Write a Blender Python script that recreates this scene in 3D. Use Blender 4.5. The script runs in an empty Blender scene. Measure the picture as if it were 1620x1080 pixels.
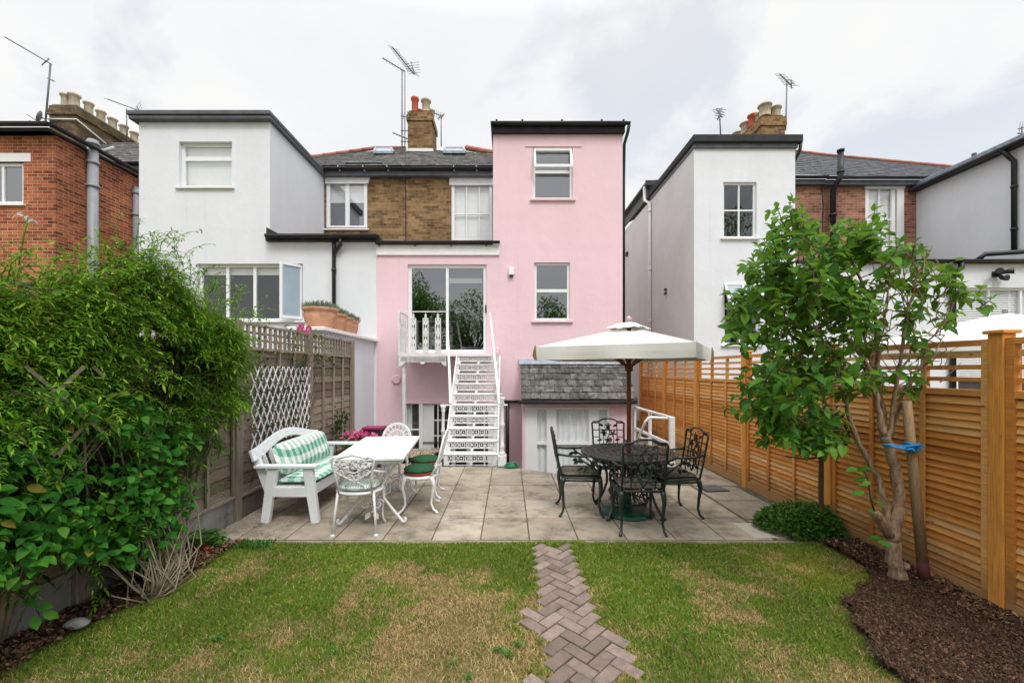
import bpy, math, random
import numpy as np
from mathutils import Vector, Matrix
random.seed(7); rng = np.random.default_rng(7)
R = math.radians
sc = bpy.context.scene
# ---------------- camera ----------------
F = 650.0; HX = 805.0; HY = 585.0; CH = 1.58
cam = bpy.data.cameras.new('camera'); camo = bpy.data.objects.new('camera', cam)
sc.collection.objects.link(camo); sc.camera = camo
camo.location = (0, 0, CH); camo.rotation_euler = (R(90), 0, 0)
cam.sensor_width = 36; cam.lens = 36*F/1620; cam.shift_x = (810-HX)/1620; cam.shift_y = (HY-540)/1620
cam.clip_start = .05; cam.clip_end = 2000
# ---------------- exposure ----------------
sc.view_settings.view_transform = 'Standard'; sc.view_settings.look = 'None'
sc.view_settings.exposure = 0.93; sc.view_settings.gamma = 1
sc.cycles.max_bounces = 8; sc.cycles.transparent_max_bounces = 24; sc.cycles.diffuse_bounces = 3
sc.cycles.sample_clamp_indirect = 6
try: sc.cycles.use_denoising = True
except Exception: pass
# ---------------- world ----------------
SUN_AZ = R(157); SUN_EL = R(52)
w = bpy.data.worlds.new('World'); sc.world = w; w.use_nodes = True
nt = w.node_tree; nt.nodes.clear()
def N(t, **k):
    n = nt.nodes.new(t)
    for a, b in k.items(): setattr(n, a, b)
    return n
def wl(a, b): nt.links.new(a, b)
wo = N('ShaderNodeOutputWorld'); bg = N('ShaderNodeBackground'); bg.inputs['Strength'].default_value = .1
sky = N('ShaderNodeTexSky', sky_type='NISHITA', sun_disc=False, sun_elevation=SUN_EL, sun_rotation=SUN_AZ)
sky.air_density = 1.0; sky.dust_density = 2.5
tc = N('ShaderNodeTexCoord'); sep = N('ShaderNodeSeparateXYZ'); wl(tc.outputs['Generated'], sep.inputs[0])
add = N('ShaderNodeMath', operation='ADD'); add.inputs[1].default_value = .28; wl(sep.outputs['Z'], add.inputs[0])
mx = N('ShaderNodeMath', operation='MAXIMUM'); mx.inputs[1].default_value = .12; wl(add.outputs[0], mx.inputs[0])
dx = N('ShaderNodeMath', operation='DIVIDE'); wl(sep.outputs['X'], dx.inputs[0]); wl(mx.outputs[0], dx.inputs[1])
dy = N('ShaderNodeMath', operation='DIVIDE'); wl(sep.outputs['Y'], dy.inputs[0]); wl(mx.outputs[0], dy.inputs[1])
cb = N('ShaderNodeCombineXYZ'); wl(dx.outputs[0], cb.inputs[0]); wl(dy.outputs[0], cb.inputs[1]); cb.inputs[2].default_value = 3.7
n1 = N('ShaderNodeTexNoise'); n1.inputs['Scale'].default_value = 1.9; n1.inputs['Detail'].default_value = 9
n1.inputs['Roughness'].default_value = .56; n1.inputs['Distortion'].default_value = .25; wl(cb.outputs[0], n1.inputs['Vector'])
# clouds thin out towards the right (+X)
bx_ = N('ShaderNodeMath', operation='MULTIPLY_ADD'); bx_.inputs[1].default_value = -.17; bx_.inputs[2].default_value = .03
wl(dx.outputs[0], bx_.inputs[0])
sm = N('ShaderNodeMath', operation='ADD'); wl(n1.outputs['Fac'], sm.inputs[0]); wl(bx_.outputs[0], sm.inputs[1])
cov = N('ShaderNodeValToRGB'); cov.color_ramp.elements[0].position = .40; cov.color_ramp.elements[1].position = .50
cov.color_ramp.elements[0].color = (.76, .76, .76, 1); cov.color_ramp.elements[1].color = (1, 1, 1, 1); wl(sm.outputs[0], cov.inputs[0])
n2 = N('ShaderNodeTexNoise'); n2.inputs['Scale'].default_value = 2.1; n2.inputs['Detail'].default_value = 6; wl(cb.outputs[0], n2.inputs['Vector'])
shade = N('ShaderNodeValToRGB'); shade.color_ramp.elements[0].position = .38; shade.color_ramp.elements[1].position = .56
shade.color_ramp.elements[0].color = (4.62, 4.70, 4.85, 1); shade.color_ramp.elements[1].color = (4.95, 4.95, 4.93, 1); wl(n2.outputs['Fac'], shade.inputs[0])
mixc = N('ShaderNodeMix', data_type='RGBA'); wl(cov.outputs[0], mixc.inputs[0]); wl(sky.outputs[0], mixc.inputs[6]); wl(shade.outputs[0], mixc.inputs[7])
# the cloud deck is brighter overhead and on the sun's side
vd = N('ShaderNodeVectorMath', operation='DOT_PRODUCT'); wl(tc.outputs['Generated'], vd.inputs[0])
vd.inputs[1].default_value = (.0, -.12, .99)
mr = N('ShaderNodeMapRange'); mr.inputs[1].default_value = .55; mr.inputs[2].default_value = 1.0; mr.inputs[3].default_value = 1.02; mr.inputs[4].default_value = 3.3
wl(vd.outputs['Value'], mr.inputs[0])
ml = N('ShaderNodeVectorMath', operation='SCALE'); wl(mixc.outputs[2], ml.inputs[0]); wl(mr.outputs[0], ml.inputs['Scale'])
wl(ml.outputs[0], bg.inputs['Color']); wl(bg.outputs[0], wo.inputs[0])
# ---------------- sun ----------------
sl = bpy.data.lights.new('sun', 'SUN'); sl.energy = 0.8; sl.angle = R(18); sl.color = (1, .96, .91)
so = bpy.data.objects.new('sun', sl); sc.collection.objects.link(so)
sd = Vector((math.sin(SUN_AZ)*math.cos(SUN_EL), math.cos(SUN_AZ)*math.cos(SUN_EL), math.sin(SUN_EL)))
so.rotation_euler = sd.to_track_quat('Z', 'Y').to_euler(); so.location = sd*60

# ================= helpers =================
col = sc.collection
def PX(px, Y): return (px-HX)*Y/F
def PZ(py, Y): return CH+(HY-py)*Y/F
def tag(o, label=None, cat=None, group=None, kind=None):
    if label: o['label'] = label
    if cat: o['category'] = cat
    if group: o['group'] = group
    if kind: o['kind'] = kind
    return o
def thing(name, loc, label, cat, group=None, rz=0):
    o = bpy.data.objects.new(name, None); col.objects.link(o); o.empty_display_size = .1
    o.location = loc; o.rotation_euler = (0, 0, rz); tag(o, label, cat, group)
    return o
def rootloc(o):
    v = Vector((0, 0, 0))
    while o is not None:
        v = v+Vector(o.location); o = o.parent
    return v
def copy_tree(o, parent=None):
    c = o.copy(); col.objects.link(c)
    if parent is not None: c.parent = parent
    for ch in [x for x in bpy.data.objects if x.parent == o]: copy_tree(ch, c)
    return c
def mesh_np(name, V, Fq=None, Ft=None):
    me = bpy.data.meshes.new(name); V = np.asarray(V, dtype=np.float32)
    me.vertices.add(len(V)); me.vertices.foreach_set('co', V.ravel())
    loops = []; starts = []; n = 0
    if Fq is not None and len(Fq):
        Fq = np.asarray(Fq, dtype=np.int32); loops.append(Fq.ravel()); starts.append(np.arange(len(Fq), dtype=np.int32)*4); n += len(Fq)*4
    if Ft is not None and len(Ft):
        Ft = np.asarray(Ft, dtype=np.int32); loops.append(Ft.ravel()); starts.append(n+np.arange(len(Ft), dtype=np.int32)*3)
    loops = np.concatenate(loops); starts = np.concatenate(starts)
    me.loops.add(len(loops)); me.loops.foreach_set('vertex_index', loops)
    me.polygons.add(len(starts)); me.polygons.foreach_set('loop_start', starts)
    me.update(calc_edges=True)
    return me
class MB:
    def __init__(s): s.v = []; s.f = []; s.sm = []
    def add(s, vs, fs, smooth=False):
        b = len(s.v); s.v += [tuple(v) for v in vs]
        for f in fs: s.f.append(tuple(b+i for i in f)); s.sm.append(smooth)
        return s
    def quad(s, a, b, c, d): return s.add([a, b, c, d], [(0, 1, 2, 3)])
    def box(s, x0, x1, y0, y1, z0, z1):
        if x0 > x1: x0, x1 = x1, x0
        if y0 > y1: y0, y1 = y1, y0
        if z0 > z1: z0, z1 = z1, z0
        return s.add([(x0,y0,z0),(x1,y0,z0),(x1,y1,z0),(x0,y1,z0),(x0,y0,z1),(x1,y0,z1),(x1,y1,z1),(x0,y1,z1)],
              [(0,3,2,1),(4,5,6,7),(0,1,5,4),(1,2,6,5),(2,3,7,6),(3,0,4,7)])
    def beam(s, p, q, w, h, up=(0,0,1), w2=None, h2=None):
        p = Vector(p); q = Vector(q); d = (q-p).normalized(); u = Vector(up)
        if abs(d.dot(u)) > .98: u = Vector((1, 0, 0)) if abs(d.x) < .9 else Vector((0, 1, 0))
        a = d.cross(u).normalized(); b = a.cross(d).normalized(); w2 = w if w2 is None else w2; h2 = h if h2 is None else h2
        vs = []
        for c, ww, hh in ((p, w, h), (q, w2, h2)):
            for sx, sy in ((-1,-1),(1,-1),(1,1),(-1,1)): vs.append(c+a*(sx*ww/2)+b*(sy*hh/2))
        return s.add(vs, [(0,1,2,3),(7,6,5,4),(0,4,5,1),(1,5,6,2),(2,6,7,3),(3,7,4,0)])
    def tube(s, pts, r, seg=6, caps=True, closed=False):
        pts = [Vector(p) for p in pts]; n = len(pts)
        rs = r if isinstance(r, (list, tuple)) else [r]*n
        b = len(s.v); prev = None
        for i, p in enumerate(pts):
            if closed: d = pts[(i+1) % n]-pts[i-1]
            else: d = pts[min(i+1, n-1)]-pts[max(i-1, 0)]
            d = d.normalized() if d.length > 1e-9 else Vector((0, 0, 1))
            if prev is None:
                u = Vector((0, 0, 1)) if abs(d.z) < .9 else Vector((1, 0, 0)); a = d.cross(u).normalized()
            else:
                a = (prev-d*prev.dot(d)); a = a.normalized() if a.length > 1e-6 else d.orthogonal().normalized()
            prev = a; c = d.cross(a)
            for k in range(seg):
                t = 2*math.pi*k/seg; s.v.append(tuple(p+(a*math.cos(t)+c*math.sin(t))*rs[i]))
        for i in range(n if closed else n-1):
            j = (i+1) % n
            for k in range(seg):
                k2 = (k+1) % seg; s.f.append((b+i*seg+k, b+i*seg+k2, b+j*seg+k2, b+j*seg+k)); s.sm.append(True)
        if caps and not closed:
            s.f.append(tuple(b+k for k in range(seg))[::-1]); s.sm.append(False)
            s.f.append(tuple(b+(n-1)*seg+k for k in range(seg))); s.sm.append(False)
        return s
    def lathe(s, prof, c=(0,0,0), seg=20, sy=1.0):
        b = len(s.v); n = len(prof)
        for r, z in prof:
            for k in range(seg):
                t = 2*math.pi*k/seg; s.v.append((c[0]+r*math.cos(t), c[1]+r*sy*math.sin(t), c[2]+z))
        for i in range(n-1):
            for k in range(seg):
                k2 = (k+1) % seg; s.f.append((b+i*seg+k, b+i*seg+k2, b+(i+1)*seg+k2, b+(i+1)*seg+k)); s.sm.append(True)
        s.f.append(tuple(b+k for k in range(seg))[::-1]); s.sm.append(False)
        s.f.append(tuple(b+(n-1)*seg+k for k in range(seg))); s.sm.append(False)
        return s
    def plate(s, pts, nrm, t):   # extruded polygon
        n = len(pts); d = Vector(nrm).normalized()*t/2; pts = [Vector(p) for p in pts]
        vs = [p-d for p in pts]+[p+d for p in pts]
        fs = [tuple(range(n))[::-1], tuple(range(n, 2*n))]+[(i, (i+1) % n, n+(i+1) % n, n+i) for i in range(n)]
        return s.add(vs, fs)
    def build(s, name, mat, parent=None, bevel=0, label=None, cat=None, group=None, kind=None, origin=None):
        V = np.array(s.v, dtype=np.float64)
        if parent is not None: off = np.array(rootloc(parent))
        elif origin is not None: off = np.array(origin)
        else: off = np.array([(V[:,0].min()+V[:,0].max())/2, (V[:,1].min()+V[:,1].max())/2, V[:,2].min()])
        me = bpy.data.meshes.new(name); me.from_pydata((V-off).tolist(), [], s.f)
        me.polygons.foreach_set('use_smooth', s.sm); me.update()
        o = bpy.data.objects.new(name, me); col.objects.link(o); me.materials.append(mat)
        if parent is not None: o.parent = parent
        else: o.location = off
        if bevel:
            m = o.modifiers.new('bevel', 'BEVEL'); m.width = bevel; m.segments = 2; m.limit_method = 'ANGLE'
        return tag(o, label, cat, group, kind)
def obj_np(name, V, Fq, Ft, mat, parent=None, smooth=False, attr=None, **k):
    V = np.asarray(V, dtype=np.float64)
    off = np.array(rootloc(parent)) if parent is not None else np.array([(V[:,0].min()+V[:,0].max())/2, (V[:,1].min()+V[:,1].max())/2, V[:,2].min()])
    me = mesh_np(name, V-off, Fq, Ft); me.materials.append(mat)
    if smooth: me.polygons.foreach_set('use_smooth', [True]*len(me.polygons))
    if attr is not None:
        a = me.color_attributes.new('tone', 'FLOAT_COLOR', 'POINT'); c = np.ones((len(V), 4), dtype=np.float32); c[:, :3] = attr[:, :3] if attr.ndim == 2 else attr[:, None]
        a.data.foreach_set('color', c.ravel())
    o = bpy.data.objects.new(name, me); col.objects.link(o)
    if parent is not None: o.parent = parent
    else: o.location = off
    return tag(o, **k)
# perforated cast plates: solid(u,v) on a fine grid, extruded. o + u*U + v*W, thickness along T
def lace(fn, u0, u1, v0, v1, cell, o, U, W, T, mb=None):
    nu = max(1, round((u1-u0)/cell)); nv = max(1, round((v1-v0)/cell))
    uu = u0+(np.arange(nu)+.5)*(u1-u0)/nu; vv = v0+(np.arange(nv)+.5)*(v1-v0)/nv
    g = fn(uu[:, None]+0*vv[None], vv[None]+0*uu[:, None]).astype(bool)
    mb = mb or MB(); o = np.array(o, float); U = np.array(U, float); W = np.array(W, float); T = np.array(T, float)
    idx = {}
    def vid(i, j, k):
        key = (i, j, k)
        if key not in idx:
            p = o+U*(u0+i*(u1-u0)/nu)+W*(v0+j*(v1-v0)/nv)+T*(k-.5); idx[key] = len(mb.v); mb.v.append(tuple(p))
        return idx[key]
    def ff(*a): mb.f.append(a); mb.sm.append(False)
    G = np.zeros((nu+2, nv+2), bool); G[1:-1, 1:-1] = g
    for i in range(nu):
        j = 0
        while j < nv:
            if g[i, j]:
                ff(vid(i,j,0), vid(i+1,j,0), vid(i+1,j+1,0), vid(i,j+1,0)); ff(vid(i,j,1), vid(i,j+1,1), vid(i+1,j+1,1), vid(i+1,j,1))
                if not G[i, j+1]: ff(vid(i,j,0), vid(i,j+1,0), vid(i,j+1,1), vid(i,j,1))
                if not G[i+2, j+1]: ff(vid(i+1,j,0), vid(i+1,j,1), vid(i+1,j+1,1), vid(i+1,j+1,0))
                if not G[i+1, j]: ff(vid(i,j,0), vid(i,j,1), vid(i+1,j,1), vid(i+1,j,0))
                if not G[i+1, j+2]: ff(vid(i,j+1,0), vid(i+1,j+1,0), vid(i+1,j+1,1), vid(i,j+1,1))
            j += 1
    return mb
def vnoise(x, y, s=1.0, seed=0):
    r = np.random.default_rng(seed); G = r.random((64, 64))
    x = np.asarray(x)*s+1000; y = np.asarray(y)*s+1000
    xi = np.floor(x).astype(int); yi = np.floor(y).astype(int); fx = x-xi; fy = y-yi; fx = fx*fx*(3-2*fx); fy = fy*fy*(3-2*fy)
    g = lambda a, b: G[a % 64, b % 64]
    return (g(xi,yi)*(1-fx)+g(xi+1,yi)*fx)*(1-fy)+(g(xi,yi+1)*(1-fx)+g(xi+1,yi+1)*fx)*fy
def fbm(x, y, s=1.0, seed=0): return .5*vnoise(x,y,s,seed)+.3*vnoise(x,y,s*2.1,seed+1)+.2*vnoise(x,y,s*4.3,seed+2)

# ================= materials =================
class M:
    def __init__(s, name, rough=.7, spec=.3):
        s.m = bpy.data.materials.new(name); s.m.use_nodes = True; s.t = s.m.node_tree; s.t.nodes.clear()
        s.o = s.n('ShaderNodeOutputMaterial'); s.b = s.n('ShaderNodeBsdfPrincipled'); s.l(s.b.outputs[0], s.o.inputs[0])
        s.b.inputs['Roughness'].default_value = rough; s.b.inputs['Specular IOR Level'].default_value = spec
        s.tc = s.n('ShaderNodeTexCoord')
    def n(s, t, **k):
        n = s.t.nodes.new(t)
        for a, b in k.items(): setattr(n, a, b)
        return n
    def l(s, a, b): s.t.links.new(a, b)
    def noise(s, scale, detail=4, rough=.55, vec=None, stretch=None):
        n = s.n('ShaderNodeTexNoise'); n.inputs['Scale'].default_value = scale; n.inputs['Detail'].default_value = detail; n.inputs['Roughness'].default_value = rough
        v = vec or s.tc.outputs['Object']
        if stretch:
            mp = s.n('ShaderNodeMapping'); mp.inputs['Scale'].default_value = stretch; s.l(v, mp.inputs[0]); v = mp.outputs[0]
        s.l(v, n.inputs['Vector']); return n.outputs['Fac']
    def ramp(s, fac, stops):
        r = s.n('ShaderNodeValToRGB'); e = r.color_ramp.elements
        while len(e) < len(stops): e.new(.5)
        for i, (p, c) in enumerate(stops): e[i].position = p; e[i].color = (*c, 1) if len(c) == 3 else c
        s.l(fac, r.inputs[0]); return r.outputs[0]
    def mix(s, fac, a, b, mode='MIX'):
        m = s.n('ShaderNodeMix', data_type='RGBA', blend_type=mode)
        for sock, v in ((m.inputs[0], fac), (m.inputs[6], a), (m.inputs[7], b)):
            if isinstance(v, (int, float)): sock.default_value = v
            elif isinstance(v, tuple): sock.default_value = (*v, 1)
            else: s.l(v, sock)
        return m.outputs[2]
    def math(s, op, a, b=0.0, c=None):
        m = s.n('ShaderNodeMath', operation=op)
        for sock, v in zip(m.inputs, (a, b, c)):
            if v is None: continue
            if isinstance(v, (int, float)): sock.default_value = v
            else: s.l(v, sock)
        return m.outputs[0]
    def color(s, c):
        if isinstance(c, tuple): s.b.inputs['Base Color'].default_value = (*c, 1)
        else: s.l(c, s.b.inputs['Base Color'])
        return s
    def bump(s, h, strength=.3, dist=.01):
        b = s.n('ShaderNodeBump'); b.inputs['Strength'].default_value = strength; b.inputs['Distance'].default_value = dist
        s.l(h, b.inputs['Height']); s.l(b.outputs[0], s.b.inputs['Normal']); return s
def render_mat(name, c, rough=.85, streak=.035):
    m = M(name, rough, .2)
    a = m.noise(1.1, 6, .6); st = m.noise(1.6, 5, .6, stretch=(2.2, 2.2, .22)); f = m.noise(45, 3)
    d = tuple(x*(1-streak*2.0) for x in c)
    drip = m.ramp(m.noise(1.0, 4, .6, stretch=(7, 7, .35)), [(.60, (1, 1, 1)), (.72, (.95, .947, .94))]); pt = m.n('ShaderNodeTexVoronoi'); pt.inputs['Scale'].default_value = .55; m.l(m.tc.outputs['Object'], pt.inputs['Vector']); patch = m.ramp(pt.outputs['Color'], [(.2, (.965, .965, .965)), (.8, (1, 1, 1))])
    k = m.ramp(m.math('MULTIPLY_ADD', st, .25, m.math('MULTIPLY', a, .75)), [(.33, d), (.56, c)])
    m.color(m.mix(1.0, m.mix(1.0, m.mix(.25, k, m.mix(f, tuple(x*.93 for x in c), c)), drip, 'MULTIPLY'), patch, 'MULTIPLY'))
    m.bump(m.math('MULTIPLY_ADD', f, .3, m.noise(5, 5, .6)), .35, .02); return m.m
def simple(name, c, rough=.5, var=.15, scale=6, bump=.0, spec=.4, metal=0, bscale=60, stretch=None):
    m = M(name, rough, spec); f = m.noise(scale, 5, .6, stretch=stretch)
    m.color(m.ramp(f, [(.3, tuple(x*(1-var) for x in c)), (.7, tuple(min(1, x*(1+var*.6)) for x in c))]))
    m.b.inputs['Metallic'].default_value = metal
    if bump: m.bump(m.noise(bscale, 4, stretch=stretch), bump, .004)
    return m.m
def brick_mat(name, c1, c2, mortar, dark=.35, bw=.225):
    m = M(name, .9, .15); sp = m.n('ShaderNodeSeparateXYZ'); m.l(m.tc.outputs['Object'], sp.inputs[0])
    u = m.math('ADD', sp.outputs[0], sp.outputs[1]); cbn = m.n('ShaderNodeCombineXYZ'); m.l(u, cbn.inputs[0]); m.l(sp.outputs[2], cbn.inputs[1])
    br = m.n('ShaderNodeTexBrick', offset=.5); m.l(cbn.outputs[0], br.inputs['Vector'])
    for k_, v in (('Scale', 1), ('Mortar Size', .006), ('Mortar Smooth', .2), ('Bias', 0), ('Brick Width', bw), ('Row Height', .075)): br.inputs[k_].default_value = v
    br.inputs['Color1'].default_value = (0, 0, 0, 1); br.inputs['Color2'].default_value = (1, 1, 1, 1); br.inputs['Mortar'].default_value = (.5, .5, .5, 1)
    base = m.ramp(br.outputs['Color'], [(0, tuple(x*dark for x in c1)), (.16, c1), (.55, c2), (.9, tuple(min(1, x*1.35) for x in c2)), (1, tuple(x*.6 for x in c1))])
    base = m.mix(.45, base, m.ramp(m.noise(9, 5, .65), [(.3, tuple(x*.55 for x in c1)), (.7, tuple(min(1, x*1.25) for x in c2))]))
    mor = m.mix(m.noise(3, 5), tuple(x*.6 for x in mortar), mortar)
    fin = m.mix(br.outputs['Fac'], base, mor)
    st = m.ramp(m.noise(.8, 5, .6), [(.35, (.62, .60, .58)), (.6, (1, 1, 1))])
    m.color(m.mix(1.0, fin, st, 'MULTIPLY'))
    m.bump(m.math('MULTIPLY_ADD', m.noise(70, 3), .3, m.math('SUBTRACT', 1, br.outputs['Fac'])), .6, .008); return m.m
def island_mat(name, stops, rough=.8, nscale=8, nvar=.35, bump=.3, spec=.2, bscale=80, stain=None):
    m = M(name, rough, spec); g = m.n('ShaderNodeNewGeometry'); c = m.ramp(g.outputs['Random Per Island'], stops)
    f = m.ramp(m.noise(nscale, 7, .68), [(.28, (1-nvar,)*3), (.68, (1+nvar*.25,)*3)]); c = m.mix(1.0, c, f, 'MULTIPLY')
    if stain: c = m.mix(m.ramp(m.noise(stain[1], 6, .7), [(stain[2], (0, 0, 0)), (stain[3], (1, 1, 1))]), c, stain[0])
    m.color(c)
    if bump: m.bump(m.noise(bscale, 4, .6), bump, .006)
    return m.m
def leaf_mat(name, stops, rough=.5, trans=.3, spec=.4, tcol=(.25, .42, .05)):
    m = M(name, rough, spec); g = m.n('ShaderNodeNewGeometry'); c = m.ramp(g.outputs['Random Per Island'], stops)
    c = m.mix(m.math('MULTIPLY', m.noise(2.2, 3), .3), c, tuple(x*.55 for x in stops[0][1])); m.color(c)
    t = m.n('ShaderNodeBsdfTranslucent'); mxs = m.n('ShaderNodeMixShader'); mxs.inputs[0].default_value = trans
    m.l(m.mix(.55, c, tcol), t.inputs[0]); m.l(m.b.outputs[0], mxs.inputs[1]); m.l(t.outputs[0], mxs.inputs[2]); m.l(mxs.outputs[0], m.o.inputs[0]); return m.m
def glass_mat(name, refl=.16, tint=(.96, .97, .97)):
    m = M(name); tr = m.n('ShaderNodeBsdfTransparent'); tr.inputs[0].default_value = (*tint, 1)
    gl = m.n('ShaderNodeBsdfGlossy'); gl.inputs['Roughness'].default_value = .015; gl.inputs[0].default_value = (.95, .97, 1, 1)
    bn = m.n('ShaderNodeBump'); bn.inputs['Strength'].default_value = .02; bn.inputs['Distance'].default_value = .02; m.l(m.noise(1.7, 2), bn.inputs['Height']); m.l(bn.outputs[0], gl.inputs['Normal'])
    fr = m.n('ShaderNodeLayerWeight'); fr.inputs[0].default_value = .5; f = m.math('MINIMUM', m.math('MULTIPLY_ADD', m.math('POWER', fr.outputs['Facing'], 5.0), .9, refl+.04), 1.0)
    ms = m.n('ShaderNodeMixShader'); m.l(f, ms.inputs[0]); m.l(tr.outputs[0], ms.inputs[1]); m.l(gl.outputs[0], ms.inputs[2]); m.l(ms.outputs[0], m.o.inputs[0]); return m.m
def wood_mat(name, stops, rough=.6, grain=(1, 1, 1), bump=.25, knots=True, splash=False):
    m = M(name, rough, .3); g = m.n('ShaderNodeNewGeometry'); c = m.ramp(g.outputs['Random Per Island'], stops)
    gr = m.noise(14, 6, .65, stretch=grain); c = m.mix(1.0, c, m.ramp(gr, [(.3, (.62, .58, .55)), (.6, (1.06, 1.04, 1.0))]), 'MULTIPLY')
    if knots:
        v = m.n('ShaderNodeTexVoronoi'); mp = m.n('ShaderNodeMapping'); mp.inputs['Scale'].default_value = tuple(2.2 if x < 1 else 5 for x in grain)
        m.l(m.tc.outputs['Object'], mp.inputs[0]); m.l(mp.outputs[0], v.inputs['Vector']); v.inputs['Scale'].default_value = 1.6
        c = m.mix(m.ramp(v.outputs['Distance'], [(.045, (.75,)*3), (.09, (0, 0, 0))]), c, tuple(x*.35 for x in stops[0][1]))
    if splash:
        sp = m.n('ShaderNodeSeparateXYZ'); m.l(m.tc.outputs['Object'], sp.inputs[0]); k = m.math('SUBTRACT', m.math('MULTIPLY_ADD', m.noise(7, 5, .7), .5, .12), sp.outputs[2]); c = m.mix(m.ramp(k, [(.0, (0, 0, 0)), (.22, (.6, .6, .6))]), c, (.16, .10, .055))
    m.color(c); m.bump(gr, bump, .004); return m.m
def gingham(name, ca, cw, size, axes):
    m = M(name, .9, .1); sp = m.n('ShaderNodeSeparateXYZ'); m.l(m.tc.outputs['Object'], sp.inputs[0])
    def stripe(vec):
        d = m.n('ShaderNodeVectorMath', operation='DOT_PRODUCT'); m.l(m.tc.outputs['Object'], d.inputs[0]); d.inputs[1].default_value = vec
        t = m.math('MODULO', m.math('ADD', m.math('DIVIDE', d.outputs['Value'], size), 100.0), 2.0); return m.math('GREATER_THAN', t, 1.0)
    sa = m.math('MULTIPLY', m.math('ADD', stripe(axes[0]), stripe(axes[1])), .5)
    mid = tuple((a+b)/2 for a, b in zip(ca, cw)); m.color(m.ramp(sa, [(0, cw), (.5, mid), (1, ca)]))
    m.bump(m.noise(12, 4), .5, .02); return m.m

MT = {}
MT['white_render'] = render_mat('white_render', (.755, .775, .815))
MT['white_render_old'] = render_mat('white_render_old', (.72, .755, .735), streak=.06)
MT['pink_render'] = render_mat('pink_render', (.83, .60, .65), streak=.03)
MT['white_paint'] = simple('white_gloss_paint', (.80, .80, .79), .35, .05)
MT['white_upvc'] = simple('white_window_frame', (.82, .83, .84), .3, .03)
MT['stock_brick'] = brick_mat('yellow_stock_brick', (.14, .078, .034), (.34, .21, .095), (.30, .25, .18))
MT['chim_brick'] = brick_mat('sooty_stock_brick', (.10, .07, .042), (.20, .14, .075), (.15, .13, .10))
MT['red_brick'] = brick_mat('orange_red_brick', (.24, .06, .026), (.50, .16, .07), (.66, .50, .38))
MT['pale_red_brick'] = brick_mat('pale_red_brick', (.26, .10, .065), (.46, .21, .14), (.52, .42, .34))
MT['slate'] = island_mat('weathered_slate', [(0, (.055, .055, .055)), (.5, (.10, .098, .09)), (1, (.16, .15, .14))], .75, 5, .5, stain=((.22, .20, .13), 7, .56, .72))
MT['slate_lean'] = island_mat('grey_stone_slate', [(0, (.10, .10, .095)), (.5, (.16, .155, .14)), (.97, (.22, .205, .19)), (1, (.36, .28, .22))], .85, 11, .75, stain=((.035, .033, .03), 6, .50, .66))
MT['dark_slate'] = island_mat('dark_slate', [(0, (.055, .06, .065)), (1, (.10, .105, .11))], .7, 5, .4)
MT['lead'] = simple('grey_lead', (.10, .11, .125), .45, .3, 4, .2)
MT['pale_lead'] = simple('pale_lead_flashing', (.30, .34, .40), .5, .35, 9, .2)
MT['black_plastic'] = simple('black_plastic_gutter', (.018, .018, .020), .4, .3, 4, spec=.4)
MT['felt'] = simple('dark_roofing_felt', (.03, .03, .032), .8, .4, 5, .4)
MT['grey_plastic'] = simple('grey_plastic_pipe', (.30, .31, .33), .45, .12, 5)
MT['steel'] = simple('aerial_aluminium', (.16, .16, .17), .45, .2)
MT['terracotta_red'] = simple('red_clay', (.50, .10, .06), .75, .2, 7, .3)
MT['cream_clay'] = simple('cream_clay', (.50, .42, .30), .8, .35, 7, .3)
MT['ridge_clay'] = simple('pink_ridge_clay', (.42, .17, .12), .8, .25, 9, .3)
MT['terracotta'] = simple('pale_terracotta', (.52, .27, .16), .85, .28, 7, .25)
MT['glass'] = glass_mat('window_glass', .07)
MT['glass_door'] = glass_mat('patio_door_glass', .22, (.62, .64, .62))
MT['glass_bright'] = glass_mat('bright_sky_glass', .26)
MT['frost'] = simple('blue_grey_obscure_glass', (.32, .40, .47), .12, .1, 3, spec=.7)
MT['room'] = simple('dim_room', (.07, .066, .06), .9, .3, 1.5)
MT['curtain'] = simple('white_net_curtain', (.90, .92, .94), .9, .08, 9, .5, stretch=(3, 3, .15), bscale=9)
MT['blind'] = simple('pale_blind', (.84, .85, .82), .8, .05)
MT['fence'] = wood_mat('golden_treated_pine', [(0, (.44, .17, .035)), (.25, (.62, .26, .055)), (.6, (.70, .32, .08)), (.9, (.80, .42, .13)), (1, (.62, .40, .20))], .65, (10, .35, 10), .3, splash=True)
MT['fence_post'] = wood_mat('golden_pine_post', [(0, (.68, .30, .06)), (1, (.76, .36, .085))], .6, (9, 9, .4), .25)
MT['old_fence'] = wood_mat('grey_brown_waney_boards', [(0, (.16, .125, .095)), (.5, (.27, .22, .175)), (1, (.38, .32, .26))], .9, (6, .5, 8), .6)
MT['old_post'] = wood_mat('grey_weathered_timber', [(0, (.24, .205, .165)), (1, (.34, .30, .25))], .9, (8, 8, .4), .5, False)
MT['concrete'] = island_mat('grey_concrete', [(0, (.27, .27, .25)), (1, (.33, .325, .30))], .9, 3, .35, stain=((.12, .115, .09), 4, .52, .75))
MT['brown_concrete'] = island_mat('brown_concrete', [(0, (.17, .145, .115)), (1, (.21, .18, .145))], .9, 3, .4)
MT['green_iron'] = simple('dark_green_cast_iron', (.012, .026, .023), .38, .5, 25, .3, spec=.6)
MT['green_top'] = simple('pitted_green_iron', (.022, .040, .036), .22, .5, 30, 1.0, spec=.8, bscale=70)
MT['base_green'] = simple('bright_green_base', (.012, .085, .050), .4, .4, 10, .3, spec=.5)
MT['white_iron'] = simple('white_cast_iron', (.74, .74, .73), .45, .16, 14, .25)
MT['bench_white'] = simple('white_bench_paint', (.77, .80, .81), .45, .08, 8, .15)
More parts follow.
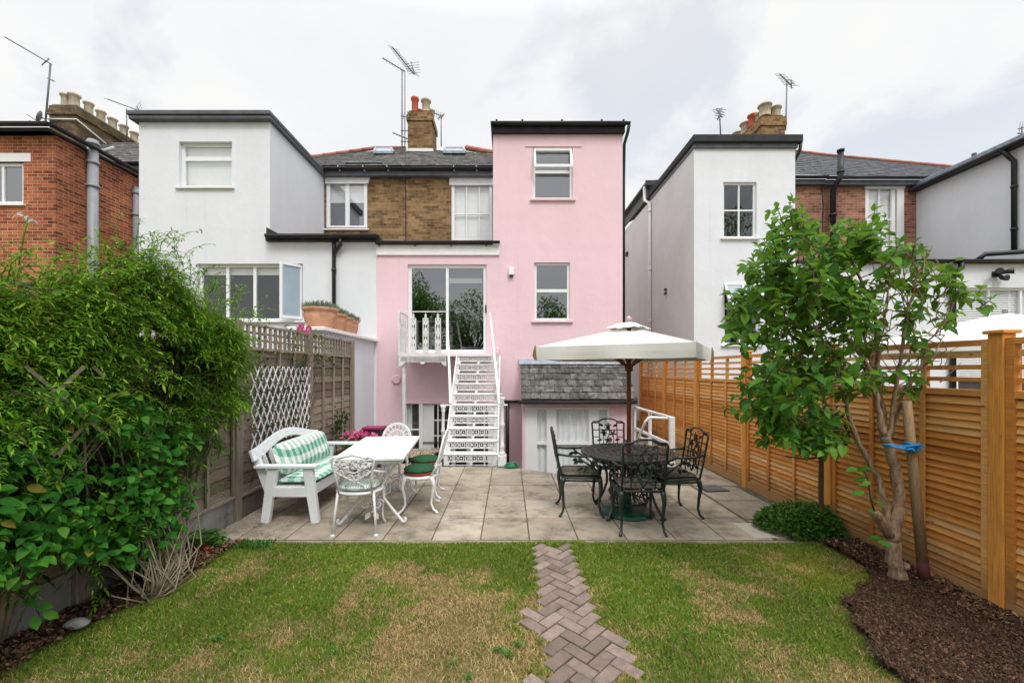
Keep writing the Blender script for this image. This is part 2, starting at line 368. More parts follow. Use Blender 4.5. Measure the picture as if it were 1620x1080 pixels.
MT['canvas'] = simple('ivory_canvas', (.74, .73, .69), .9, .05, 4, .35, spec=.1, bscale=5)
MT['canvas_white'] = simple('white_canvas', (.80, .80, .80), .9, .04, 4, .2, spec=.1)
MT['tan'] = simple('tan_lining', (.26, .19, .09), .9, .4, 20)
MT['teak'] = wood_mat('reddish_hardwood', [(0, (.17, .055, .025)), (1, (.22, .075, .033))], .45, (8, 8, .4), .2, False)
MT['gingham'] = gingham('green_gingham', (.085, .34, .22), (.74, .76, .72), .052, ((0, 1, 0), (.75, 0, .9)))
MT['gingham_pale'] = gingham('pale_green_gingham', (.30, .44, .34), (.74, .75, .72), .012, ((1, 0, .3), (0, 1, .6)))
MT['cushion_green'] = simple('bottle_green_cloth', (.028, .095, .045), .95, .25, 20, .4, spec=.1)
MT['cushion_red'] = simple('brick_red_piping', (.28, .05, .035), .9, .2)
m_ = M('faded_floral_cloth', .9, .1); m_.color(m_.ramp(m_.noise(28, 2), [(.35, (.05, .065, .05)), (.5, (.15, .15, .12)), (.62, (.20, .11, .09)), (.7, (.26, .25, .20))])); MT['floral'] = m_.m
MT['green_plastic'] = simple('green_plastic', (.015, .20, .09), .35, .2)
MT['blue_rope'] = simple('blue_nylon_rope', (.02, .22, .50), .5, .35, 40, .5, bscale=90)
MT['paint_brown'] = simple('red_brown_paint', (.085, .022, .015), .7, .3, 12, .3)
m_ = M('pale_bark', .9, .1); f_ = m_.noise(24, 8, .75, stretch=(1, 1, .3)); m_.color(m_.ramp(f_, [(.3, (.10, .06, .035)), (.5, (.32, .215, .14)), (.72, (.54, .42, .30))])); m_.bump(f_, 1.0, .02); MT['bark'] = m_.m
MT['bark_dark'] = simple('brown_bark', (.10, .07, .045), .9, .4, 12, .6)
MT['stem_pale'] = simple('pale_dry_stem', (.30, .25, .17), .9, .35, 12, .4)
MT['vine'] = leaf_mat('jasmine_leaf', [(0, (.010, .046, .004)), (.5, (.028, .115, .007)), (.85, (.075, .235, .012)), (1, (.20, .37, .025))], .65, .28, .10)
MT['vine_tip'] = leaf_mat('bright_jasmine_leaf', [(0, (.07, .21, .012)), (.6, (.16, .34, .02)), (1, (.34, .46, .05))], .6, .32, .12)  # young leaf green, brightened to carry the climber's highlights
MT['broad'] = leaf_mat('broad_leaf', [(0, (.020, .12, .015)), (.6, (.050, .23, .024)), (.97, (.12, .31, .035)), (1, (.30, .22, .04))], .6, .24, .14)
MT['tree_leaf'] = leaf_mat('small_tree_leaf', [(0, (.030, .12, .016)), (.6, (.065, .21, .022)), (1, (.18, .36, .035))], .5, .38, .18)
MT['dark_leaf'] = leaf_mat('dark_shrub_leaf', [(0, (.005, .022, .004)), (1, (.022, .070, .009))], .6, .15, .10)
MT['shrub_leaf'] = leaf_mat('low_shrub_leaf', [(0, (.030, .11, .012)), (1, (.09, .24, .028))], .5, .25)
MT['lavender'] = leaf_mat('grey_green_leaf', [(0, (.10, .14, .09)), (1, (.27, .33, .25))], .8, .15)
MT['pink_petal'] = leaf_mat('pink_petal', [(0, (.50, .035, .16)), (.6, (.70, .12, .30)), (1, (.80, .35, .48))], .6, .3, .2, (.8, .2, .4))
MT['red_petal'] = leaf_mat('red_petal', [(0, (.45, .02, .01)), (1, (.65, .07, .02))], .6, .2, .2, (.8, .1, .05))
MT['white_petal'] = leaf_mat('white_petal', [(0, (.7, .68, .60)), (1, (.85, .83, .80))], .6, .2, .2, (.8, .8, .7))
MT['soil'] = island_mat('dark_soil', [(0, (.045, .030, .020)), (1, (.05, .034, .023))], .95, 30, .6, 1.0, bscale=50)
MT['mulch'] = island_mat('bark_mulch', [(0, (.028, .016, .010)), (.7, (.070, .038, .022)), (1, (.17, .10, .062))], .95, 20, .3, .3)
MT['litter'] = island_mat('dry_leaf_litter', [(0, (.05, .028, .015)), (.6, (.14, .075, .04)), (.92, (.30, .20, .12)), (1, (.30, .09, .05))], .9, 20, .3, .2)
MT['pebble'] = island_mat('mixed_pebbles', [(0, (.20, .12, .08)), (.4, (.34, .27, .20)), (.8, (.46, .42, .36)), (1, (.30, .09, .05))], .8, 20, .3, .2)
MT['slab'] = island_mat('buff_concrete_slab', [(0, (.36, .305, .235)), (.5, (.41, .355, .275)), (.93, (.455, .40, .315)), (1, (.51, .47, .39))], .9, 6, .22, .5, bscale=120, stain=((.12, .10, .075), 3.1, .46, .72))
MT['slab_old'] = island_mat('stained_brown_slab', [(0, (.24, .205, .155)), (1, (.32, .275, .21))], .92, 7, .4, .6, bscale=120)
MT['slab_pale'] = island_mat('pale_repair_slab', [(0, (.47, .44, .37)), (1, (.5, .46, .39))], .9, 6, .2, .4)
MT['joint'] = simple('dark_joint', (.11, .095, .07), .95, .5, 9)
MT['paver'] = island_mat('mauve_brick_paver', [(0, (.19, .145, .12)), (.5, (.26, .195, .165)), (1, (.34, .265, .225))], .92, 18, .35, .8, bscale=160, stain=((.13, .12, .10), 5, .55, .8))
MT['rock'] = island_mat('grey_boulder', [(0, (.26, .26, .25)), (1, (.40, .39, .37))], .9, 9, .4, .5)
MT['grass_ground'] = None
m_ = M('lawn_thatch', .95, .1); m_.color(m_.ramp(m_.noise(5, 8, .7), [(.35, (.06, .075, .022)), (.5, (.14, .125, .045)), (.7, (.25, .19, .085))])); m_.bump(m_.noise(60, 4), 1, .02); MT['grass_ground'] = m_.m
m_ = M('grass_blade', .6, .25); a_ = m_.n('ShaderNodeAttribute', attribute_name='tone'); m_.color(a_.outputs['Color'])
t_ = m_.n('ShaderNodeBsdfTranslucent'); m_.l(a_.outputs['Color'], t_.inputs[0]); x_ = m_.n('ShaderNodeMixShader'); x_.inputs[0].default_value = .3
m_.l(m_.b.outputs[0], x_.inputs[1]); m_.l(t_.outputs[0], x_.inputs[2]); m_.l(x_.outputs[0], m_.o.inputs[0]); MT['blade'] = m_.m
MT['stake'] = wood_mat('weathered_stake', [(0, (.30, .20, .115)), (1, (.36, .25, .15))], .85, (9, 9, .4), .5, False)
# ================= setting: ground, patio, path =================
def kind_struct(o): o['kind'] = 'structure'; return o
LX = -2.87; RX = 3.2
# neighbouring ground everywhere, with a hole where the light well is
mb = MB(); B = 400
wx0, wx1, wy0, wy1 = -3.6, 2.52, 6.3, 9.2
for (x0, x1, y0, y1) in ((-B, wx0, -B, B), (wx1, B, -B, B), (wx0, wx1, -B, wy0), (wx0, wx1, wy1, B)):
    mb.quad((x0, y0, -.035), (x1, y0, -.035), (x1, y1, -.035), (x0, y1, -.035))
mb.build('ground', MT['grass_ground'], kind='structure')
mb = MB(); mb.quad((-3.7, 6.2, -1.25), (2.6, 6.2, -1.25), (2.6, 9.3, -1.25), (-3.7, 9.3, -1.25)); mb.build('sunken_yard', MT['slab_old'], kind='structure')
# lawn base with gentle bumps
nx, ny = 70, 90; xs = np.linspace(LX+.02, RX-.02, nx); ys = np.linspace(-5, 3.76, ny)
XX, YY = np.meshgrid(xs, ys, indexing='ij'); ZZ = -.012+.012*fbm(XX, YY, 1.5, 3)
V = np.stack([XX, YY, ZZ], -1).reshape(-1, 3); I = np.arange(nx*ny).reshape(nx, ny)
Q = np.stack([I[:-1,:-1], I[1:,:-1], I[1:,1:], I[:-1,1:]], -1).reshape(-1, 4)
obj_np('lawn', V, Q, None, MT['grass_ground'], kind='structure')
# patio
def edge(x):
    P = [(-3, 6.95), (-1.2, 6.95), (-1.15, 6.78), (0.0, 6.75), (.2, 6.6), (.42, 6.38), (.7, 6.30), (2.5, 6.30), (2.53, 6.3)]
    for (a, ya), (b, yb) in zip(P, P[1:]):
        if x <= b: return ya+(yb-ya)*(x-a)/(b-a)
    return 9.15
mb = MB()
for k in range(40):
    x0 = LX+k*(2.52-LX)/40; x1 = LX+(k+1)*(2.52-LX)/40
    mb.add([(x0, 3.74, -1.3), (x1, 3.74, -1.3), (x1, edge(x1)+.02, -1.3), (x0, edge(x0)+.02, -1.3), (x0, 3.74, -.008), (x1, 3.74, -.008), (x1, edge(x1)+.02, -.008), (x0, edge(x0)+.02, -.008)],
           [(0,3,2,1),(4,5,6,7),(0,1,5,4),(2,3,7,6)])
mb.box(2.521, RX, 3.74, 9.2, -1.3, -.008)
mb.build('patio_bed', MT['joint'], kind='structure')
def slab(mb, x0, x1, y0, y1, z=0.0, g=.006, hj=.002):
    dz = random.uniform(-hj, hj); cx = []
    ya, yb = min(y1, edge(x0+g)), min(y1, edge(x1-g))
    if x0 > 2.5: ya = yb = y1
    if min(ya, yb) < y0+.05: return
    e = .006; tl = [random.uniform(-.0015, .0015) for _ in range(4)]
    b = [(x0+g, y0+g), (x1-g, y0+g), (x1-g, yb-g), (x0+g, ya-g)]
    i = [(x0+g+e, y0+g+e), (x1-g-e, y0+g+e), (x1-g-e, yb-g-e), (x0+g+e, ya-g-e)]
    vs = [(x, y, z-.007) for x, y in b]+[(x, y, z+dz-.003+t) for (x, y), t in zip(b, tl)]+[(x, y, z+dz+t) for (x, y), t in zip(i, tl)]
    fs = [(8, 9, 10, 11)]+[(a, (a+1) % 4, 4+(a+1) % 4, 4+a) for a in range(4)]+[(4+a, 4+(a+1) % 4, 8+(a+1) % 4, 8+a) for a in range(4)]
    mb.add(vs, fs)
mb = MB(); rows = [3.825, 4.40, 5.01, 5.63, 6.22, 6.72, 7.1]
for k in range(-6, 6):
    x0 = -.265+.457*k; x1 = x0+.457
    if x1 > 2.52: x1 = 2.50
    if x0 < LX: x0 = LX+.01
    for r0, r1 in zip(rows, rows[1:]):
        if (k == 5 or (k == 4 and r0 > 5.5)) and r0 < 4.3: pass
        if (k, r0) in ((5, 5.63),): continue
        slab(mb, x0, x1, r0, r1)
for y0, y1 in ((5.63, 6.2), (6.2, 6.9), (6.9, 7.6), (7.6, 8.3), (8.3, 9.1)): slab(mb, 2.54, RX-.04, y0, y1)
mb.build('patio', MT['slab'], kind='structure')
mb = MB()
for y0, y1 in ((3.83, 4.35), (4.36, 4.98), (4.99, 5.6)): slab(mb, 2.505, RX-.12, y0, y1)
mb.build('patio_edge', MT['slab_old'], kind='structure')
mb = MB(); slab(mb, 2.30, 2.78, 3.86, 4.25, .006); mb.build('patio_patch', MT['slab_pale'], kind='structure')
mb = MB(); x = LX+.02
while x < RX-.1:
    l = random.uniform(.55, .75); slab(mb, x, min(x+l, RX-.08), 3.735, 3.822, -.001, .003); x += l
mb.build('kerb_strip', MT['slab_old'], kind='structure')
# raised pebble bed left of the stairs
nx, ny = 40, 30; xs = np.linspace(-3.5, -1.28, nx); ys = np.linspace(6.97, 8.05, ny); XX, YY = np.meshgrid(xs, ys, indexing='ij')
ZZ = .02+.12*fbm(XX, YY, 2.2, 9)-.1*np.clip(YY-7.3, 0, 1); V = np.stack([XX, YY, ZZ], -1).reshape(-1, 3); I = np.arange(nx*ny).reshape(nx, ny)
Q = np.stack([I[:-1,:-1], I[1:,:-1], I[1:,1:], I[:-1,1:]], -1).reshape(-1, 4)
obj_np('raised_bed', V, Q, None, MT['soil'], kind='structure')
mb = MB(); mb.box(-3.6, -1.24, 8.05, 8.2, -1.3, .0); mb.box(-1.28, -1.2, 6.98, 8.05, -1.3, .03); mb.box(-3.6, -2.9, 6.3, 6.97, -1.3, -.05)
mb.build('retaining_wall', MT['concrete'], kind='structure')
# path of brick pavers laid in herringbone at 45 degrees
mb = MB(); c45 = math.cos(R(45)); L_, W_ = .168, .084; PAVED = set()
def paver(u0, u1, v0, v1):
    g = .004; cu, cv = (u0+u1)/2, (v0+v1)/2
    X = (cu-cv)*c45; Y = (cu+cv)*c45
    lo = np.interp(Y, [2.0, 3.6], [.13, .20]); hi = np.interp(Y, [2.0, 3.6], [.63, .54])
    if not (lo+.02*math.sin(Y*9) < X < hi+.02*math.sin(Y*6) and 1.2 < Y < 3.66): return
    for a_ in range(round(u0/W_), round(u1/W_)):
        for b_ in range(round(v0/W_), round(v1/W_)): PAVED.add((a_, b_))
    dz = random.uniform(-.004, .004); e = .005
    b = [(u0+g, v0+g), (u1-g, v0+g), (u1-g, v1-g), (u0+g, v1-g)]; i = [(u0+g+e, v0+g+e), (u1-g-e, v0+g+e), (u1-g-e, v1-g-e), (u0+g+e, v1-g-e)]
    tr = lambda p, z: ((p[0]-p[1])*c45, (p[0]+p[1])*c45, z+dz)
    vs = [tr(p, -.02) for p in b]+[tr(p, .010) for p in b]+[tr(p, .014) for p in i]
    mb.add(vs, [(8, 9, 10, 11)]+[(a, (a+1) % 4, 4+(a+1) % 4, 4+a) for a in range(4)]+[(4+a, 4+(a+1) % 4, 8+(a+1) % 4, 8+a) for a in range(4)])
for i in range(-70, 70):
    for j in range(-70, 70):
        # herringbone cell
        m = (i-j) % 4
        if m == 0: paver(i*W_, i*W_+L_, j*W_, (j+1)*W_)
        elif m == 3: paver(i*W_, (i+1)*W_, j*W_, j*W_+L_)
mb.build('garden_path', MT['paver'], kind='structure')
PG = np.zeros((160, 160), bool)
for a_, b_ in PAVED: PG[a_+80, b_+80] = True
def on_path(x, y, m=0.0):
    u = (x+y)*c45; v = (y-x)*c45; r = np.ones(np.shape(x), bool)
    for du in (-m, m):
        for dv in (-m, m):
            i = np.clip(np.floor((u+du)/W_).astype(int)+80, 0, 159); j = np.clip(np.floor((v+dv)/W_).astype(int)+80, 0, 159); r &= PG[i, j]
    return r
# beds
def blob_sheet(name, pts, mat, z, amp, seed, **k):
    pts = np.array(pts); x0, y0 = pts.min(0); x1, y1 = pts.max(0); n = 90
    xs = np.linspace(x0, x1, n); ys = np.linspace(y0, y1, n); XX, YY = np.meshgrid(xs, ys, indexing='ij')
    inside = np.zeros(XX.shape, bool); q = len(pts)
    for a in range(q):
        xa, ya = pts[a]; xb, yb = pts[(a+1) % q]
        c = (ya > YY) != (yb > YY); inside ^= c & (XX < (xb-xa)*(YY-ya)/(yb-ya+1e-12)+xa)
    ZZ = z+amp*fbm(XX, YY, 3, seed)+amp*.5*fbm(XX, YY, 17, seed+5)
    V = np.stack([XX, YY, ZZ], -1).reshape(-1, 3); I = np.arange(n*n).reshape(n, n)
    cell = inside[:-1,:-1] & inside[1:,1:]
    Q = np.stack([I[:-1,:-1], I[1:,:-1], I[1:,1:], I[:-1,1:]], -1)[cell]
    return obj_np(name, V, Q, None, mat, **k), (xs, ys, inside)
left_bed = [(-2.86, .5), (-2.60, .5), (-2.68, 1.6), (-2.62, 2.1), (-2.64, 2.4), (-2.53, 2.75), (-2.55, 3.0), (-2.46, 3.3), (-2.48, 3.5), (-2.44, 3.73), (-2.86, 3.73)]
right_bed = [(3.18, .5), (1.95, .5), (1.97, 1.3), (1.90, 1.8), (2.0, 2.05), (1.96, 2.2), (2.08, 2.36), (2.10, 2.52), (2.22, 2.60), (2.24, 2.76), (2.40, 2.82), (2.52, 2.95), (2.66, 2.99), (2.76, 3.12), (2.84, 3.30), (2.86, 3.5), (2.84, 3.73), (3.18, 3.73)]
blob_sheet('soil_bed', left_bed, MT['soil'], .0, .045, 11, kind='structure')
blob_sheet('mulch_bed', right_bed, MT['soil'], .0, .03, 12, kind='structure')
def in_poly(x, y, pts):
    r = np.zeros(np.shape(x), bool); q = len(pts)
    for a in range(q):
        xa, ya = pts[a]; xb, yb = pts[(a+1) % q]
        r ^= ((ya > y) != (yb > y)) & (x < (xb-xa)*(y-ya)/(yb-ya+1e-12)+xa)
    return r
# grass blades
def make_grass():
    n = 420000
    y = 1.55+(3.755-1.55)*rng.random(n)**.80; x = LX+.03+(RX-LX-.06)*rng.random(n)
    # mottled lawn: straw patches and green patches
    dry = fbm(x, y, 2.1, 21)*.9+fbm(x, y, 6.5, 25)*.55
    def spot(cx, cy, rx, ry, a): return a*np.exp(-(((x-cx)/rx)**2+((y-cy)/ry)**2))
    dry += spot(-.35, 2.55, .42, .55, .42)+spot(-.1, 2.1, .5, .25, .30)+spot(-1.2, 2.5, .6, .4, .12)+spot(2.35, 3.45, .40, .2, .30)+spot(1.25, 2.5, .5, .35, .12)+spot(-2.1, 3.2, .5, .4, .12)+spot(1.6, 2.15, .4, .3, .08)
    dry -= spot(-.6, 3.6, 1.6, .18, .36)+spot(1.3, 3.55, 1.1, .22, .44)+spot(.85, 3.1, .35, .6, .24)+spot(-.1, 3.3, .4, .4, .25)+spot(.9, 2.1, .4, .4, .10)
    wx = x+.09*(fbm(x, y, 6, 81)-.5); wy = y+.06*(fbm(x, y, 6, 83)-.5)
    keep = (~in_poly(wx, wy, left_bed)) & (~on_path(x, y, .008) | (rng.random(n) < .006))
    rb = in_poly(wx, wy, right_bed); keep &= (~rb) | ((rng.random(n) < .012) & (x < 2.3))
    bald = dry > 1.0
    keep &= ~(bald & (rng.random(n) < .45))
    edge_long = (np.abs(x-.36) < .33)
    x, y, dry, el = x[keep], y[keep], dry[keep], edge_long[keep]; n = len(x)
    h = (.010+.014*rng.random(n))*(1.2-.4*np.clip(dry, 0, 1)); h[el] *= 1.4
    h *= 1+.5*vnoise(x, y, 5, 31)
    a = rng.random(n)*2*np.pi; wd = .0010+.0010*rng.random(n); wd *= 1+.35*(y-1.5)
    lean = (.35+.9*rng.random(n)*(.6+.7*np.clip(dry, 0, 1)))*h; la = rng.random(n)*2*np.pi
    z0 = -.012+.012*fbm(x, y, 1.5, 3)-.001
    ox, oy = np.cos(a)*wd, np.sin(a)*wd; lx, ly = np.cos(la)*lean, np.sin(la)*lean
    V = np.empty((n, 5, 3)); 
    V[:,0] = np.stack([x-ox, y-oy, z0], -1); V[:,1] = np.stack([x+ox, y+oy, z0], -1)
    V[:,2] = np.stack([x+ox*.8+lx*.4, y+oy*.8+ly*.4, z0+h*.6], -1); V[:,3] = np.stack([x-ox*.8+lx*.4, y-oy*.8+ly*.4, z0+h*.6], -1)
    V[:,4] = np.stack([x+lx, y+ly, z0+h*.95], -1)
    b = np.arange(n)*5
    Q = np.stack([b, b+1, b+2, b+3], -1); T = np.stack([b+3, b+2, b+4], -1)
    green = np.array([.078, .20, .013]); lime = np.array([.22, .28, .028]); straw = np.array([.54, .395, .19]); brown = np.array([.36, .215, .105])
    r = rng.random(n)[:, None]; g = green*(1-r)+lime*r
    g = g*(.75+.5*rng.random(n))[:, None]
    s = np.where(rng.random(n)[:, None] < .72, straw, brown)*(.75+.45*rng.random(n))[:, None]
    pd = np.clip((dry-.78)*2.1+.34+.75*(fbm(x, y, 11, 71)-.5), .10, .90); isdry = rng.random(n) < pd
    yel = np.exp(-(((x-2.45)/.35)**2+((y-3.25)/.25)**2)); g = g*(1-yel[:, None]*.5)+np.array([.36, .34, .04])*yel[:, None]*.5
    c = np.where(isdry[:, None], s, g); c = c*(.9+.3*vnoise(x, y, 3.1, 41))[:, None]
    obj_np('lawn_grass', V.reshape(-1, 3), Q, T, MT['blade'], attr=np.repeat(c, 5, 0), label='short patchy green and straw lawn grass', cat='grass', kind='stuff')
make_grass()
# loose chips of bark / litter / pebbles: small tilted flakes
def flakes(name, x, y, z, size, mat, flat=.5, thick=.3, **k):
    n = len(x); a = rng.random(n)*2*np.pi; L = size*(.5+rng.random(n)); W = L*(.25+.5*rng.random(n)); t = L*thick*(.4+.6*rng.random(n))
    tx, ty = (rng.random(n)-.5)*flat*2, (rng.random(n)-.5)*flat*2
    ca, sa = np.cos(a), np.sin(a); C = np.array([(-1,-1,-1),(1,-1,-1),(1,1,-1),(-1,1,-1),(-.8,-.7,1),(.8,-.7,1),(.7,.8,1),(-.7,.8,1)])/2.0
    V = np.empty((n, 8, 3))
    for i, (cx, cy, cz) in enumerate(C):
        lx, ly, lz = cx*L, cy*W, cz*t+cx*L*tx+cy*W*ty
        V[:, i] = np.stack([x+lx*ca-ly*sa, y+lx*sa+ly*ca, z+lz], -1)
    b = (np.arange(n)*8)[:, None]
    Q = np.concatenate([b+np.array(f) for f in ((4,5,6,7),(0,1,5,4),(1,2,6,5),(2,3,7,6),(3,0,4,7))])
    return obj_np(name, V.reshape(-1, 3), Q, None, mat, **k)
def scatter(poly, n, ymin=1.4):
    p = np.array(poly); x = rng.uniform(p[:,0].min(), p[:,0].max(), n*3); y = rng.uniform(max(ymin, p[:,1].min()), p[:,1].max(), n*3)
    k = in_poly(x, y, poly); return x[k][:n], y[k][:n]
rb2 = right_bed
x, y = scatter(rb2, 42000); x = x+rng.normal(size=len(x))*.022*(rng.random(len(x)) < .5); y = y+rng.normal(size=len(y))*.022*(x < 2.9); flakes('bark_mulch', x, y, .018+.03*fbm(x, y, 3, 12)+.05*fbm(x, y, 2, 19)**3+.010*rng.random(len(x)), .0125, MT['mulch'], .9, .35, label='dark chipped bark mulch around the tree', cat='mulch', kind='stuff')
x, y = scatter([(3.18, .8), (2.88, .8), (2.9, 2.5), (3.0, 3.0), (2.84, 3.2), (2.82, 3.73), (3.18, 3.73)], 1800); flakes('leaf_litter', x, y, .045+.02*rng.random(len(x)), .020, MT['litter'], .8, .10, label='dry leaf litter along the foot of the orange fence', cat='leaf litter', kind='stuff')
x, y = scatter([(a+(.05 if a > -2.7 else 0), b) for a, b in left_bed], 3400); flakes('leaf_litter', x, y, .035+.02*rng.random(len(x)), .019, MT['litter'], .9, .10, label='dead leaves and twigs under the climbing plants', cat='leaf litter', kind='stuff')
x, y = scatter([(-3.4, 6.98), (-1.3, 6.98), (-1.3, 8.0), (-3.4, 8.0)], 2600); flakes('pebbles', x, y, .04+.12*fbm(x, y, 2.2, 9)-.1*np.clip(y-7.3, 0, 1), .05, MT['pebble'], .5, .5, label='loose pebbles and brick chips in the bed by the stairs', cat='pebbles', kind='stuff')
x, y = scatter([(LX+.02, 3.8), (-2.1, 3.75), (-2.45, 4.9), (LX+.02, 5.6)], 420); flakes('dry_debris', x, y, .004+.004*rng.random(len(x)), .009, MT['litter'], .3, .2, label='dry leaf debris on the paving by the left fence', cat='debris', kind='stuff')

# ================= buildings =================
def facade(name, mat, parent, Y, x0, x1, z0, z1, holes=(), depth=.11, rooms=True):
    xs = sorted({x0, x1, *[h[0] for h in holes], *[h[1] for h in holes]}); zs = sorted({z0, z1, *[h[2] for h in holes], *[h[3] for h in holes]})
    mb = MB()
    for a, b in zip(xs, xs[1:]):
        for c, d in zip(zs, zs[1:]):
            cx, cz = (a+b)/2, (c+d)/2
            if any(h[0] < cx < h[1] and h[2] < cz < h[3] for h in holes): continue
            mb.quad((a, Y, c), (b, Y, c), (b, Y, d), (a, Y, d))
    for h in holes:
        a, b, c, d = h
        mb.quad((a, Y, c), (a, Y, d), (a, Y+depth, d), (a, Y+depth, c)); mb.quad((b, Y, d), (b, Y, c), (b, Y+depth, c), (b, Y+depth, d))
        mb.quad((a, Y, c), (a, Y+depth, c), (b, Y+depth, c), (b, Y, c)); mb.quad((a, Y, d), (b, Y, d), (b, Y+depth, d), (a, Y+depth, d))
    return mb.build(name, mat, parent)
def hole(Y, a, b, c, d): return (PX(a, Y), PX(c, Y), PZ(d, Y), PZ(b, Y))
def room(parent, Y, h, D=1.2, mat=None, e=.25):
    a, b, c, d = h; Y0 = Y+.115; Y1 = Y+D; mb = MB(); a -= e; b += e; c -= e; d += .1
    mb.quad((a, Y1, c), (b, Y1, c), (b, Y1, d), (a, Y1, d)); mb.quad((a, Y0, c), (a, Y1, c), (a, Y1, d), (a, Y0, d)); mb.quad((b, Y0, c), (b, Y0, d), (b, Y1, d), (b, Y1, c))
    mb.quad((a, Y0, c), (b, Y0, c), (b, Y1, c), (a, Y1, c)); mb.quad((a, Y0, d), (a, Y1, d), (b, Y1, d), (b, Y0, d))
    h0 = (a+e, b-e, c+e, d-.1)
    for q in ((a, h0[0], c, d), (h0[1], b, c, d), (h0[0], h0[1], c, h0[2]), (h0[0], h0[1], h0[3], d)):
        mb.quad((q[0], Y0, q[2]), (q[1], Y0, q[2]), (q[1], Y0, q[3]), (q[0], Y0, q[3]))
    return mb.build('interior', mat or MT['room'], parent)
def pleats(x0, x1, z0, z1, Y, amp=.02, per=.09):
    n = max(8, int((x1-x0)/.012)); V = []; 
    mb = MB()
    xs = [x0+(x1-x0)*i/n for i in range(n+1)]; ys = [Y+amp*math.sin(x*2*math.pi/per+2*math.sin(x*7)) for x in xs]
    for i in range(n): mb.add([(xs[i], ys[i], z0), (xs[i+1], ys[i+1], z0), (xs[i+1], ys[i+1], z1), (xs[i], ys[i], z1)], [(0, 1, 2, 3)], True)
    return mb
def window(parent, Y, r, v=(), h=(), fw=.05, bw=.035, glass='glass', inner=None, sill=True, name='window', inset=.06, sash=None, label=None, silldx=.06, D=1.2, skip_pane=None):
    a, b, c, d = hole(Y, *r); yf = Y+inset; t = .05; mb = MB()
    mb.box(a, a+fw, yf, yf+t, c, d); mb.box(b-fw, b, yf, yf+t, c, d); mb.box(a+fw, b-fw, yf, yf+t, d-fw, d); mb.box(a+fw, b-fw, yf, yf+t, c, c+fw)
    vx = [PX(x, Y) for x in v]; hz = [PZ(y, Y) for y in h]
    for x in vx: mb.box(x-bw/2, x+bw/2, yf+.003, yf+t-.003, c+fw, d-fw)
    ex = [a+fw]+sum([[x-bw/2, x+bw/2] for x in sorted(vx)], [])+[b-fw]
    for z in hz:
        for i in range(0, len(ex), 2): mb.box(ex[i], ex[i+1], yf+.005, yf+t-.005, z-bw/2, z+bw/2)
    f = mb.build(name, MT['white_upvc'], parent, label=label)
    if not skip_pane:
        mb = MB(); mb.quad((a+fw*.6, yf+.03, c+fw*.6), (b-fw*.6, yf+.03, c+fw*.6), (b-fw*.6, yf+.03, d-fw*.6), (a+fw*.6, yf+.03, d-fw*.6)); mb.build('pane', MT[glass], f)
    if inner == 'curtain': pleats(a+.02, b-.02, c, d, yf+.08).build('curtain', MT['curtain'], f)
    if inner == 'blind':
        mb = MB(); mb.box(a+.02, b-.02, yf+.09, yf+.10, c, d); mb.build('blind', MT['blind'], f)
    if isinstance(inner, float):   # roller blind drawn part of the way
        mb = MB(); mb.box(a+.02, b-.02, yf+.09, yf+.10, d-(d-c)*inner, d); mb.build('blind', MT['blind'], f)
    if inner == 'shutter':
        mb = MB(); z = c+.06
        while z < d-.04: mb.beam(((a+.03), yf+.085, z), ((b-.03), yf+.085, z), .007, .048, up=(0, .45, .9)); z += .050
        for x in (a+.04, (a+b)/2, b-.04): mb.box(x-.022, x+.022, yf+.08, yf+.075+.05, c, d)
        mb.build('shutter', MT['white_paint'], f)
    if sill:
        mb = MB(); mb.box(a-silldx, b+silldx, Y-.055, Y+inset-.002, c-.045, c-.002); mb.build('sill', MT['pink_render'] if sill == 'pink' else MT['white_paint'], f, bevel=.004)
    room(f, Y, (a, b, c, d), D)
    return f
def gutter(mb, p, q, r=.055):  # half-round gutter with a lip
    p, q = Vector(p), Vector(q); d = (q-p).normalized(); s = d.cross(Vector((0, 0, 1))).normalized(); n = 9; vs = []
    for c in (p, q):
        for k in range(n+1):
            t = math.pi*k/n; vs.append(c+s*math.cos(t)*r-Vector((0, 0, 1))*math.sin(t)*r)
        for k in range(n, -1, -1):
            t = math.pi*k/n; vs.append(c+s*math.cos(t)*(r-.006)-Vector((0, 0, 1))*math.sin(t)*(r-.006))
    m = 2*(n+1); mb.add(vs, [(i, (i+1) % m, m+(i+1) % m, m+i) for i in range(m)]+[tuple(range(n+1)), tuple(range(m, m+n+1))[::-1]], True)
def pipe(parent, pts, r=.038, mat='black_plastic', name='drainpipe', collars=()):
    mb = MB(); mb.tube(pts, r, 10)
    for c in collars: mb.tube([(c[0], c[1], c[2]-.03), (c[0], c[1], c[2]+.03)], r*1.25, 10)
    return mb.build(name, MT[mat], parent)
def slates(mb, P00, P10, P11, P01, nu, nv, t=.012, jit=.006):
    P00, P10, P11, P01 = map(Vector, (P00, P10, P11, P01)); nrm = (P10-P00).cross(P01-P00).normalized()
    if nrm.z < 0: nrm = -nrm
    def at(u, v): return (P00*(1-u)+P10*u)*(1-v)+(P01*(1-u)+P11*u)*v
    for j in range(nv):
        off = .5*(j % 2)
        for i in range(-1, nu+1):
            u0 = max(0, (i+off+.02)/nu); u1 = min(1, (i+1+off-.02)/nu)
            if u1-u0 < .004: continue
            v0 = j/nv+random.uniform(-.004, .004); v1 = min(1, (j+1.35)/nv); k = random.uniform(0, jit)
            a, b, c, d = at(u0, v0), at(u1, v0), at(u1, v1), at(u0, v1); up = nrm*(t+k); lo = nrm*.002
            mb.add([a+lo, b+lo, c-lo, d-lo, a+up, b+up, c+lo, d+lo], [(4, 5, 6, 7), (0, 1, 5, 4), (1, 2, 6, 5), (3, 0, 4, 7)])
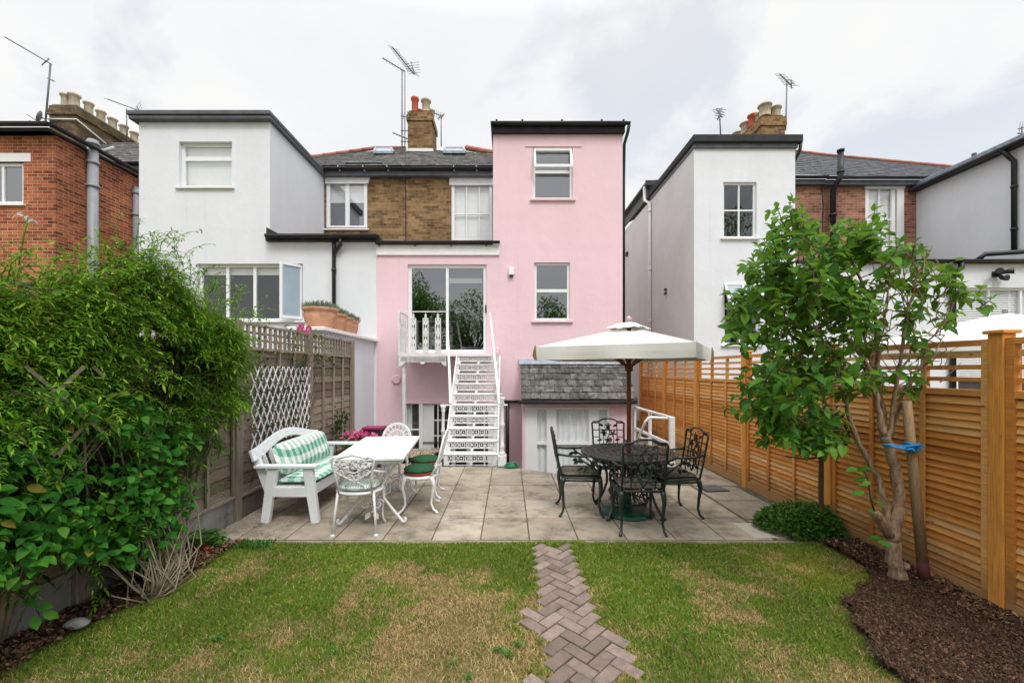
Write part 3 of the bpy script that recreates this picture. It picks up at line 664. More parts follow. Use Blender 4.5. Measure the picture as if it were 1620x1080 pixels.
def ridge(parent, pts, mat='ridge_clay', r=.1):
    mb = MB()
    for p, q in zip(pts, pts[1:]):
        p, q = Vector(p), Vector(q); n = max(1, int((q-p).length/.42))
        for i in range(n):
            a = p.lerp(q, i/n); b = p.lerp(q, (i+1.03)/n); mb.tube([a, b], [r, r*.9], 8)
    return mb.build('ridge_tiles', MT[mat], parent)
YP = 9.2; YB = 11.9; k_ = YP/F
# ---------- pink house ----------
pink = thing('pink_house', (1.0, YP, -1.25), 'pink painted house with tall flat topped tower, balcony door and slate lean-to', 'house')
H1 = hole(YP, 843, 234, 906, 315); H2 = hole(YP, 845, 415, 902, 507); HD = hole(YP, 645, 418, 770, 558)
HB = hole(YP, 641, 637, 664, 760); HC = hole(YP, 668, 637, 790, 760)
xl = PX(596, YP); xt = PX(780, YP); xr = PX(985, YP); ztop = PZ(212, YP); zext = PZ(385, YP)
facade('wall', MT['pink_render'], pink, YP, xl, xr, -1.25, zext, [H2, HD, (HB[0], HB[1], -.2, HB[3]), (HC[0], HC[1], -1.18, HC[3])])
facade('tower_wall', MT['pink_render'], pink, YP, xt, xr, zext, ztop, [H1])
mb = MB(); mb.quad((xr, YP, -1.25), (xr, 15, -1.25), (xr, 15, ztop), (xr, YP, ztop)); mb.quad((xt, YP, zext), (xt, YP, ztop), (xt, YB, ztop), (xt, YB, zext)); mb.quad((xt, YB+.01, ztop), (xr, YB+.01, ztop), (xr, YB+.01, 4), (xt, YB+.01, 4))
mb.build('side_wall', MT['pink_render'], pink)
z0, z1 = PZ(213, YP), PZ(197, YP)
mb = MB(); mb.box(xt-.03, xr+.03, YP-.10, YB, z0, z1-.06); mb.box(xt-.05, xr+.06, YP-.14, YB+.02, z1-.06, z1)
mb.build('roof_edge', MT['felt'], pink, bevel=.01)
mb = MB(); gutter(mb, (xt-.03, YP-.17, z1-.06), (xr+.12, YP-.17, z1-.06), .05)
for x in (786, 826, 888, 950, 984): mb.box(PX(x, YP)-.02, PX(x, YP)+.02, YP-.14, YP-.06, z1, z1+.035)
mb.build('gutter', MT['black_plastic'], pink)
pipe(pink, [(xr+.10, YP-.16, z1-.1), (xr+.09, YP-.10, z1-.22), (xr+.05, YP+.05, z1-.42), (xr+.05, YP+.1, z1-1.2), (xr+.05, YP+.1, .9)], .035)
# tower windows
a, b, c, d = H1; zs = PZ(270, YP)
f = window(pink, YP, (843, 234, 906, 315), h=[270], fw=.055, bw=.06, sill='pink', glass='glass_bright', label='white framed top window with its upper sash tilted open')
mb = MB(); zt = PZ(236, YP); zb = PZ(267, YP); y0 = YP+.03; y1 = YP-.13; q = .06
for p0, p1 in (((a+.02, y0, zt), (b-.02, y0, zt)), ((a+.02, y1, zb), (b-.02, y1, zb)), ((a+.04, y0, zt), (a+.04, y1, zb)), ((b-.04, y0, zt), (b-.04, y1, zb))): mb.beam(p0, p1, .05, q)
s_ = mb.build('open_sash', MT['white_upvc'], f)
mb = MB(); mb.box(PX(831, YP), PX(920, YP), YP-.02, YP+.0, PZ(232.5, YP), PZ(230.5, YP)); mb.build('lintel_line', MT['pink_render'], pink)
window(pink, YP, (845, 415, 902, 507), h=[459], fw=.06, bw=.07, sill='pink', glass='glass_door', label='white framed two pane middle floor window')
# balcony sliding door
f = window(pink, YP, (645, 418, 770, 558), v=[707], fw=.075, bw=.06, sill=False, glass='glass_door', name='sliding_door', D=2.2)
mb = MB(); mb.box(PX(767.5, YP), PX(769.5, YP), YP+.02, YP+.06, PZ(494, YP), PZ(482, YP)); mb.build('door_handle', MT['black_plastic'], f)
mb = MB(); mb.box(PX(706, YP), PX(762, YP), YP+.2, YP+.22, PZ(445, YP), PZ(437, YP)); mb.build('blind', MT['blind'], f)
# interior furniture seen dimly behind the glass: a pale sofa
mb = MB(); mb.box(PX(722, YP), PX(758, YP), YP+.7, YP+1.5, PZ(566, YP), PZ(545, YP)); mb.build('sofa', simple('grey_lilac_cloth', (.30, .28, .34), .9), f, bevel=.05)
window(pink, YP, (641, 637, 664, 722), h=[680], fw=.03, sill=False, inner='curtain', name='basement_window')
f = window(pink, YP, (668, 637, 790, 762), v=[692, 716, 741, 766], h=[665, 690], fw=.05, bw=.03, sill=False, name='french_door', D=1.5)
mb = MB()
for xa, xb in ((668, 686), (714, 720), (738, 746), (772, 790)):
    mb.box(PX(xa, YP), PX(xb, YP), YP+.045, YP+.058, -1.17, PZ(640, YP))
mb.build('door_leaf', MT['white_paint'], f)
mb = MB(); mb.box(PX(639, YP), PX(792, YP), YP-.02, YP+.0, PZ(638, YP), PZ(635, YP)); mb.build('lintel', MT['pink_render'], pink)
mb = MB(); mb.box(PX(663, YP), PX(669, YP), YP-.012, YP+.04, -1.2, PZ(638, YP)); mb.build('door_post', MT['white_paint'], pink)
# extension roof line
z = PZ(388, YP)
mb = MB(); mb.box(xl, PX(790, YP), YP-.03, YP-.002, PZ(404, YP), z); mb.box(xl, PX(790, YP), YP-.045, YP-.031, PZ(404, YP), PZ(402.4, YP)); mb.build('fascia', MT['white_paint'], pink)
mb = MB(); gutter(mb, (PX(596, YP), YP-.09, z+.06), (PX(791, YP), YP-.09, z+.06), .055); mb.box(xl, xt, YP-.04, YB, z+.012, z+.05)
for x in (601, 657, 714, 770): mb.box(PX(x, YP)-.015, PX(x, YP)+.015, YP-.1, YP-.03, z-.03, z+.03)
mb.build('gutter', MT['black_plastic'], pink)
mb = MB(); mb.box(xl, xt, YP+.05, YB-.01, z+.052, z+.09); mb.build('flat_roof', MT['pale_lead'], pink)
# brick rear wall, split along the party line
xparty = PX(641.5, YB); xbl = PX(513, YB); xbr = PX(782, YB); zeave = PZ(278, YB)
HS = hole(YB, 714, 283, 779, 380)
facade('brick_wall', MT['stock_brick'], pink, YB, xparty, xbr, 3.5, zeave, [HS])
f = window(pink, YB, (714, 283, 779, 382), v=[738, 758], h=[338], fw=.09, bw=.03, inner='blind', glass='glass', sill=False, name='sash_window', inset=.03)
mb = MB(); mb.box(PX(711, YB), PX(781, YB), YB-.02, YB+.03, PZ(293, YB), PZ(281, YB)); mb.build('lintel', MT['white_paint'], f)
mb = MB(); mb.tube([(xparty+.01, YB-.01, 5), (xparty+.01, YB-.01, zeave)], .012, 5); mb.build('cable', MT['felt'], pink)
ze = PZ(263, 11.65)
def eaves(parent, x0, x1, Y, zt, mat_f='lead'):
    mb = MB(); mb.box(x0, x1, Y-.16, Y-.13, zt-.22, zt-.08); mb.box(x0, x1, Y-.13, Y+.02, zt-.22, zt-.19); mb.build('fascia', MT[mat_f], parent)
    mb = MB(); gutter(mb, (x0, Y-.23, zt-.03), (x1, Y-.23, zt-.03), .065); mb.build('gutter', MT['black_plastic'], parent)
eaves(pink, xparty, PX(780, 11.7), YB, ze)
def P3(px, py, Y): return (PX(px, Y), Y, PZ(py, Y))
mb = MB(); slates(mb, P3(641.5, 262, 11.66), P3(790, 262, 11.66), P3(790, 244, 14.2), P3(641.5, 234.5, 15), 22, 13); rf = mb.build('roof', MT['slate'], pink)
ridge(pink, [P3(738, 234, 14.95), P3(792, 244, 14.2)])
mb = MB(); slates(mb, P3(641.5, 234.5, 15.02), P3(790, 244, 14.25), (PX(790, 14.2), 19, 7.2), (PX(641, 14.2), 19, 7.2), 4, 4); mb.build('rear_roof', MT['slate'], pink)
def skylight(parent, x0, x1, y0, y1, Y0, Y1, name='skylight'):
    a, b, c, d = Vector(P3(x0, y1, Y0)), Vector(P3(x1, y1, Y0)), Vector(P3(x1-3, y0, Y1)), Vector(P3(x0+4, y0, Y1)); n = (b-a).cross(d-a).normalized()*.10
    mb = MB(); 
    for p, q in ((a, b), (b, c), (c, d), (d, a)): mb.beam(p+n*.2, q+n*.2, .06, .08)
    f = mb.build(name, MT['pale_lead'], parent); mb = MB(); mb.quad(a+n*.4, b+n*.4, c+n*.4, d+n*.4); mb.build('pane', MT['frost'], f)
skylight(pink, 701, 736, 236, 242, 13.6, 14.6)
# chimney
def chimney(parent, x0, x1, y0, y1, zb, zt, mat, pots, name='chimney', corbel=.04):
    mb = MB(); mb.box(x0, x1, y0, y1, zb, zt-.32); mb.box(x0-corbel, x1+corbel, y0-corbel, y1+corbel, zt-.32, zt-.12); mb.box(x0-.01, x1+.01, y0-.01, y1+.01, zt-.12, zt)
    c = mb.build(name, MT[mat], parent)
    mb = MB(); mb.box(x0+.04, x1-.04, y0+.04, y1-.04, zt, zt+.07); mb.build('mortar_cap', MT['chim_brick'] if mat != 'chim_brick' else MT['concrete'], c)
    for (px, py, pr, ph, pm) in pots:
        mb = MB(); mb.lathe([(pr*.95, 0), (pr*.88, ph*.1), (pr*.86, ph*.8), (pr*.98, ph*.84), (pr*1.12, ph*.9), (pr*1.12, ph), (pr*.9, ph), (pr*.85, ph*.9)], (px, py, zt+.05), 18); mb.build('chimney_pot', MT[pm], c)
    return c
cy = 14.3; zt = PZ(177, cy); x0, x1 = PX(645, cy), PX(683, cy)
ch = chimney(pink, x0, x1, cy, cy+.95, 8.4, zt, 'stock_brick', [(PX(656.5, cy+.25), cy+.25, .13, .58, 'terracotta_red'), (PX(664, cy+.7), cy+.7, .13, .42, 'terracotta_red'), (PX(674, cy+.25), cy+.25, .16, .50, 'cream_clay'), (PX(681.5, cy+.7), cy+.7, .14, .42, 'cream_clay')])
mb = MB(); mb.box(x0-.06, x1+.05, cy-.03, cy+.4, PZ(240, cy), PZ(235.5, cy)); mb.build('flashing', MT['white_paint'], pink)
# lean-to
YL = 8.4; xa = PX(823, YP); zg = PZ(634, 8.3)
HLs = hole(YL, 831, 644, 965, 760)
facade('lean_to_wall', MT['pink_render'], pink, YL, xa+.02, xr, -1.25, PZ(632, YL), [(HLs[0], HLs[1], -.95, HLs[3])], .09)
mb = MB(); mb.quad((xa+.02, YP, -1.25), (xa+.02, YL, -1.25), (xa+.02, YL, .95), (xa+.02, YP, 1.75)); mb.quad((xr+.001, YL, -1.25), (xr+.001, YP, -1.25), (xr+.001, YP, 1.75), (xr+.001, YL, .95)); mb.build('lean_to_side', MT['pink_render'], pink)
mb = MB(); slates(mb, (xa, 8.26, zg+.03), (xr+.04, 8.26, zg+.03), (xr+.04, YP, PZ(573, YP)), (xa, YP, PZ(573, YP)), 12, 6, .02, .012); mb.build('lean_to_roof', MT['slate_lean'], pink)
mb = MB(); mb.add([(xa-.03, YP-.004, PZ(568, YP)), (xr+.04, YP-.004, PZ(568, YP)), (xr+.04, YP-.12, PZ(578, YP)+.03), (xa-.03, YP-.12, PZ(578, YP)+.03), (xa-.03, YP-.03, PZ(568, YP)), (xr+.04, YP-.03, PZ(568, YP))], [(0, 1, 5, 4), (4, 5, 2, 3)]); mb.build('flashing', MT['pale_lead'], pink)
mb = MB(); gutter(mb, (PX(820, 8.2), 8.2, zg), (PX(1004, 8.2), 8.2, zg), .055); gutter(mb, (PX(797, 9.1), 9.12, PZ(633, 9.1)), (PX(826, 9.1), 9.12, PZ(633, 9.1)), .06); mb.box(xa, xr+.04, 8.26, 8.28, zg-.06, zg+.02); mb.build('lean_to_gutter', MT['black_plastic'], pink)
pipe(pink, [(PX(803, 9.12), 9.12, PZ(636, 9.12)), (PX(803, 9.12), 9.12, -1.2)], .04)
a, b, c, d = HLs; c = -.95
mb = MB(); yf = YL+.02
mb.box(a, b, yf, yf+.06, d-.05, d); 
for p, q in ((831, 850), (865, 880), (932, 947), (961, 965)): mb.box(PX(p, YL), PX(q, YL), yf, yf+.06, c, d-.05)
for p, q in ((850, 865), (880, 932), (947, 961)): mb.box(PX(p, YL), PX(q, YL), yf+.005, yf+.055, PZ(703.5, YL), PZ(699, YL)); mb.box(PX(p, YL), PX(q, YL), yf+.005, yf+.055, c, c+.1)
f = mb.build('lean_to_window', MT['white_upvc'], pink)
mb = MB(); mb.quad((a+.01, yf+.03, c), (b-.01, yf+.03, c), (b-.01, yf+.03, d), (a+.01, yf+.03, d)); mb.build('pane', MT['glass'], f)
pleats(a, b, c, d, yf+.075, .02, .11).build('curtain', MT['curtain'], f); room(f, YL, (a, b, c, d), .7, e=.012)
# ---------- small fittings on the pink wall ----------
t = thing('wall_light', (PX(809, YP), YP, PZ(437, YP)), 'small white box wall light beside the balcony door', 'wall light')
mb = MB(); x = PX(809, YP); mb.box(x-.06, x+.06, YP-.085, YP-.002, PZ(436, YP), PZ(424, YP)); mb.build('housing', MT['white_upvc'], t, bevel=.02)
mb = MB(); mb.box(x-.04, x+.04, YP-.07, YP-.01, PZ(438.5, YP), PZ(436, YP)); mb.build('lens', MT['black_plastic'], t)
mb = MB(); x, z = PX(627.5, YP), PZ(600, YP)
mb.tube([(x, YP-.001, z), (x, YP-.03, z), (x, YP-.05, z)], [.105, .105, .085], 24); mb.build('alarm_disc', MT['pink_render'], bevel=.004, label='round pink painted disc on the wall left of the balcony post', cat='wall disc')
t = thing('wall_lantern', (PX(788.5, YP), YP, PZ(629, YP)), 'narrow dark lantern on the pink wall right of the stairs', 'wall lantern')
x = PX(788.5, YP); mb = MB(); mb.box(x-.05, x+.05, YP-.07, YP-.001, PZ(627, YP), PZ(608, YP)); mb.build('housing', simple('plum_metal', (.30, .19, .20), .4), t, bevel=.015)
mb = MB(); mb.box(x-.03, x-.008, YP-.078, YP-.0705, PZ(624, YP), PZ(611, YP)); mb.box(x+.008, x+.03, YP-.078, YP-.0705, PZ(624, YP), PZ(611, YP)); mb.build('slot', MT['felt'], t)
t = thing('wall_bracket', (PX(786, YP), YP, PZ(572, YP)), 'small pink bracket with a knob on the wall beside the top step', 'bracket')
mb = MB(); x = PX(787, YP); mb.box(x-.06, x+.06, YP-.12, YP-.001, PZ(574, YP), PZ(571.5, YP)); mb.box(x-.06, x+.06, YP-.06, YP-.001, PZ(567.5, YP), PZ(566, YP)); mb.build('shelf', MT['pink_render'], t)
mb = MB(); mb.lathe([(.02, 0), (.03, .05), (.05, .12), (.025, .17), (.03, .21), (.01, .24)], (x, YP-.07, PZ(566, YP)), 10); mb.build('knob', MT['pink_render'], t)

# ---------- left white house ----------
wh = thing('white_house', (-6, YP, -.03), 'white house left of the pink one with boxy tower and wide ribbon window', 'house')
xw0 = PX(220, YP); xw1 = PX(427, YP); ztw = PZ(192, YP); zex = PZ(383, YP)
HWA = hole(YP, 283, 224, 367, 296); HWB = hole(YP, 312, 417, 479, 507)
facade('wall', MT['white_render'], wh, YP, xw0, xl-.002, -1.25, zex, [HWB])
facade('tower_wall', MT['white_render'], wh, YP, xw0, xw1, zex, ztw, [HWA], .13)
mb = MB(); mb.quad((xw1, YP, zex-.2), (xw1, YB, zex-.2), (xw1, YB, ztw), (xw1, YP, ztw)); mb.quad((xw0, YP, -.03), (xw0, YP, ztw), (xw0, 14, ztw), (xw0, 14, -.03)); mb.build('side_wall', MT['white_render'], wh)
mb = MB(); o = .16; zt = PZ(176, YP-.1)
for za, zb, oo in ((ztw-.02, zt-.10, o-.03), (zt-.10, zt, o)):
    mb.box(xw0-oo, xw1+.04+oo*.3, YP-oo, YP+.02, za, zb); mb.box(xw1-.1, xw1+.04+oo*.3, YP+.02, YB+.05, za, zb); mb.box(xw0-oo, xw0+.1, YP+.02, YB+1.5, za, zb)
mb.box(xw0+.1, xw1-.1, YP+.02, YB+1, zt-.2, zt-.13)
mb.build('roof_edge', MT['lead'], wh, bevel=.02)
window(wh, YP, (283, 224, 367, 296), h=[248], fw=.07, bw=.09, inner='blind', glass='glass_bright', label='white tower window with a narrow top light', inset=.09)
f = window(wh, YP, (312, 417, 479, 507), v=[356, 399.5, 441, 447], fw=.06, bw=.065, inner=.17, glass='glass', label='wide four light window with one casement standing open', sill=True, inset=.08, D=1.8)
a, b, c, d = HWB; x = PX(479, YP)-.06; mb = MB(); yo = YP-.42; xo = PX(452, YP-.1)
y0_ = YP+.06; p = [(x, y0_), (x-.27, YP-.27)]
for q in ((c+.06), (d-.05)): mb.beam((p[0][0], p[0][1], q), (p[1][0], p[1][1], q), .05, .06)
for q in p: mb.beam((q[0], q[1], c+.03), (q[0], q[1], d-.02), .055, .05)
s_ = mb.build('open_casement', MT['white_upvc'], f)
mb = MB(); s_ = mb.quad((p[1][0], p[1][1], c+.05), (p[0][0], p[0][1], c+.05), (p[0][0], p[0][1], d-.05), (p[1][0], p[1][1], d-.05)); mb.build('casement_pane', MT['frost'], f)
# extension roof edge, sloped lead kerb at its left
mb = MB(); zt2 = PZ(372, YP)
mb.box(PX(423, YP), PX(598, YP), YP-.12, YB-.01, zt2-.07, zt2); mb.box(PX(423, YP), PX(598, YP), YP-.09, YP-.002, zt2-.15, zt2-.07)
mb.add([(PX(425, YP), YP-.1, zt2), (PX(445, YP), YP-.1, zt2), (PX(425, YP), YP-.1, zt2+.15), (PX(425, YP), YB, zt2), (PX(445, YP), YB, zt2), (PX(425, YP), YB, zt2+.15)], [(0, 1, 2), (3, 5, 4), (1, 4, 5, 2), (0, 2, 5, 3)])
mb.build('extension_roof_edge', MT['felt'], wh, bevel=.008)
mb = MB(); gutter(mb, (PX(420, YP-.18), YP-.18, zt2-.06), (PX(600, YP-.18), YP-.18, zt2-.06), .055); mb.build('gutter', MT['black_plastic'], wh)
X_ = PX(530, YP); pipe(wh, [(PX(543, YP), YP-.16, zt2-.12), (PX(543, YP), YP-.15, zt2-.25), (PX(533, YP), YP-.06, zt2-.37), (X_, YP-.06, zt2-.45), (X_, YP-.06, .3)], .042, collars=[(X_, YP-.06, z) for z in (3.8, 2.8, 1.8)])
mb = MB(); mb.tube([(X_, YP-.06, zt2-.1), (X_, YP-.06, zt2-.5)], .042, 10); mb.build('drain_branch', MT['black_plastic'], wh)
# brick half
HLW = hole(YB, 516, 283, 581, 360)
facade('brick_wall', MT['stock_brick'], wh, YB, xw1, xparty-.002, 3.5, zeave, [HLW])
f = window(wh, YB, (516, 283, 581, 362), v=[549], fw=.10, bw=.12, glass='glass_bright', inner=.45, label='white double casement window in the yellow brick wall', inset=.02)
mb = MB(); a_, b_ = PX(516, YB), PX(583, YB); zz = PZ(291, YB); mb.plate([(a_-.02, YB-.015, zz), (b_+.0, YB-.015, zz), (b_+.05, YB-.015, PZ(280, YB)), (a_-.02, YB-.015, PZ(280, YB))], (0, 1, 0), .05); mb.build('lintel', MT['white_paint'], f)
eaves(wh, PX(498, 11.7), xparty-.002, YB, ze)
mb = MB(); slates(mb, P3(485, 262, 11.66), P3(641.3, 262, 11.66), P3(641.3, 234.5, 15), P3(485, 249, 14.0), 22, 13); mb.build('roof', MT['slate'], wh)
mb = MB(); slates(mb, P3(485, 249, 14.02), P3(641.3, 234.5, 15.02), (PX(641, 14.2), 19, 7.2), (PX(485, 14.2), 19, 7.2), 4, 4); mb.build('rear_roof', MT['slate'], wh)
ridge(wh, [P3(490, 249, 14.0), P3(592, 234.5, 14.9), P3(641.3, 234.3, 15)], r=.07)
mb = MB(); mb.beam(P3(547, 258.5, 11.95), P3(606, 258.5, 11.95), .16, .02); mb.build('lead_strip', MT['pale_lead'], wh)
skylight(wh, 591, 622, 235.5, 242.5, 13.6, 14.6)
# ---------- party wall with shelf ----------
t = thing('party_wall', (-3.6, 7, -.03), 'low white wall with a flat coping running behind the left fence to the house', 'wall')
zs = PZ(524, 7.0)
mb = MB(); mb.box(-3.45, -3.02, 6.62, YP-.002, -.03, zs-.03); mb.build('wall_face', MT['white_render'], t)
mb = MB(); mb.box(-3.52, -2.925, 6.5, YP-.002, zs-.03, zs+.03); mb.build('coping', MT['white_paint'], t, bevel=.01)
ZSH = zs+.03

# ---------- far left brick house ----------
bh = thing('brick_house', (-11, YP, -.03), 'red brick house at the far left behind the climbing plants', 'house')
XC = PX(88, YP); zb = PZ(213, YP); HBW = hole(YP, -40, 256, 37, 323)
facade('wall', MT['red_brick'], bh, YP, -18, XC, -.03, zb, [HBW], .10)
mb = MB(); mb.quad((XC, YP, -.03), (XC, 14.5, -.03), (XC, 14.5, zb), (XC, YP, zb)); mb.build('side_wall', MT['red_brick'], bh)
mb = MB(); zt = PZ(202, YP-.2)
mb.box(-18, XC+.10, YP-.2, YP+.1, zb-.0, zt-.06); mb.box(XC-.1, XC+.10, YP+.1, 14.5, zb, zt-.06); mb.box(-18, XC+.02, YP-.17, 14.5, zt-.06, zt+.03)
mb.build('roof_edge', MT['felt'], bh, bevel=.02)
mb = MB(); gutter(mb, (-18, YP-.27, zb+.10), (XC+.18, YP-.27, zb+.10), .07); gutter(mb, (XC+.17, YP-.27, zb+.10), (XC+.17, 14.4, zb+.06), .07); mb.build('gutter', MT['black_plastic'], bh)
f = window(bh, YP, (-40, 256, 37, 323), v=[0], fw=.08, bw=.05, inner=None, glass='glass_bright', label='white upstairs window in the red brick wall', inset=.05)
a, b, c, d = HBW; mb = MB(); mb.box(a-.2, b+.17, YP-.012, YP+.05, d+.0, d+.19); mb.build('lintel', MT['white_paint'], f)
y_ = F*(-XC+.0)/(HX-146)-.05; xp = XC+.10; YV = F*(XC+.10)/(147-HX)
pipe(bh, [(xp, YV, 0), (xp, YV, PZ(222, YV))], .105, 'grey_plastic', 'soil_pipe', [(xp, YV, PZ(y, YV)) for y in (228, 258, 295)])
YV2 = F*(XC+.08)/(216-HX); pipe(bh, [(XC+.08, YV2, 0), (XC+.08, YV2, PZ(303, YV2)), (XC+.02, YV2+.05, PZ(297, YV2))], .085, 'grey_plastic', 'soil_pipe', [(XC+.08, YV2, PZ(y, YV2)) for y in (306, 340)])
cy = 14.0; x0, x1 = PX(78, cy), PX(120, cy); zt = PZ(167, cy)
pots = [(x0+.25+.25*(i % 2)*.3, cy+.30, .15, .50, 'cream_clay') for i in range(1)]+[(x1-.35, cy+.28, .16, .50, 'cream_clay'), (x1-.30, cy+.72, .14, .50, 'cream_clay')]+[(x1-.28, cy+1.14+.45*i, .145, .46, 'cream_clay') for i in range(4)]
chimney(bh, x0, x1, cy, cy+2.9, 6.5, zt, 'chim_brick', pots, corbel=.05)
mb = MB(); zc = PZ(190, cy); mb.tube([(x0, cy-.05, zc), (x1+.07, cy-.05, zc), (x1+.07, cy+2.0, zc-.55)], .025, 6); mb.build('white_cable', MT['white_paint'], bh)
mb = MB(); slates(mb, P3(140, 256, 12.2), P3(245, 256, 12.2), P3(245, 226, 15.2), P3(140, 226, 15.2), 14, 12); mb.build('roof', MT['slate'], bh)
mb = MB(); gutter(mb, P3(150, 257, 12.1), P3(240, 257, 12.1), .07); mb.box(PX(150, 12.2), PX(240, 12.2), 12.12, 12.15, PZ(272, 12.2), PZ(258, 12.2)); mb.build('rear_gutter', MT['black_plastic'], bh)
mb = MB(); mb.quad(P3(150, 275, 12.3), P3(240, 275, 12.3), P3(240, 258, 12.3), P3(150, 258, 12.3)); mb.build('rear_wall', MT['red_brick'], bh)
mb = MB(); mb.tube([P3(160, 240, 11.8), P3(170, 237, 12.0), P3(180, 234, 12.2)], .05, 8); mb.build('waste_pipe', MT['grey_plastic'], bh)

# ---------- right white house ----------
rh = thing('white_house', (5.3, YP, -.03), 'white house right of the pink one with tall sash windows and dark parapet', 'house')
XA = PX(1098, YP); XB_ = PX(1258, YP); zt0 = PZ(234, YP)
HU = hole(YP, 1144, 288, 1197, 376); HL = hole(YP, 1145, 448, 1202, 545)
facade('tower_wall', MT['white_render'], rh, YP, XA, XB_, -.03, zt0, [HU, HL])
mb = MB(); mb.quad((XA, YP, -.03), (XA, YP, zt0), (XA, 16.5, zt0), (XA, 16.5, -.03)); mb.build('side_wall', MT['white_render_old'], rh)
mb = MB(); mb.quad((XB_, YP, -.03), (XB_, 12.1, -.03), (XB_, 12.1, zt0), (XB_, YP, zt0)); mb.build('inner_side_wall', MT['white_render'], rh)
mb = MB(); zt = PZ(213, YP-.1)
mb.box(XA-.06, XB_+.10, YP-.12, YP+.05, zt-.16, zt); mb.box(XA-.06, XA+.1, YP+.05, 12.0, zt-.16, zt); mb.box(XB_-.1, XB_+.10, YP+.05, 12.1, zt-.16, zt); mb.box(XA+.1, XB_-.1, YP+.05, 12, zt-.2, zt-.17)
mb.build('parapet', MT['felt'], rh, bevel=.012)
mb = MB(); mb.box(XA-.02, XB_+.03, YP-.05, YP+.05, zt0-.02, zt-.162); mb.box(XA-.02, XA+.1, YP+.051, 12.0, zt0-.02, zt-.162); mb.build('fascia', MT['lead'], rh)
pipe(rh, [(XB_+.12, YP-.02, zt-.10), (XB_+.10, YP+.0, zt-.32), (XB_+.05, YP+.12, zt-.5), (XB_+.05, YP+.2, zt-.65)], .035, name='hopper_pipe')
window(rh, YP, (1144, 288, 1197, 376), v=[1171], h=[331.5], fw=.045, bw=.03, glass='glass', label='white two over two sash window high on the tower', inset=.05)
f = window(rh, YP, (1145, 448, 1202, 545), v=[1172], h=[487], fw=.045, bw=.03, glass='glass', label='white lower window with its top light propped open', inset=.05)
a, b, c, d = HL; zm = PZ(486, YP); mb = MB()
for p, q in (((a, YP, d-.02), (b, YP, d-.02)), ((a, YP-.22, zm+.05), (b, YP-.22, zm+.05)), ((a+.03, YP, d-.02), (a+.03, YP-.22, zm+.05)), ((b-.03, YP, d-.02), (b-.03, YP-.22, zm+.05)), (((a+b)/2, YP, d-.02), ((a+b)/2, YP-.22, zm+.05))): mb.beam(p, q, .04, .05)
mb.build('open_sash', MT['white_upvc'], f)
mb = MB(); mb.quad((a+.02, YP-.215, zm+.06), (b-.02, YP-.215, zm+.06), (b-.02, YP-.0, d-.03), (a+.02, YP-.0, d-.03)); mb.build('sash_pane', MT['frost'], f)
# passage side: eaves of the main block and pipes
YM = 12.1; mb = MB(); zq = PZ(296, YM)
gutter(mb, (XA-.10, YM-.05, zq+.1), (XA-.10, 16.4, zq+.1), .06); mb.box(XA-.05, XA-.003, YM, 16.4, zq-.30, zq+.05); mb.box(XA-.16, XA+.5, YM-.14, YM-.08, zq+.0, zq+.14); mb.build('passage_eaves', MT['black_plastic'], rh)
mb = MB(); slates(mb, (XA-.1, 16.4, zq+.12), (XA-.1, YM-.1, zq+.12), (XA+2.2, YM+2, zq+1.3), (XA+2.2, 16.4, zq+1.3), 16, 8); mb.build('passage_roof', MT['slate'], rh)
YQ = F*(XA-.05)/(1028-HX); pipe(rh, [(XA-.12, YQ+.25, zq+.05), (XA-.12, YQ+.25, zq-.35), (XA-.05, YQ, zq-.55), (XA-.05, YQ, 0)], .045, 'white_paint', 'white_drainpipe', [(XA-.05, YQ, z) for z in (6.2, 4.5, 3.0, 1.6)])
YQ2 = F*XA/(1054-HX); mb = MB()
for py in (458, 464): mb.box(XA-.05, XA-.002, YQ2-.04, YQ2+.04, PZ(py+2, YQ2), PZ(py-1.5, YQ2))
for px, py in ((988, 363), (988, 392), (993, 402)):
    y_ = F*XA/(px-HX); mb.box(XA-.07, XA-.002, y_-.07, y_+.07, PZ(py+3, y_), PZ(py-3, y_))
mb.build('vent', MT['black_plastic'], rh)
# brick section
XM0 = PX(1240, 12.1); XM1 = PX(1300, 12.1); XM2 = 12.0; zr = PZ(291, 12.1)
facade('brick_wall', MT['pale_red_brick'], rh, 12.1, XM0, XM1, 2.5, zr)
mb = MB(); mb.tube([(XM1, 12.08, 5.5), (XM1+.03, 12.08, 6.4), (XM1-.02, 12.08, zr)], .012, 5); mb.build('cable', MT['felt'], rh)
cy = 14.0; x0, x1 = PX(1205, cy), PX(1242, cy); zt = PZ(184, cy)
pots = [(PX(1226, cy+.3), cy+.3, .19, .42, 'cream_clay'), (x0+.25, cy+.55, .15, .36, 'cream_clay'), (x0+.20, cy+.15, .20, .42, 'cream_clay'), (x0+.15, cy+.75, .17, .44, 'terracotta_red'), (x0+.15, cy+1.2, .19, .42, 'cream_clay'), (x0+.15, cy+1.75, .18, .38, 'cream_clay'), (x0+.15, cy+2.25, .18, .30, 'cream_clay')]
chimney(rh, x0, x1, cy, cy+2.6, 7.5, zt, 'stock_brick', pots)
mb = MB(); slates(mb, P3(1245, 276, 11.9), P3(1300, 277, 11.9), P3(1300, 246, 14.8), P3(1245, 238, 15), 8, 12, .01); mb.build('roof', MT['dark_slate'], rh)
ridge(rh, [P3(1240, 237, 15), P3(1300, 244.5, 14.8)], r=.06)
eaves(rh, XM0, XM1, 12.1, PZ(278, 11.9))
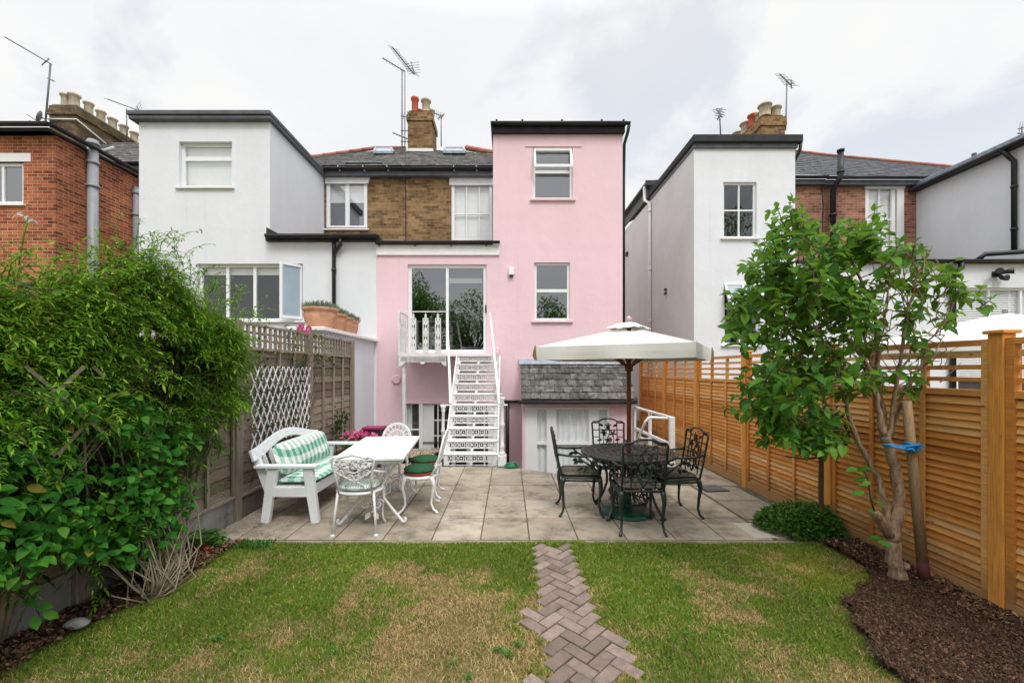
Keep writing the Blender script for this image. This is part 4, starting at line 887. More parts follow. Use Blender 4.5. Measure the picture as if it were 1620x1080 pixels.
# ---------- far right house ----------
fh = thing('white_house', (12.5, YP, -.03), 'white rendered house at the right edge of the photo with shuttered patio doors', 'house')
HSH = hole(12.1, 1369, 291, 1418, 396)
facade('brick_wall', MT['pale_red_brick'], fh, 12.1, XM1+.002, XM2, 2.5, zr, [HSH])
f = window(fh, 12.1, (1369, 291, 1418, 396), v=[1392], h=[347], fw=.12, bw=.04, glass='glass', inner='blind', label='tall white shuttered window in the brown brick wall', inset=.02)
a, b, c, d = HSH; mb = MB(); mb.box(b, b+.2, 12.07, 12.1, c, d-.02); mb.plate([(a-.02, 12.08, d-.15), (b+.2, 12.08, d-.15), (b+.33, 12.08, d+.05), (a-.12, 12.08, d+.05)], (0, 1, 0), .06); mb.build('surround', MT['white_paint'], f)
eaves(fh, XM1+.002, XM2+.3, 12.1, PZ(279, 11.9))
mb = MB(); slates(mb, P3(1300, 277, 11.9), P3(1500, 285, 11.9), P3(1515, 266, 13.2), P3(1300, 246, 14.8), 26, 12, .01); mb.build('roof', MT['dark_slate'], fh)
ridge(fh, [P3(1300, 244.5, 14.8), P3(1518, 265, 13.2)], r=.06)
xv = PX(1325.5, 11.8); pipe(fh, [(PX(1318, 11.95), 11.95, 3.5), (PX(1318, 11.95), 11.95, PZ(302, 11.95)), (PX(1325, 11.75), 11.75, PZ(288, 11.75)), (xv, 11.7, PZ(280, 11.7)), (xv, 11.7, PZ(240, 11.7))], .075, name='soil_pipe', collars=[(xv, 11.7, PZ(238.5, 11.7)), (xv, 11.7, PZ(272, 11.7)), (PX(1318, 11.95), 11.95, PZ(340, 11.95))])
zk = PZ(302, 12.0)
mb = MB(); mb.quad((12.0, YP, 3.6), (12.0, YP, zk), (12.0, 12.1, zk), (12.0, 12.1, 3.6)); mb.build('side_wall', MT['white_render'], fh)
facade('tower_wall', MT['white_render'], fh, YP, 12.0, 17, 3.6, zk)
mb = MB(); mb.box(11.78, 17, YP-.1, 12.2, zk, zk+.10); mb.build('soffit', MT['felt'], fh)
mb = MB(); mb.box(11.86, 17, YP-.08, 12.1, zk+.10, zk+.24); mb.build('coping', MT['pale_lead'], fh, bevel=.02)
mb = MB(); gutter(mb, (11.80, YP-.1, zk+.06), (11.80, 12.2, zk+.06), .07); mb.build('gutter', MT['black_plastic'], fh)
yv = F*11.95/(1605-HX); pipe(fh, [(11.80, yv+.1, zk+.02), (11.86, yv+.05, zk-.15), (11.94, yv, zk-.3), (11.94, yv, 4.4)], .05, collars=[(11.94, yv, zk-.9), (11.94, yv, 4.9)])
zz = PZ(417, YP); x0 = PX(1345, YP)
HP = hole(YP, 1516, 455, 1700, 560)
facade('wall', MT['white_render'], fh, YP, XB_+.002, 17, -.03, zz, [(HP[0], HP[1], .1, HP[3])])
mb = MB(); mb.box(XB_+.05, 17, YP-.05, 12.1, zz, zz+.07); mb.build('flat_roof', MT['felt'], fh)
mb = MB(); gutter(mb, (PX(1350, YP), YP-.11, zz+.06), (17, YP-.11, zz+.06), .06); mb.tube([(PX(1560, YP), YP+.2, zz+.1), (PX(1620, 8.6), YP+.1, zz+.24), (14, YP+.1, zz+.45)], .055, 8); mb.build('flat_roof_gutter', MT['black_plastic'], fh)
xq = PX(1503, YP); pipe(fh, [(PX(1513, YP), YP-.1, zz), (PX(1513, YP), YP-.1, zz-.12), (xq, YP-.06, zz-.25), (xq, YP-.06, .2)], .055)
f = window(fh, YP, (1516, 455, 1700, 600), v=[1569, 1620, 1665], fw=.05, bw=.05, glass='glass', inner='shutter', sill=False, name='shuttered_doors', inset=.05)
pipe(fh, [(PX(1541, 13), 13, 7), (PX(1541, 13), 13, PZ(243, 13))], .06, name='flue')
t = thing('security_light', (PX(1573, YP), YP, PZ(440, YP)), 'small black twin security light on the white wall at the right edge', 'security light')
x, z = PX(1573, YP), PZ(434, YP); mb = MB(); mb.box(x-.06, x+.06, YP-.05, YP-.001, z-.06, z+.06); mb.build('bracket', MT['black_plastic'], t)
for dx, dz in ((-.09, .03), (.12, .03), (.02, -.11)):
    mb = MB(); mb.tube([(x, YP-.05, z), (x+dx, YP-.14, z+dz), (x+dx*1.5, YP-.22, z+dz*1.1)], [.02, .05, .07], 10); mb.build('lamp_head', MT['black_plastic'], t)

# ---------- aerials ----------
def aerial(base, top, label, els, cat='aerial', r=.02, group='television aerials on the chimneys'):
    t = thing('tv_aerial', base, label, cat, group); mb = MB(); mb.tube([base, top], r, 6); mb.build('mast', MT['steel'], t)
    for (p, q, n, w, ax) in els:
        mb = MB(); p, q = Vector(p), Vector(q); mb.tube([p, q], .017, 5)
        for i in range(n):
            c = p.lerp(q, (i+.5)/n); a = Vector(ax).normalized()*w*(1-.3*i/n)/2; mb.tube([c-a, c+a], .008, 4)
        mb.build('boom', MT['steel'], t)
    return t
Y = 14.0
aerial(P3(72, 192, Y), P3(80, 101, Y), 'tall aerial with one long boom slanting up to the left above the far left chimney', [(P3(80, 101, Y), P3(8, 59, 12.5), 14, .22, (0, 1, .2)), (P3(66, 103, Y), P3(78, 93, Y), 2, .3, (0, .4, 1)), (P3(75, 124, Y), P3(86, 129, Y), 2, .12, (0, 0, 1))], r=.028)
aerial(P3(201, 226, 15.5), P3(200, 172, 15.5), 'low aerial on a thin mast between the brick house and the white tower', [(P3(222, 176, 15.5), P3(170, 157, 14.5), 12, .5, (0, 1, .3)), (P3(216, 168, 15.4), P3(222, 178, 15.5), 3, .5, (.6, 0, 1))])
Y = 14.2
aerial(P3(636, 232, Y), P3(636, 110, Y), 'tallest aerial, beside the chimney between the white and pink houses', [(P3(655, 118, Y), P3(620, 74, 13.2), 13, .45, (1, .3, -.35)), (P3(640, 113, Y), P3(605, 92, 13.5), 8, .12, (0, 0, 1)), (P3(650, 98, Y), P3(656, 118, Y), 5, .55, (1, .2, .3)), (P3(634, 184, Y), P3(650, 186, Y), 2, .2, (0, 0, 1)), (P3(634, 207, Y), P3(648, 207, Y), 1, .1, (0, 0, 1)), (P3(634, 224, Y), P3(648, 224, Y), 1, .1, (0, 0, 1)), (P3(645, 220, Y), P3(621, 210, 13.7), 6, .08, (0, 0, 1))], r=.022)
mb = MB(); mb.tube([P3(640.5, 232, Y), P3(640.5, 112, Y)], .016, 6); mb.build('second_mast', MT['steel'], [o for o in bpy.data.objects if o.get('label', '').startswith('tallest')][0])
aerial(P3(698, 232, 14.8), P3(698, 183, 14.8), 'short aerial with a small square head right of the middle chimney', [(P3(686, 179, 14.8), P3(701, 184, 14.8), 5, .28, (.1, 0, 1)), (P3(693, 188, 14.8), P3(703, 181, 14.8), 3, .2, (.2, 0, 1))])
aerial(P3(1140, 214, 13), P3(1138, 172, 13), 'small grid shaped aerial above the roof of the right white tower', [(P3(1133, 172, 13), P3(1142, 186, 13), 6, .32, (1, 0, .2)), (P3(1142, 171, 13), P3(1135, 190, 13), 5, .3, (1, 0, -.2))])
aerial(P3(1243, 206, 14.3), P3(1245, 127, 14.3), 'aerial on a tall mast on the right hand chimney', [(P3(1252, 136, 14.3), P3(1233, 117, 14), 8, .5, (1, 0, -.1)), (P3(1252, 126, 14.3), P3(1252, 140, 14.3), 4, .3, (1, .3, 0))])
aerial(P3(1617, 235, 12), P3(1617, 200, 12), 'aerial cut by the right edge of the photo', [(P3(1611, 204, 12), P3(1628, 200, 12), 4, .4, (.1, 0, 1)), (P3(1610, 211, 12), P3(1628, 213, 12), 4, .2, (.1, 0, 1))])
t = thing('satellite_dish', P3(68, 192, 13.8), 'small grey satellite dish beside the far left chimney', 'satellite dish')
mb = MB(); c = Vector(P3(65.5, 186, 13.8)); ax = Vector((-.75, -.55, .3)).normalized(); u = ax.orthogonal().normalized(); v = ax.cross(u); n = 20
rings = [(0, 0), (.1, .012), (.2, .05), (.2, .058), (.1, .02), (0, .01)]
b = 0; vs = []; fs = []
for r_, h_ in rings:
    for k in range(n): a_ = 2*math.pi*k/n; vs.append(c+(u*math.cos(a_)+v*math.sin(a_))*r_+ax*h_)
for i in range(5):
    for k in range(n): fs.append((i*n+k, i*n+(k+1) % n, (i+1)*n+(k+1) % n, (i+1)*n+k))
mb.add(vs, fs, True); mb.build('dish', MT['grey_plastic'], t)
mb = MB(); mb.tube([c, c-ax*.1, P3(73, 195, 13.9)], .02, 6); mb.tube([c-Vector((0, 0, .2)), c+ax*.35-Vector((0, 0, .12))], .012, 5); mb.tube([P3(47, 191, 13.8), P3(52, 194, 13.8), P3(67, 197, 13.8)], .018, 5); mb.build('arm', MT['steel'], t)
# ================= fences =================
def right_fence():
    t = thing('timber_fence', (RX, 4, 0), 'orange brown slatted timber fence with open trellis top along the right side', 'fence')
    posts = [10.0-.04, 8.42, 6.98, 5.55, 4.10, 2.68, 1.25]; ztop = 1.785; zm = 1.42
    for y in posts:
        mb = MB(); mb.box(RX-.03, RX+.06, y-.043, y+.043, -.03, ztop+.03); mb.build('post', MT['fence_post'], t, bevel=.006)
        mb = MB(); mb.box(RX-.048, RX+.078, y-.06, y+.06, ztop+.03, ztop+.055); mb.build('post_cap', MT['fence_post'], t, bevel=.006)
    for a, b in zip(posts[1:], posts):
        y0, y1 = a+.046, b-.046; mb = MB(); xf = RX+.0
        L = y1-y0
        # frame and battens
        for z0_, z1_ in ((zm-.02, zm+.025), (ztop-.04, ztop)): mb.box(xf-.012, xf+.035, y0+.045, y1-.045, z0_, z1_)
        mb.box(xf-.014, xf+.03, y0, y1, .0, .10)
        for yy, zt_ in ((y0, ztop), (y1-.045, ztop)): mb.box(xf-.016, xf+.034, yy, yy+.045, .102, zt_)
        for q in (1/3, 2/3):
            yy = y0+L*q; mb.box(xf-.018, xf-.002, yy-.016, yy+.016, .102, zm-.022); mb.box(xf-.005, xf+.03, yy-.02, yy+.02, zm+.027, ztop-.042)
        mb.build('panel_frame', MT['fence'], t)
        mb = MB(); z = .108
        while z < zm-.05:
            w_ = random.uniform(-.0015, .0015)
            x0_, x1_ = xf+.012+w_, xf-.003+w_   # each slat leans: lower edge forward
            mb.add([(x1_-.002, y0+.04, z), (x1_-.002, y1-.04, z), (x0_, y1-.04, z+.0495), (x0_, y0+.04, z+.0495), (x1_+.008, y0+.04, z), (x1_+.008, y1-.04, z), (x0_+.01, y1-.04, z+.0495), (x0_+.01, y0+.04, z+.0495)],
                   [(0, 3, 2, 1), (4, 5, 6, 7), (0, 1, 5, 4), (3, 7, 6, 2), (0, 4, 7, 3), (1, 2, 6, 5)]); z += .0535
        mb.box(xf+.024, xf+.036, y0+.04, y1-.04, .1, zm)
        mb.build('slat_panel', MT['fence'], t)
        mb = MB()
        for i in range(1, 4): z = zm+.01+(ztop-zm-.03)*i/4; mb.box(xf+.006, xf+.022, y0+.045, y1-.045, z-.016, z+.016)
        mb.build('trellis', MT['fence'], t)
right_fence()
def left_fence():
    t = thing('weathered_fence', (LX, 5, 0), 'weathered grey brown board fence with concrete base boards on the left', 'fence')
    posts = [7.50, 5.90, 4.32, 2.74, 1.16]; zt = 2.10; zm = 1.82
    for i, y in enumerate(posts):
        mb = MB(); mb.box(LX-.05, LX+.04, y-.045, y+.045, -.03, zt+.01 if i else zt+.02); mb.build('post', MT['old_post'], t, bevel=.006)
    for i, (a, b) in enumerate(zip(posts[1:], posts)):
        y0, y1 = a+.047, b-.047; x = LX-.02
        mb = MB(); gb = .27 if a < 4.2 else .25; mb.box(x-.02, x+.025, y0, y1, -.1, gb); mb.build('base_board', MT['concrete' if a < 4 else 'brown_concrete'], t, bevel=.005)
        mb = MB(); z = gb-.012; n = 14
        while z < zm-.03:   # waney lap boards
            h = .115; y = y0; k = 10; top = []; bot = []
            for j in range(k+1):
                yy = y0+(y1-y0)*j/k; bot.append((x+.018, yy, z+random.uniform(-.008, .008))); top.append((x+.004, yy, min(z+h+.02, zm)))
            vs = bot+top+[(p[0]-.012, p[1], p[2]) for p in bot]+[(p[0]-.008, p[1], p[2]) for p in top]; m = k+1; fs = []
            for j in range(k): fs += [(j, j+1, m+j+1, m+j), (j, 2*m+j, 2*m+j+1, j+1), (2*m+j+1, 2*m+j, 3*m+j, 3*m+j+1)]
            mb.add(vs, fs); z += h
        mb.build('board_panel', MT['old_fence'], t)
        mb = MB()
        for q in (0, .25, .5, .75, 1): yy = y0+.02+(y1-y0-.04)*q; mb.box(x+.024, x+.045, yy-.018, yy+.018, gb+.005, zm-.02)
        mb.box(x+.0, x+.05, y0, y1, zm-.018, zm+.012); mb.box(x+.0, x+.05, y0, y1, gb+.008-.03, gb+.004)
        mb.build('batten', MT['old_post'], t)
        mb = MB(); mb.box(x+.0, x+.035, y0, y1, zt-.025, zt)
        k = 14
        for j in range(k): yy = y0+(y1-y0)*(j+.5)/k; mb.box(x+.004, x+.03, yy-.014, yy+.014, zm+.014, zt-.027)
        for zz in (zm+.10, zm+.18): mb.box(x-.006, x+.003, y0, y1, zz-.012, zz+.012)
        mb.build('trellis_top', MT['old_post'], t)
left_fence()
# white expanding trellis
def expanding(name, mat, y0, y1, z0, z1, x, dy, slope, label, w_=.018):
    mb = MB()
    def clip(yc, s):
        # line z = z0 + s*(y-yc)
        pts = []
        for z in (z0, z1):
            y = yc+(z-z0)/s; pts.append((y, z))
        (ya, za), (yb, zb_) = sorted(pts)
        if yb < y0 or ya > y1: return None
        def atY(y): return z0+s*(y-yc)
        if ya < y0: ya = y0+random.uniform(0, .05); za = atY(ya)
        if yb > y1: yb = y1-random.uniform(0, .05); zb_ = atY(yb)
        if abs(zb_-za) < .06: return None
        return (ya, za), (yb, zb_)
    for s, xo in ((slope, 0), (-slope, -.008)):
        yc = y0-(z1-z0)/slope-1
        while yc < y1+(z1-z0)/slope+1:
            r = clip(yc, s)
            if r:
                # left end shrinks (the trellis is pulled out on a slant)
                mb.beam((x+xo, r[0][0], r[0][1]), (x+xo, r[1][0], r[1][1]), .007, w_, up=(1, 0, 0)) if False else mb.beam((x+xo, r[0][0], r[0][1]), (x+xo, r[1][0], r[1][1]), w_, .007, up=(1, 0, 0))
            yc += dy
    mb.build(name, mat, label=label, cat='trellis')
expanding('expanding_trellis', MT['white_paint'], 4.46, 5.83, .72, 1.62, LX+.062, .118, 1.75, 'white diamond lattice trellis fixed to the left fence behind the bench', .014)
expanding('expanding_trellis', MT['old_post'], 2.0, 2.5, 1.12, 1.60, LX+.43, .34, 1.0, 'grey wooden lattice half buried in the green climber', .020)

# ================= staircase and balcony =================
st = thing('iron_staircase', (-.62, 7.6, 0), 'white ornate cast iron staircase rising to the balcony door', 'staircase')
WI = MT['white_iron']
def tile(u, v, s):
    a = (u % s)-s/2; b = (v % s)-s/2; r = np.hypot(a, b); t = np.arctan2(b, a)
    m = (np.abs(r-.40*s) < .058*s) | (r < .12*s) | ((np.abs(np.sin(2*t)) < .22) & (r < .42*s)) | ((np.abs(np.cos(2*t)) < .12) & (r > .40*s))
    return m
def riser_fn(W, H):
    def fn(u, v):
        s = H*.62; band = v > H*.36
        t = tile(u-W/2+s*50, v-H*.37, s)
        edge_ = (v > H-.012) | (u < .035) | (u > W-.035) | (np.abs(v-H*.36) < .006)
        # low part: two long slots with rounded ends
        slot = np.zeros(u.shape, bool); hw = W*.20
        for c in (W*.275, W*.725):
            du = np.clip(np.abs(u-c)-hw+.025, 0, None); dv = np.clip(v-(H*.31-.025), 0, None)
            slot |= (np.abs(u-c) < hw) & (v < H*.31) & (v > H*.06) & (np.hypot(du, dv) < .026) | ((np.abs(u-c) < hw) & (v < H*.31-.025) & (v > H*.06))
        low = ~slot
        return (band & (t | edge_)) | ((~band) & low)
    return fn
SW = .86; xs0 = -1.055; N_ = 10; RH = .188; y_b = 6.80; y_t = 8.45; run = (y_t-y_b)/(N_-1)
mb0 = lace(riser_fn(SW, RH-.012), 0, SW, 0, RH-.012, .0062, (0, 0, 0), (1, 0, 0), (0, 0, 1), (0, .012, 0))
first = None
me_r = None
for i in range(N_):
    y = y_b+run*i; z = RH*i
    wextra = 0
    if first is None:
        first = mb0.build('riser', WI, st, origin=None); me_r = first.data
        # mesh was built round the stair's base: shift the object instead
        first.location = (xs0, y, z); 
        V = np.empty(len(me_r.vertices)*3); me_r.vertices.foreach_get('co', V); V = V.reshape(-1, 3)+np.array(rootloc(st)); me_r.vertices.foreach_set('co', V.ravel())
        first.location = Vector((xs0, y, z))-rootloc(st)
    else:
        c = first.copy(); col.objects.link(c); c.parent = st; c.location = Vector((xs0, y, z))-rootloc(st)
for i in range(N_):
    y = y_b+run*i; z = RH*(i+1); mb = MB(); ex = .05 if i == 0 else (.05 if i == 5 else 0)
    mb.box(xs0-.02-ex, xs0+SW+.02+ex, y-.018, y+run+.01 if i < N_-1 else y+.1, z-.010, z); mb.build('tread', WI, st, bevel=.002)
for x in (xs0-.012, xs0+SW+.012):
    mb = MB(); mb.add([(x-.012, y_b-.0, 0), (x-.012, y_b+.12, 0), (x-.012, y_t+.05, RH*N_-.26), (x-.012, y_t+.05, RH*N_-.014), (x-.012, y_t-.05, RH*N_-.014), (x-.012, y_b-.0, RH-.014),
                       (x+.012, y_b-.0, 0), (x+.012, y_b+.12, 0), (x+.012, y_t+.05, RH*N_-.26), (x+.012, y_t+.05, RH*N_-.014), (x+.012, y_t-.05, RH*N_-.014), (x+.012, y_b-.0, RH-.014)],
                      [(0, 1, 2, 3, 4, 5), (11, 10, 9, 8, 7, 6), (0, 5, 11, 6), (5, 4, 10, 11), (4, 3, 9, 10), (3, 2, 8, 9), (2, 1, 7, 8), (1, 0, 6, 7)]); mb.build('stringer', WI, st)
# handrails: slope from newel to the balcony
zt_ = RH*N_; yr0 = y_b+run*4
for x, xx in ((xs0-.03, PX(707, 8.45)), (xs0+SW+.03, PX(775, 8.45))):
    mb = MB(); zb0 = RH*5+.02; zt1 = PZ(495, 8.45)
    mb.beam((x+(.02 if x < -.6 else -.01), yr0, zb0), (xx, 8.45, zt1), .055, .035, w2=.035, h2=.03); mb.build('handrail', WI, st, bevel=.004)
# lower newel columns
for x in (xs0-.12, xs0+SW+.085):
    mb = MB(); H = RH*5
    mb.lathe([(.055, 0), (.055, .02), (.035, .05), (.03, .10), (.045, .13), (.03, .16), (.028, .45), (.042, .48), (.042, .50), (.028, .53), (.025, H-.12), (.04, H-.09), (.03, H-.06), (.045, H-.03), (.05, H)], (x, y_b-.02 if x > -.6 else y_b+run*3.0, .19 if x > -.6 else 0), 12) if True else None
    mb.build('newel', WI, st)
mb = MB(); x = xs0+SW+.085; mb.box(x-.07, x+.07, y_b-.09, y_b+.06, 0, .185); mb.build('newel_base', WI, st, bevel=.01)
mb = MB(); mb.box(xs0-.2, xs0+.0-.025, yr0-.05, yr0+.1, RH*5-.013, RH*5+.004); mb.build('handrail_foot', WI, st); mb = MB(); mb.box(xs0+SW+.025, xs0+SW+.17, yr0-.03, yr0+.12, RH*5-.013, RH*5+.004)
mb.build('handrail_foot', WI, st)
# balcony
Xl = PX(631, 8.45); Xr = PX(707, 8.45); Xrr = PX(776, 8.45); zl = RH*N_
mb = MB(); mb.box(Xl, Xrr, 8.42, YP-.003, zl-.02, zl+.01); mb.build('balcony_floor', WI, st, bevel=.004)
W_b = Xr-Xl-.01
def fringe(u, v):
    H = .19; s = .085; t = tile(u-W_b/2+s*50.5, v-.07, s); e = (v > H-.012) | (np.abs(v-.07) < .007)
    brk = (u < .14) & (v > .07-.09*np.clip(1-u/.14, 0, 1)**.5) | (u > W_b-.10) & (v > .07-.09*np.clip(1-(W_b-u)/.10, 0, 1)**.5) | (np.hypot(u-W_b/2, v-.075) < .05)
    return ((v >= .07) & (t | e | (u < .03) | (u > W_b-.02))) | ((v < .07) & brk)
mbf = lace(fringe, 0, W_b, -.03, .19, .007, (Xl, 8.43, zl-.21), (1, 0, 0), (0, 0, 1), (0, .012, 0)); mbf.build('fringe', WI, st)
# balusters: repeated cast pattern
def baluster_fn(W, H):
    def fn(u, v):
        a = np.abs(u-W/2); n = v/H
        side = (np.abs(a-W*.41) < .0085) & (n < .86)
        prof = .018+.040*np.exp(-((n-.78)/.05)**2)+.038*np.exp(-((n-.53)/.035)**2)+.030*np.exp(-((n-.30)/.06)**2)+.045*np.exp(-((n-.08)/.06)**2)+.012*np.sin(n*44)
        prof = prof*(W/.125)
        centre = (a < prof) & (n < .88) & ~((np.hypot(a, (v-.78*H)) < .012) | (np.hypot(a-.012, v-.30*H) < .008) | (np.hypot(a-.015, v-.53*H) < .007) | (np.hypot(a-.018, v-.09*H) < .009))
        fin = (a < .020*np.clip((1-n)/.12, 0, 1)+.002+.014*np.exp(-((n-.93)/.015)**2)) & (n >= .86)
        bars = ((np.abs(n-.53) < .012) | (np.abs(n-.86) < .010) | (np.abs(n-.30) < .008) | (np.abs(n-.04) < .012)) & (a < W*.42)
        return side | centre | fin | bars
    return fn
HB_ = PZ(493.5, 8.45)-zl-.02; WB = .118
for i, px in enumerate((654, 673.5, 693)):
    xc = PX(px, 8.45); m = lace(baluster_fn(WB, HB_), 0, WB, 0, HB_, .0052, (xc-WB/2, 8.44, zl+.01), (1, 0, 0), (0, 0, 1), (0, .014, 0)); m.build('baluster', WI, st)
for i in range(4):
    yc = 8.53+.185*i; m = lace(baluster_fn(WB, HB_), 0, WB, 0, HB_, .0065, (Xl+.01, yc-WB/2, zl+.01), (0, 1, 0), (0, 0, 1), (.014, 0, 0)); m.build('baluster', WI, st)
mb = MB(); zt_ = PZ(493, 8.45); mb.beam((Xl, 8.44, zt_), (Xr+.02, 8.44, zt_), .03, .02); mb.beam((Xl+.01, 8.44, zt_), (Xl+.01, YP-.003, zt_), .03, .02); mb.beam((Xl, 8.44, zl+.035), (Xr, 8.44, zl+.035), .02, .02); mb.build('top_rail', WI, st)
mb = MB(); mb.box(Xl-.005, Xl+.025, 8.425, 8.455, zl, zt_); mb.build('rail_post', WI, st)
xc = PX(638.5, 8.5); mb = MB(); mb.lathe([(.055, 0), (.055, .05), (.045, .08), (.042, 2.9), (.055, 2.95), (.06, 3.1)], (xc, 8.52, -1.25), 14); mb.build('support_post', WI, st)

# ================= railing by the light well =================
t = thing('white_railing', (2.52, 7.4, 0), 'white painted metal railing around the sunken corner by the lean-to', 'railing')
mb = MB(); xr_ = 2.56
mb.beam((xr_, 6.45, .83), (xr_, 8.34, .83), .05, .035); mb.beam((xr_, 6.45, .40), (xr_, 8.34, .40), .035, .05); mb.build('rail', MT['white_paint'], t, bevel=.004)
for y, w_ in ((6.45, .075), (7.45, .05), (8.34, .04)):
    mb = MB(); mb.box(xr_-w_/2, xr_+w_/2, y-w_/2, y+w_/2, 0, .845); mb.build('railing_post', MT['white_paint'], t, bevel=.004)
mb = MB(); Yh = 6.55
def hp(px, py, Y=Yh): return P3(px, py, Y)
mb.tube([hp(1056, 661.5), hp(1032, 660), hp(1026, 661), hp(1021, 667), hp(1012, 688, 6.9), hp(1007, 700, 7.0), ], .022, 8)
mb.tube([hp(1013, 686, 6.9), hp(1012, 691, 6.9), hp(1018, 694, 6.8), hp(1031, 694.5, 6.7)], .018, 8); mb.build('handrail_loop', MT['white_paint'], t)

# ================= ironwork pieces =================
def star(mb, c, r, ax, n=5, t=.006, rot=0):
    c = Vector(c); ax = Vector(ax).normalized(); u = Vector((0, 0, 1)); u = (u-ax*u.dot(ax)).normalized(); v = ax.cross(u); pts = []
    for k in range(n*4):
        a = 2*math.pi*k/(n*4)+rot; rr = r*(.62+.38*math.cos(n*a-n*rot)); pts.append(c+u*math.cos(a)*rr+v*math.sin(a)*rr)
    mb.plate(pts, ax, t); mb.tube([c-ax*.008, c+ax*.008], r*.22, 8)
def leafp(mb, c, d, L, ax, w=.45, t=.006):
    c = Vector(c); ax = Vector(ax).normalized(); d = Vector(d); d = (d-ax*d.dot(ax)).normalized(); s = ax.cross(d)
    mb.plate([c, c+d*L*.3+s*L*w*.45, c+d*L*.6+s*L*w*.45, c+d*L, c+d*L*.6-s*L*w*.45, c+d*L*.3-s*L*w*.45], ax, t)
def arc(c, u, v, r, a0, a1, n=10, r1=None):
    c = Vector(c); u = Vector(u); v = Vector(v); r1 = r if r1 is None else r1
    return [c+(u*math.cos(a0+(a1-a0)*i/n)+v*math.sin(a0+(a1-a0)*i/n))*(r+(r1-r)*i/n) for i in range(n+1)]
def cabriole(mb, top, out, zt, r=.02, kick=.05):
    x, y = top; ox, oy = out; P = []; Rr = []
    for f, o, rr in ((1, 0, 1.25), (.9, .25, 1.3), (.75, .45, 1.0), (.5, .15, .72), (.25, .0, .6), (.10, .35, .62), (.03, .9, .7), (0, 1.0, .85)):
        P.append((x+ox*kick*o, y+oy*kick*o, zt*f)); Rr.append(r*rr)
    P[-1] = (P[-1][0], P[-1][1], .002); mb.tube(P, Rr, 8)
def cushion(w, d, h, c=(0, 0, 0), tilt=None, seed=0, roundness=4.0, rr=1.0, lump=.10, n=22):
    V = []; q = np.linspace(-1, 1, n); r = np.random.default_rng(seed)
    mb = MB(); U, Vv = np.meshgrid(q, q, indexing='ij')
    p = roundness
    # map the square onto a superellipse outline
    e = np.maximum(np.abs(U), np.abs(Vv)); L = (np.abs(U)**p+np.abs(Vv)**p)**(1/p); sc_ = np.where(L > 0, e/np.where(L == 0, 1, L), 1)
    X = U*sc_*w/2; Y = Vv*sc_*d/2; th = (1-e**3.2)**.55*h/2; th = th*(1-lump+2*lump*fbm(X, Y, 7, seed))
    for s in (1, -1):
        b = len(mb.v)
        for i in range(n):
            for j in range(n): mb.v.append((X[i, j], Y[i, j], s*th[i, j]))
        for i in range(n-1):
            for j in range(n-1):
                f = (b+i*n+j, b+(i+1)*n+j, b+(i+1)*n+j+1, b+i*n+j+1); mb.f.append(f if s > 0 else f[::-1]); mb.sm.append(True)
    m = Matrix.Translation(c) @ (tilt or Matrix.Identity(4)); mb.v = [tuple(m @ Vector(v)) for v in mb.v]
    return mb
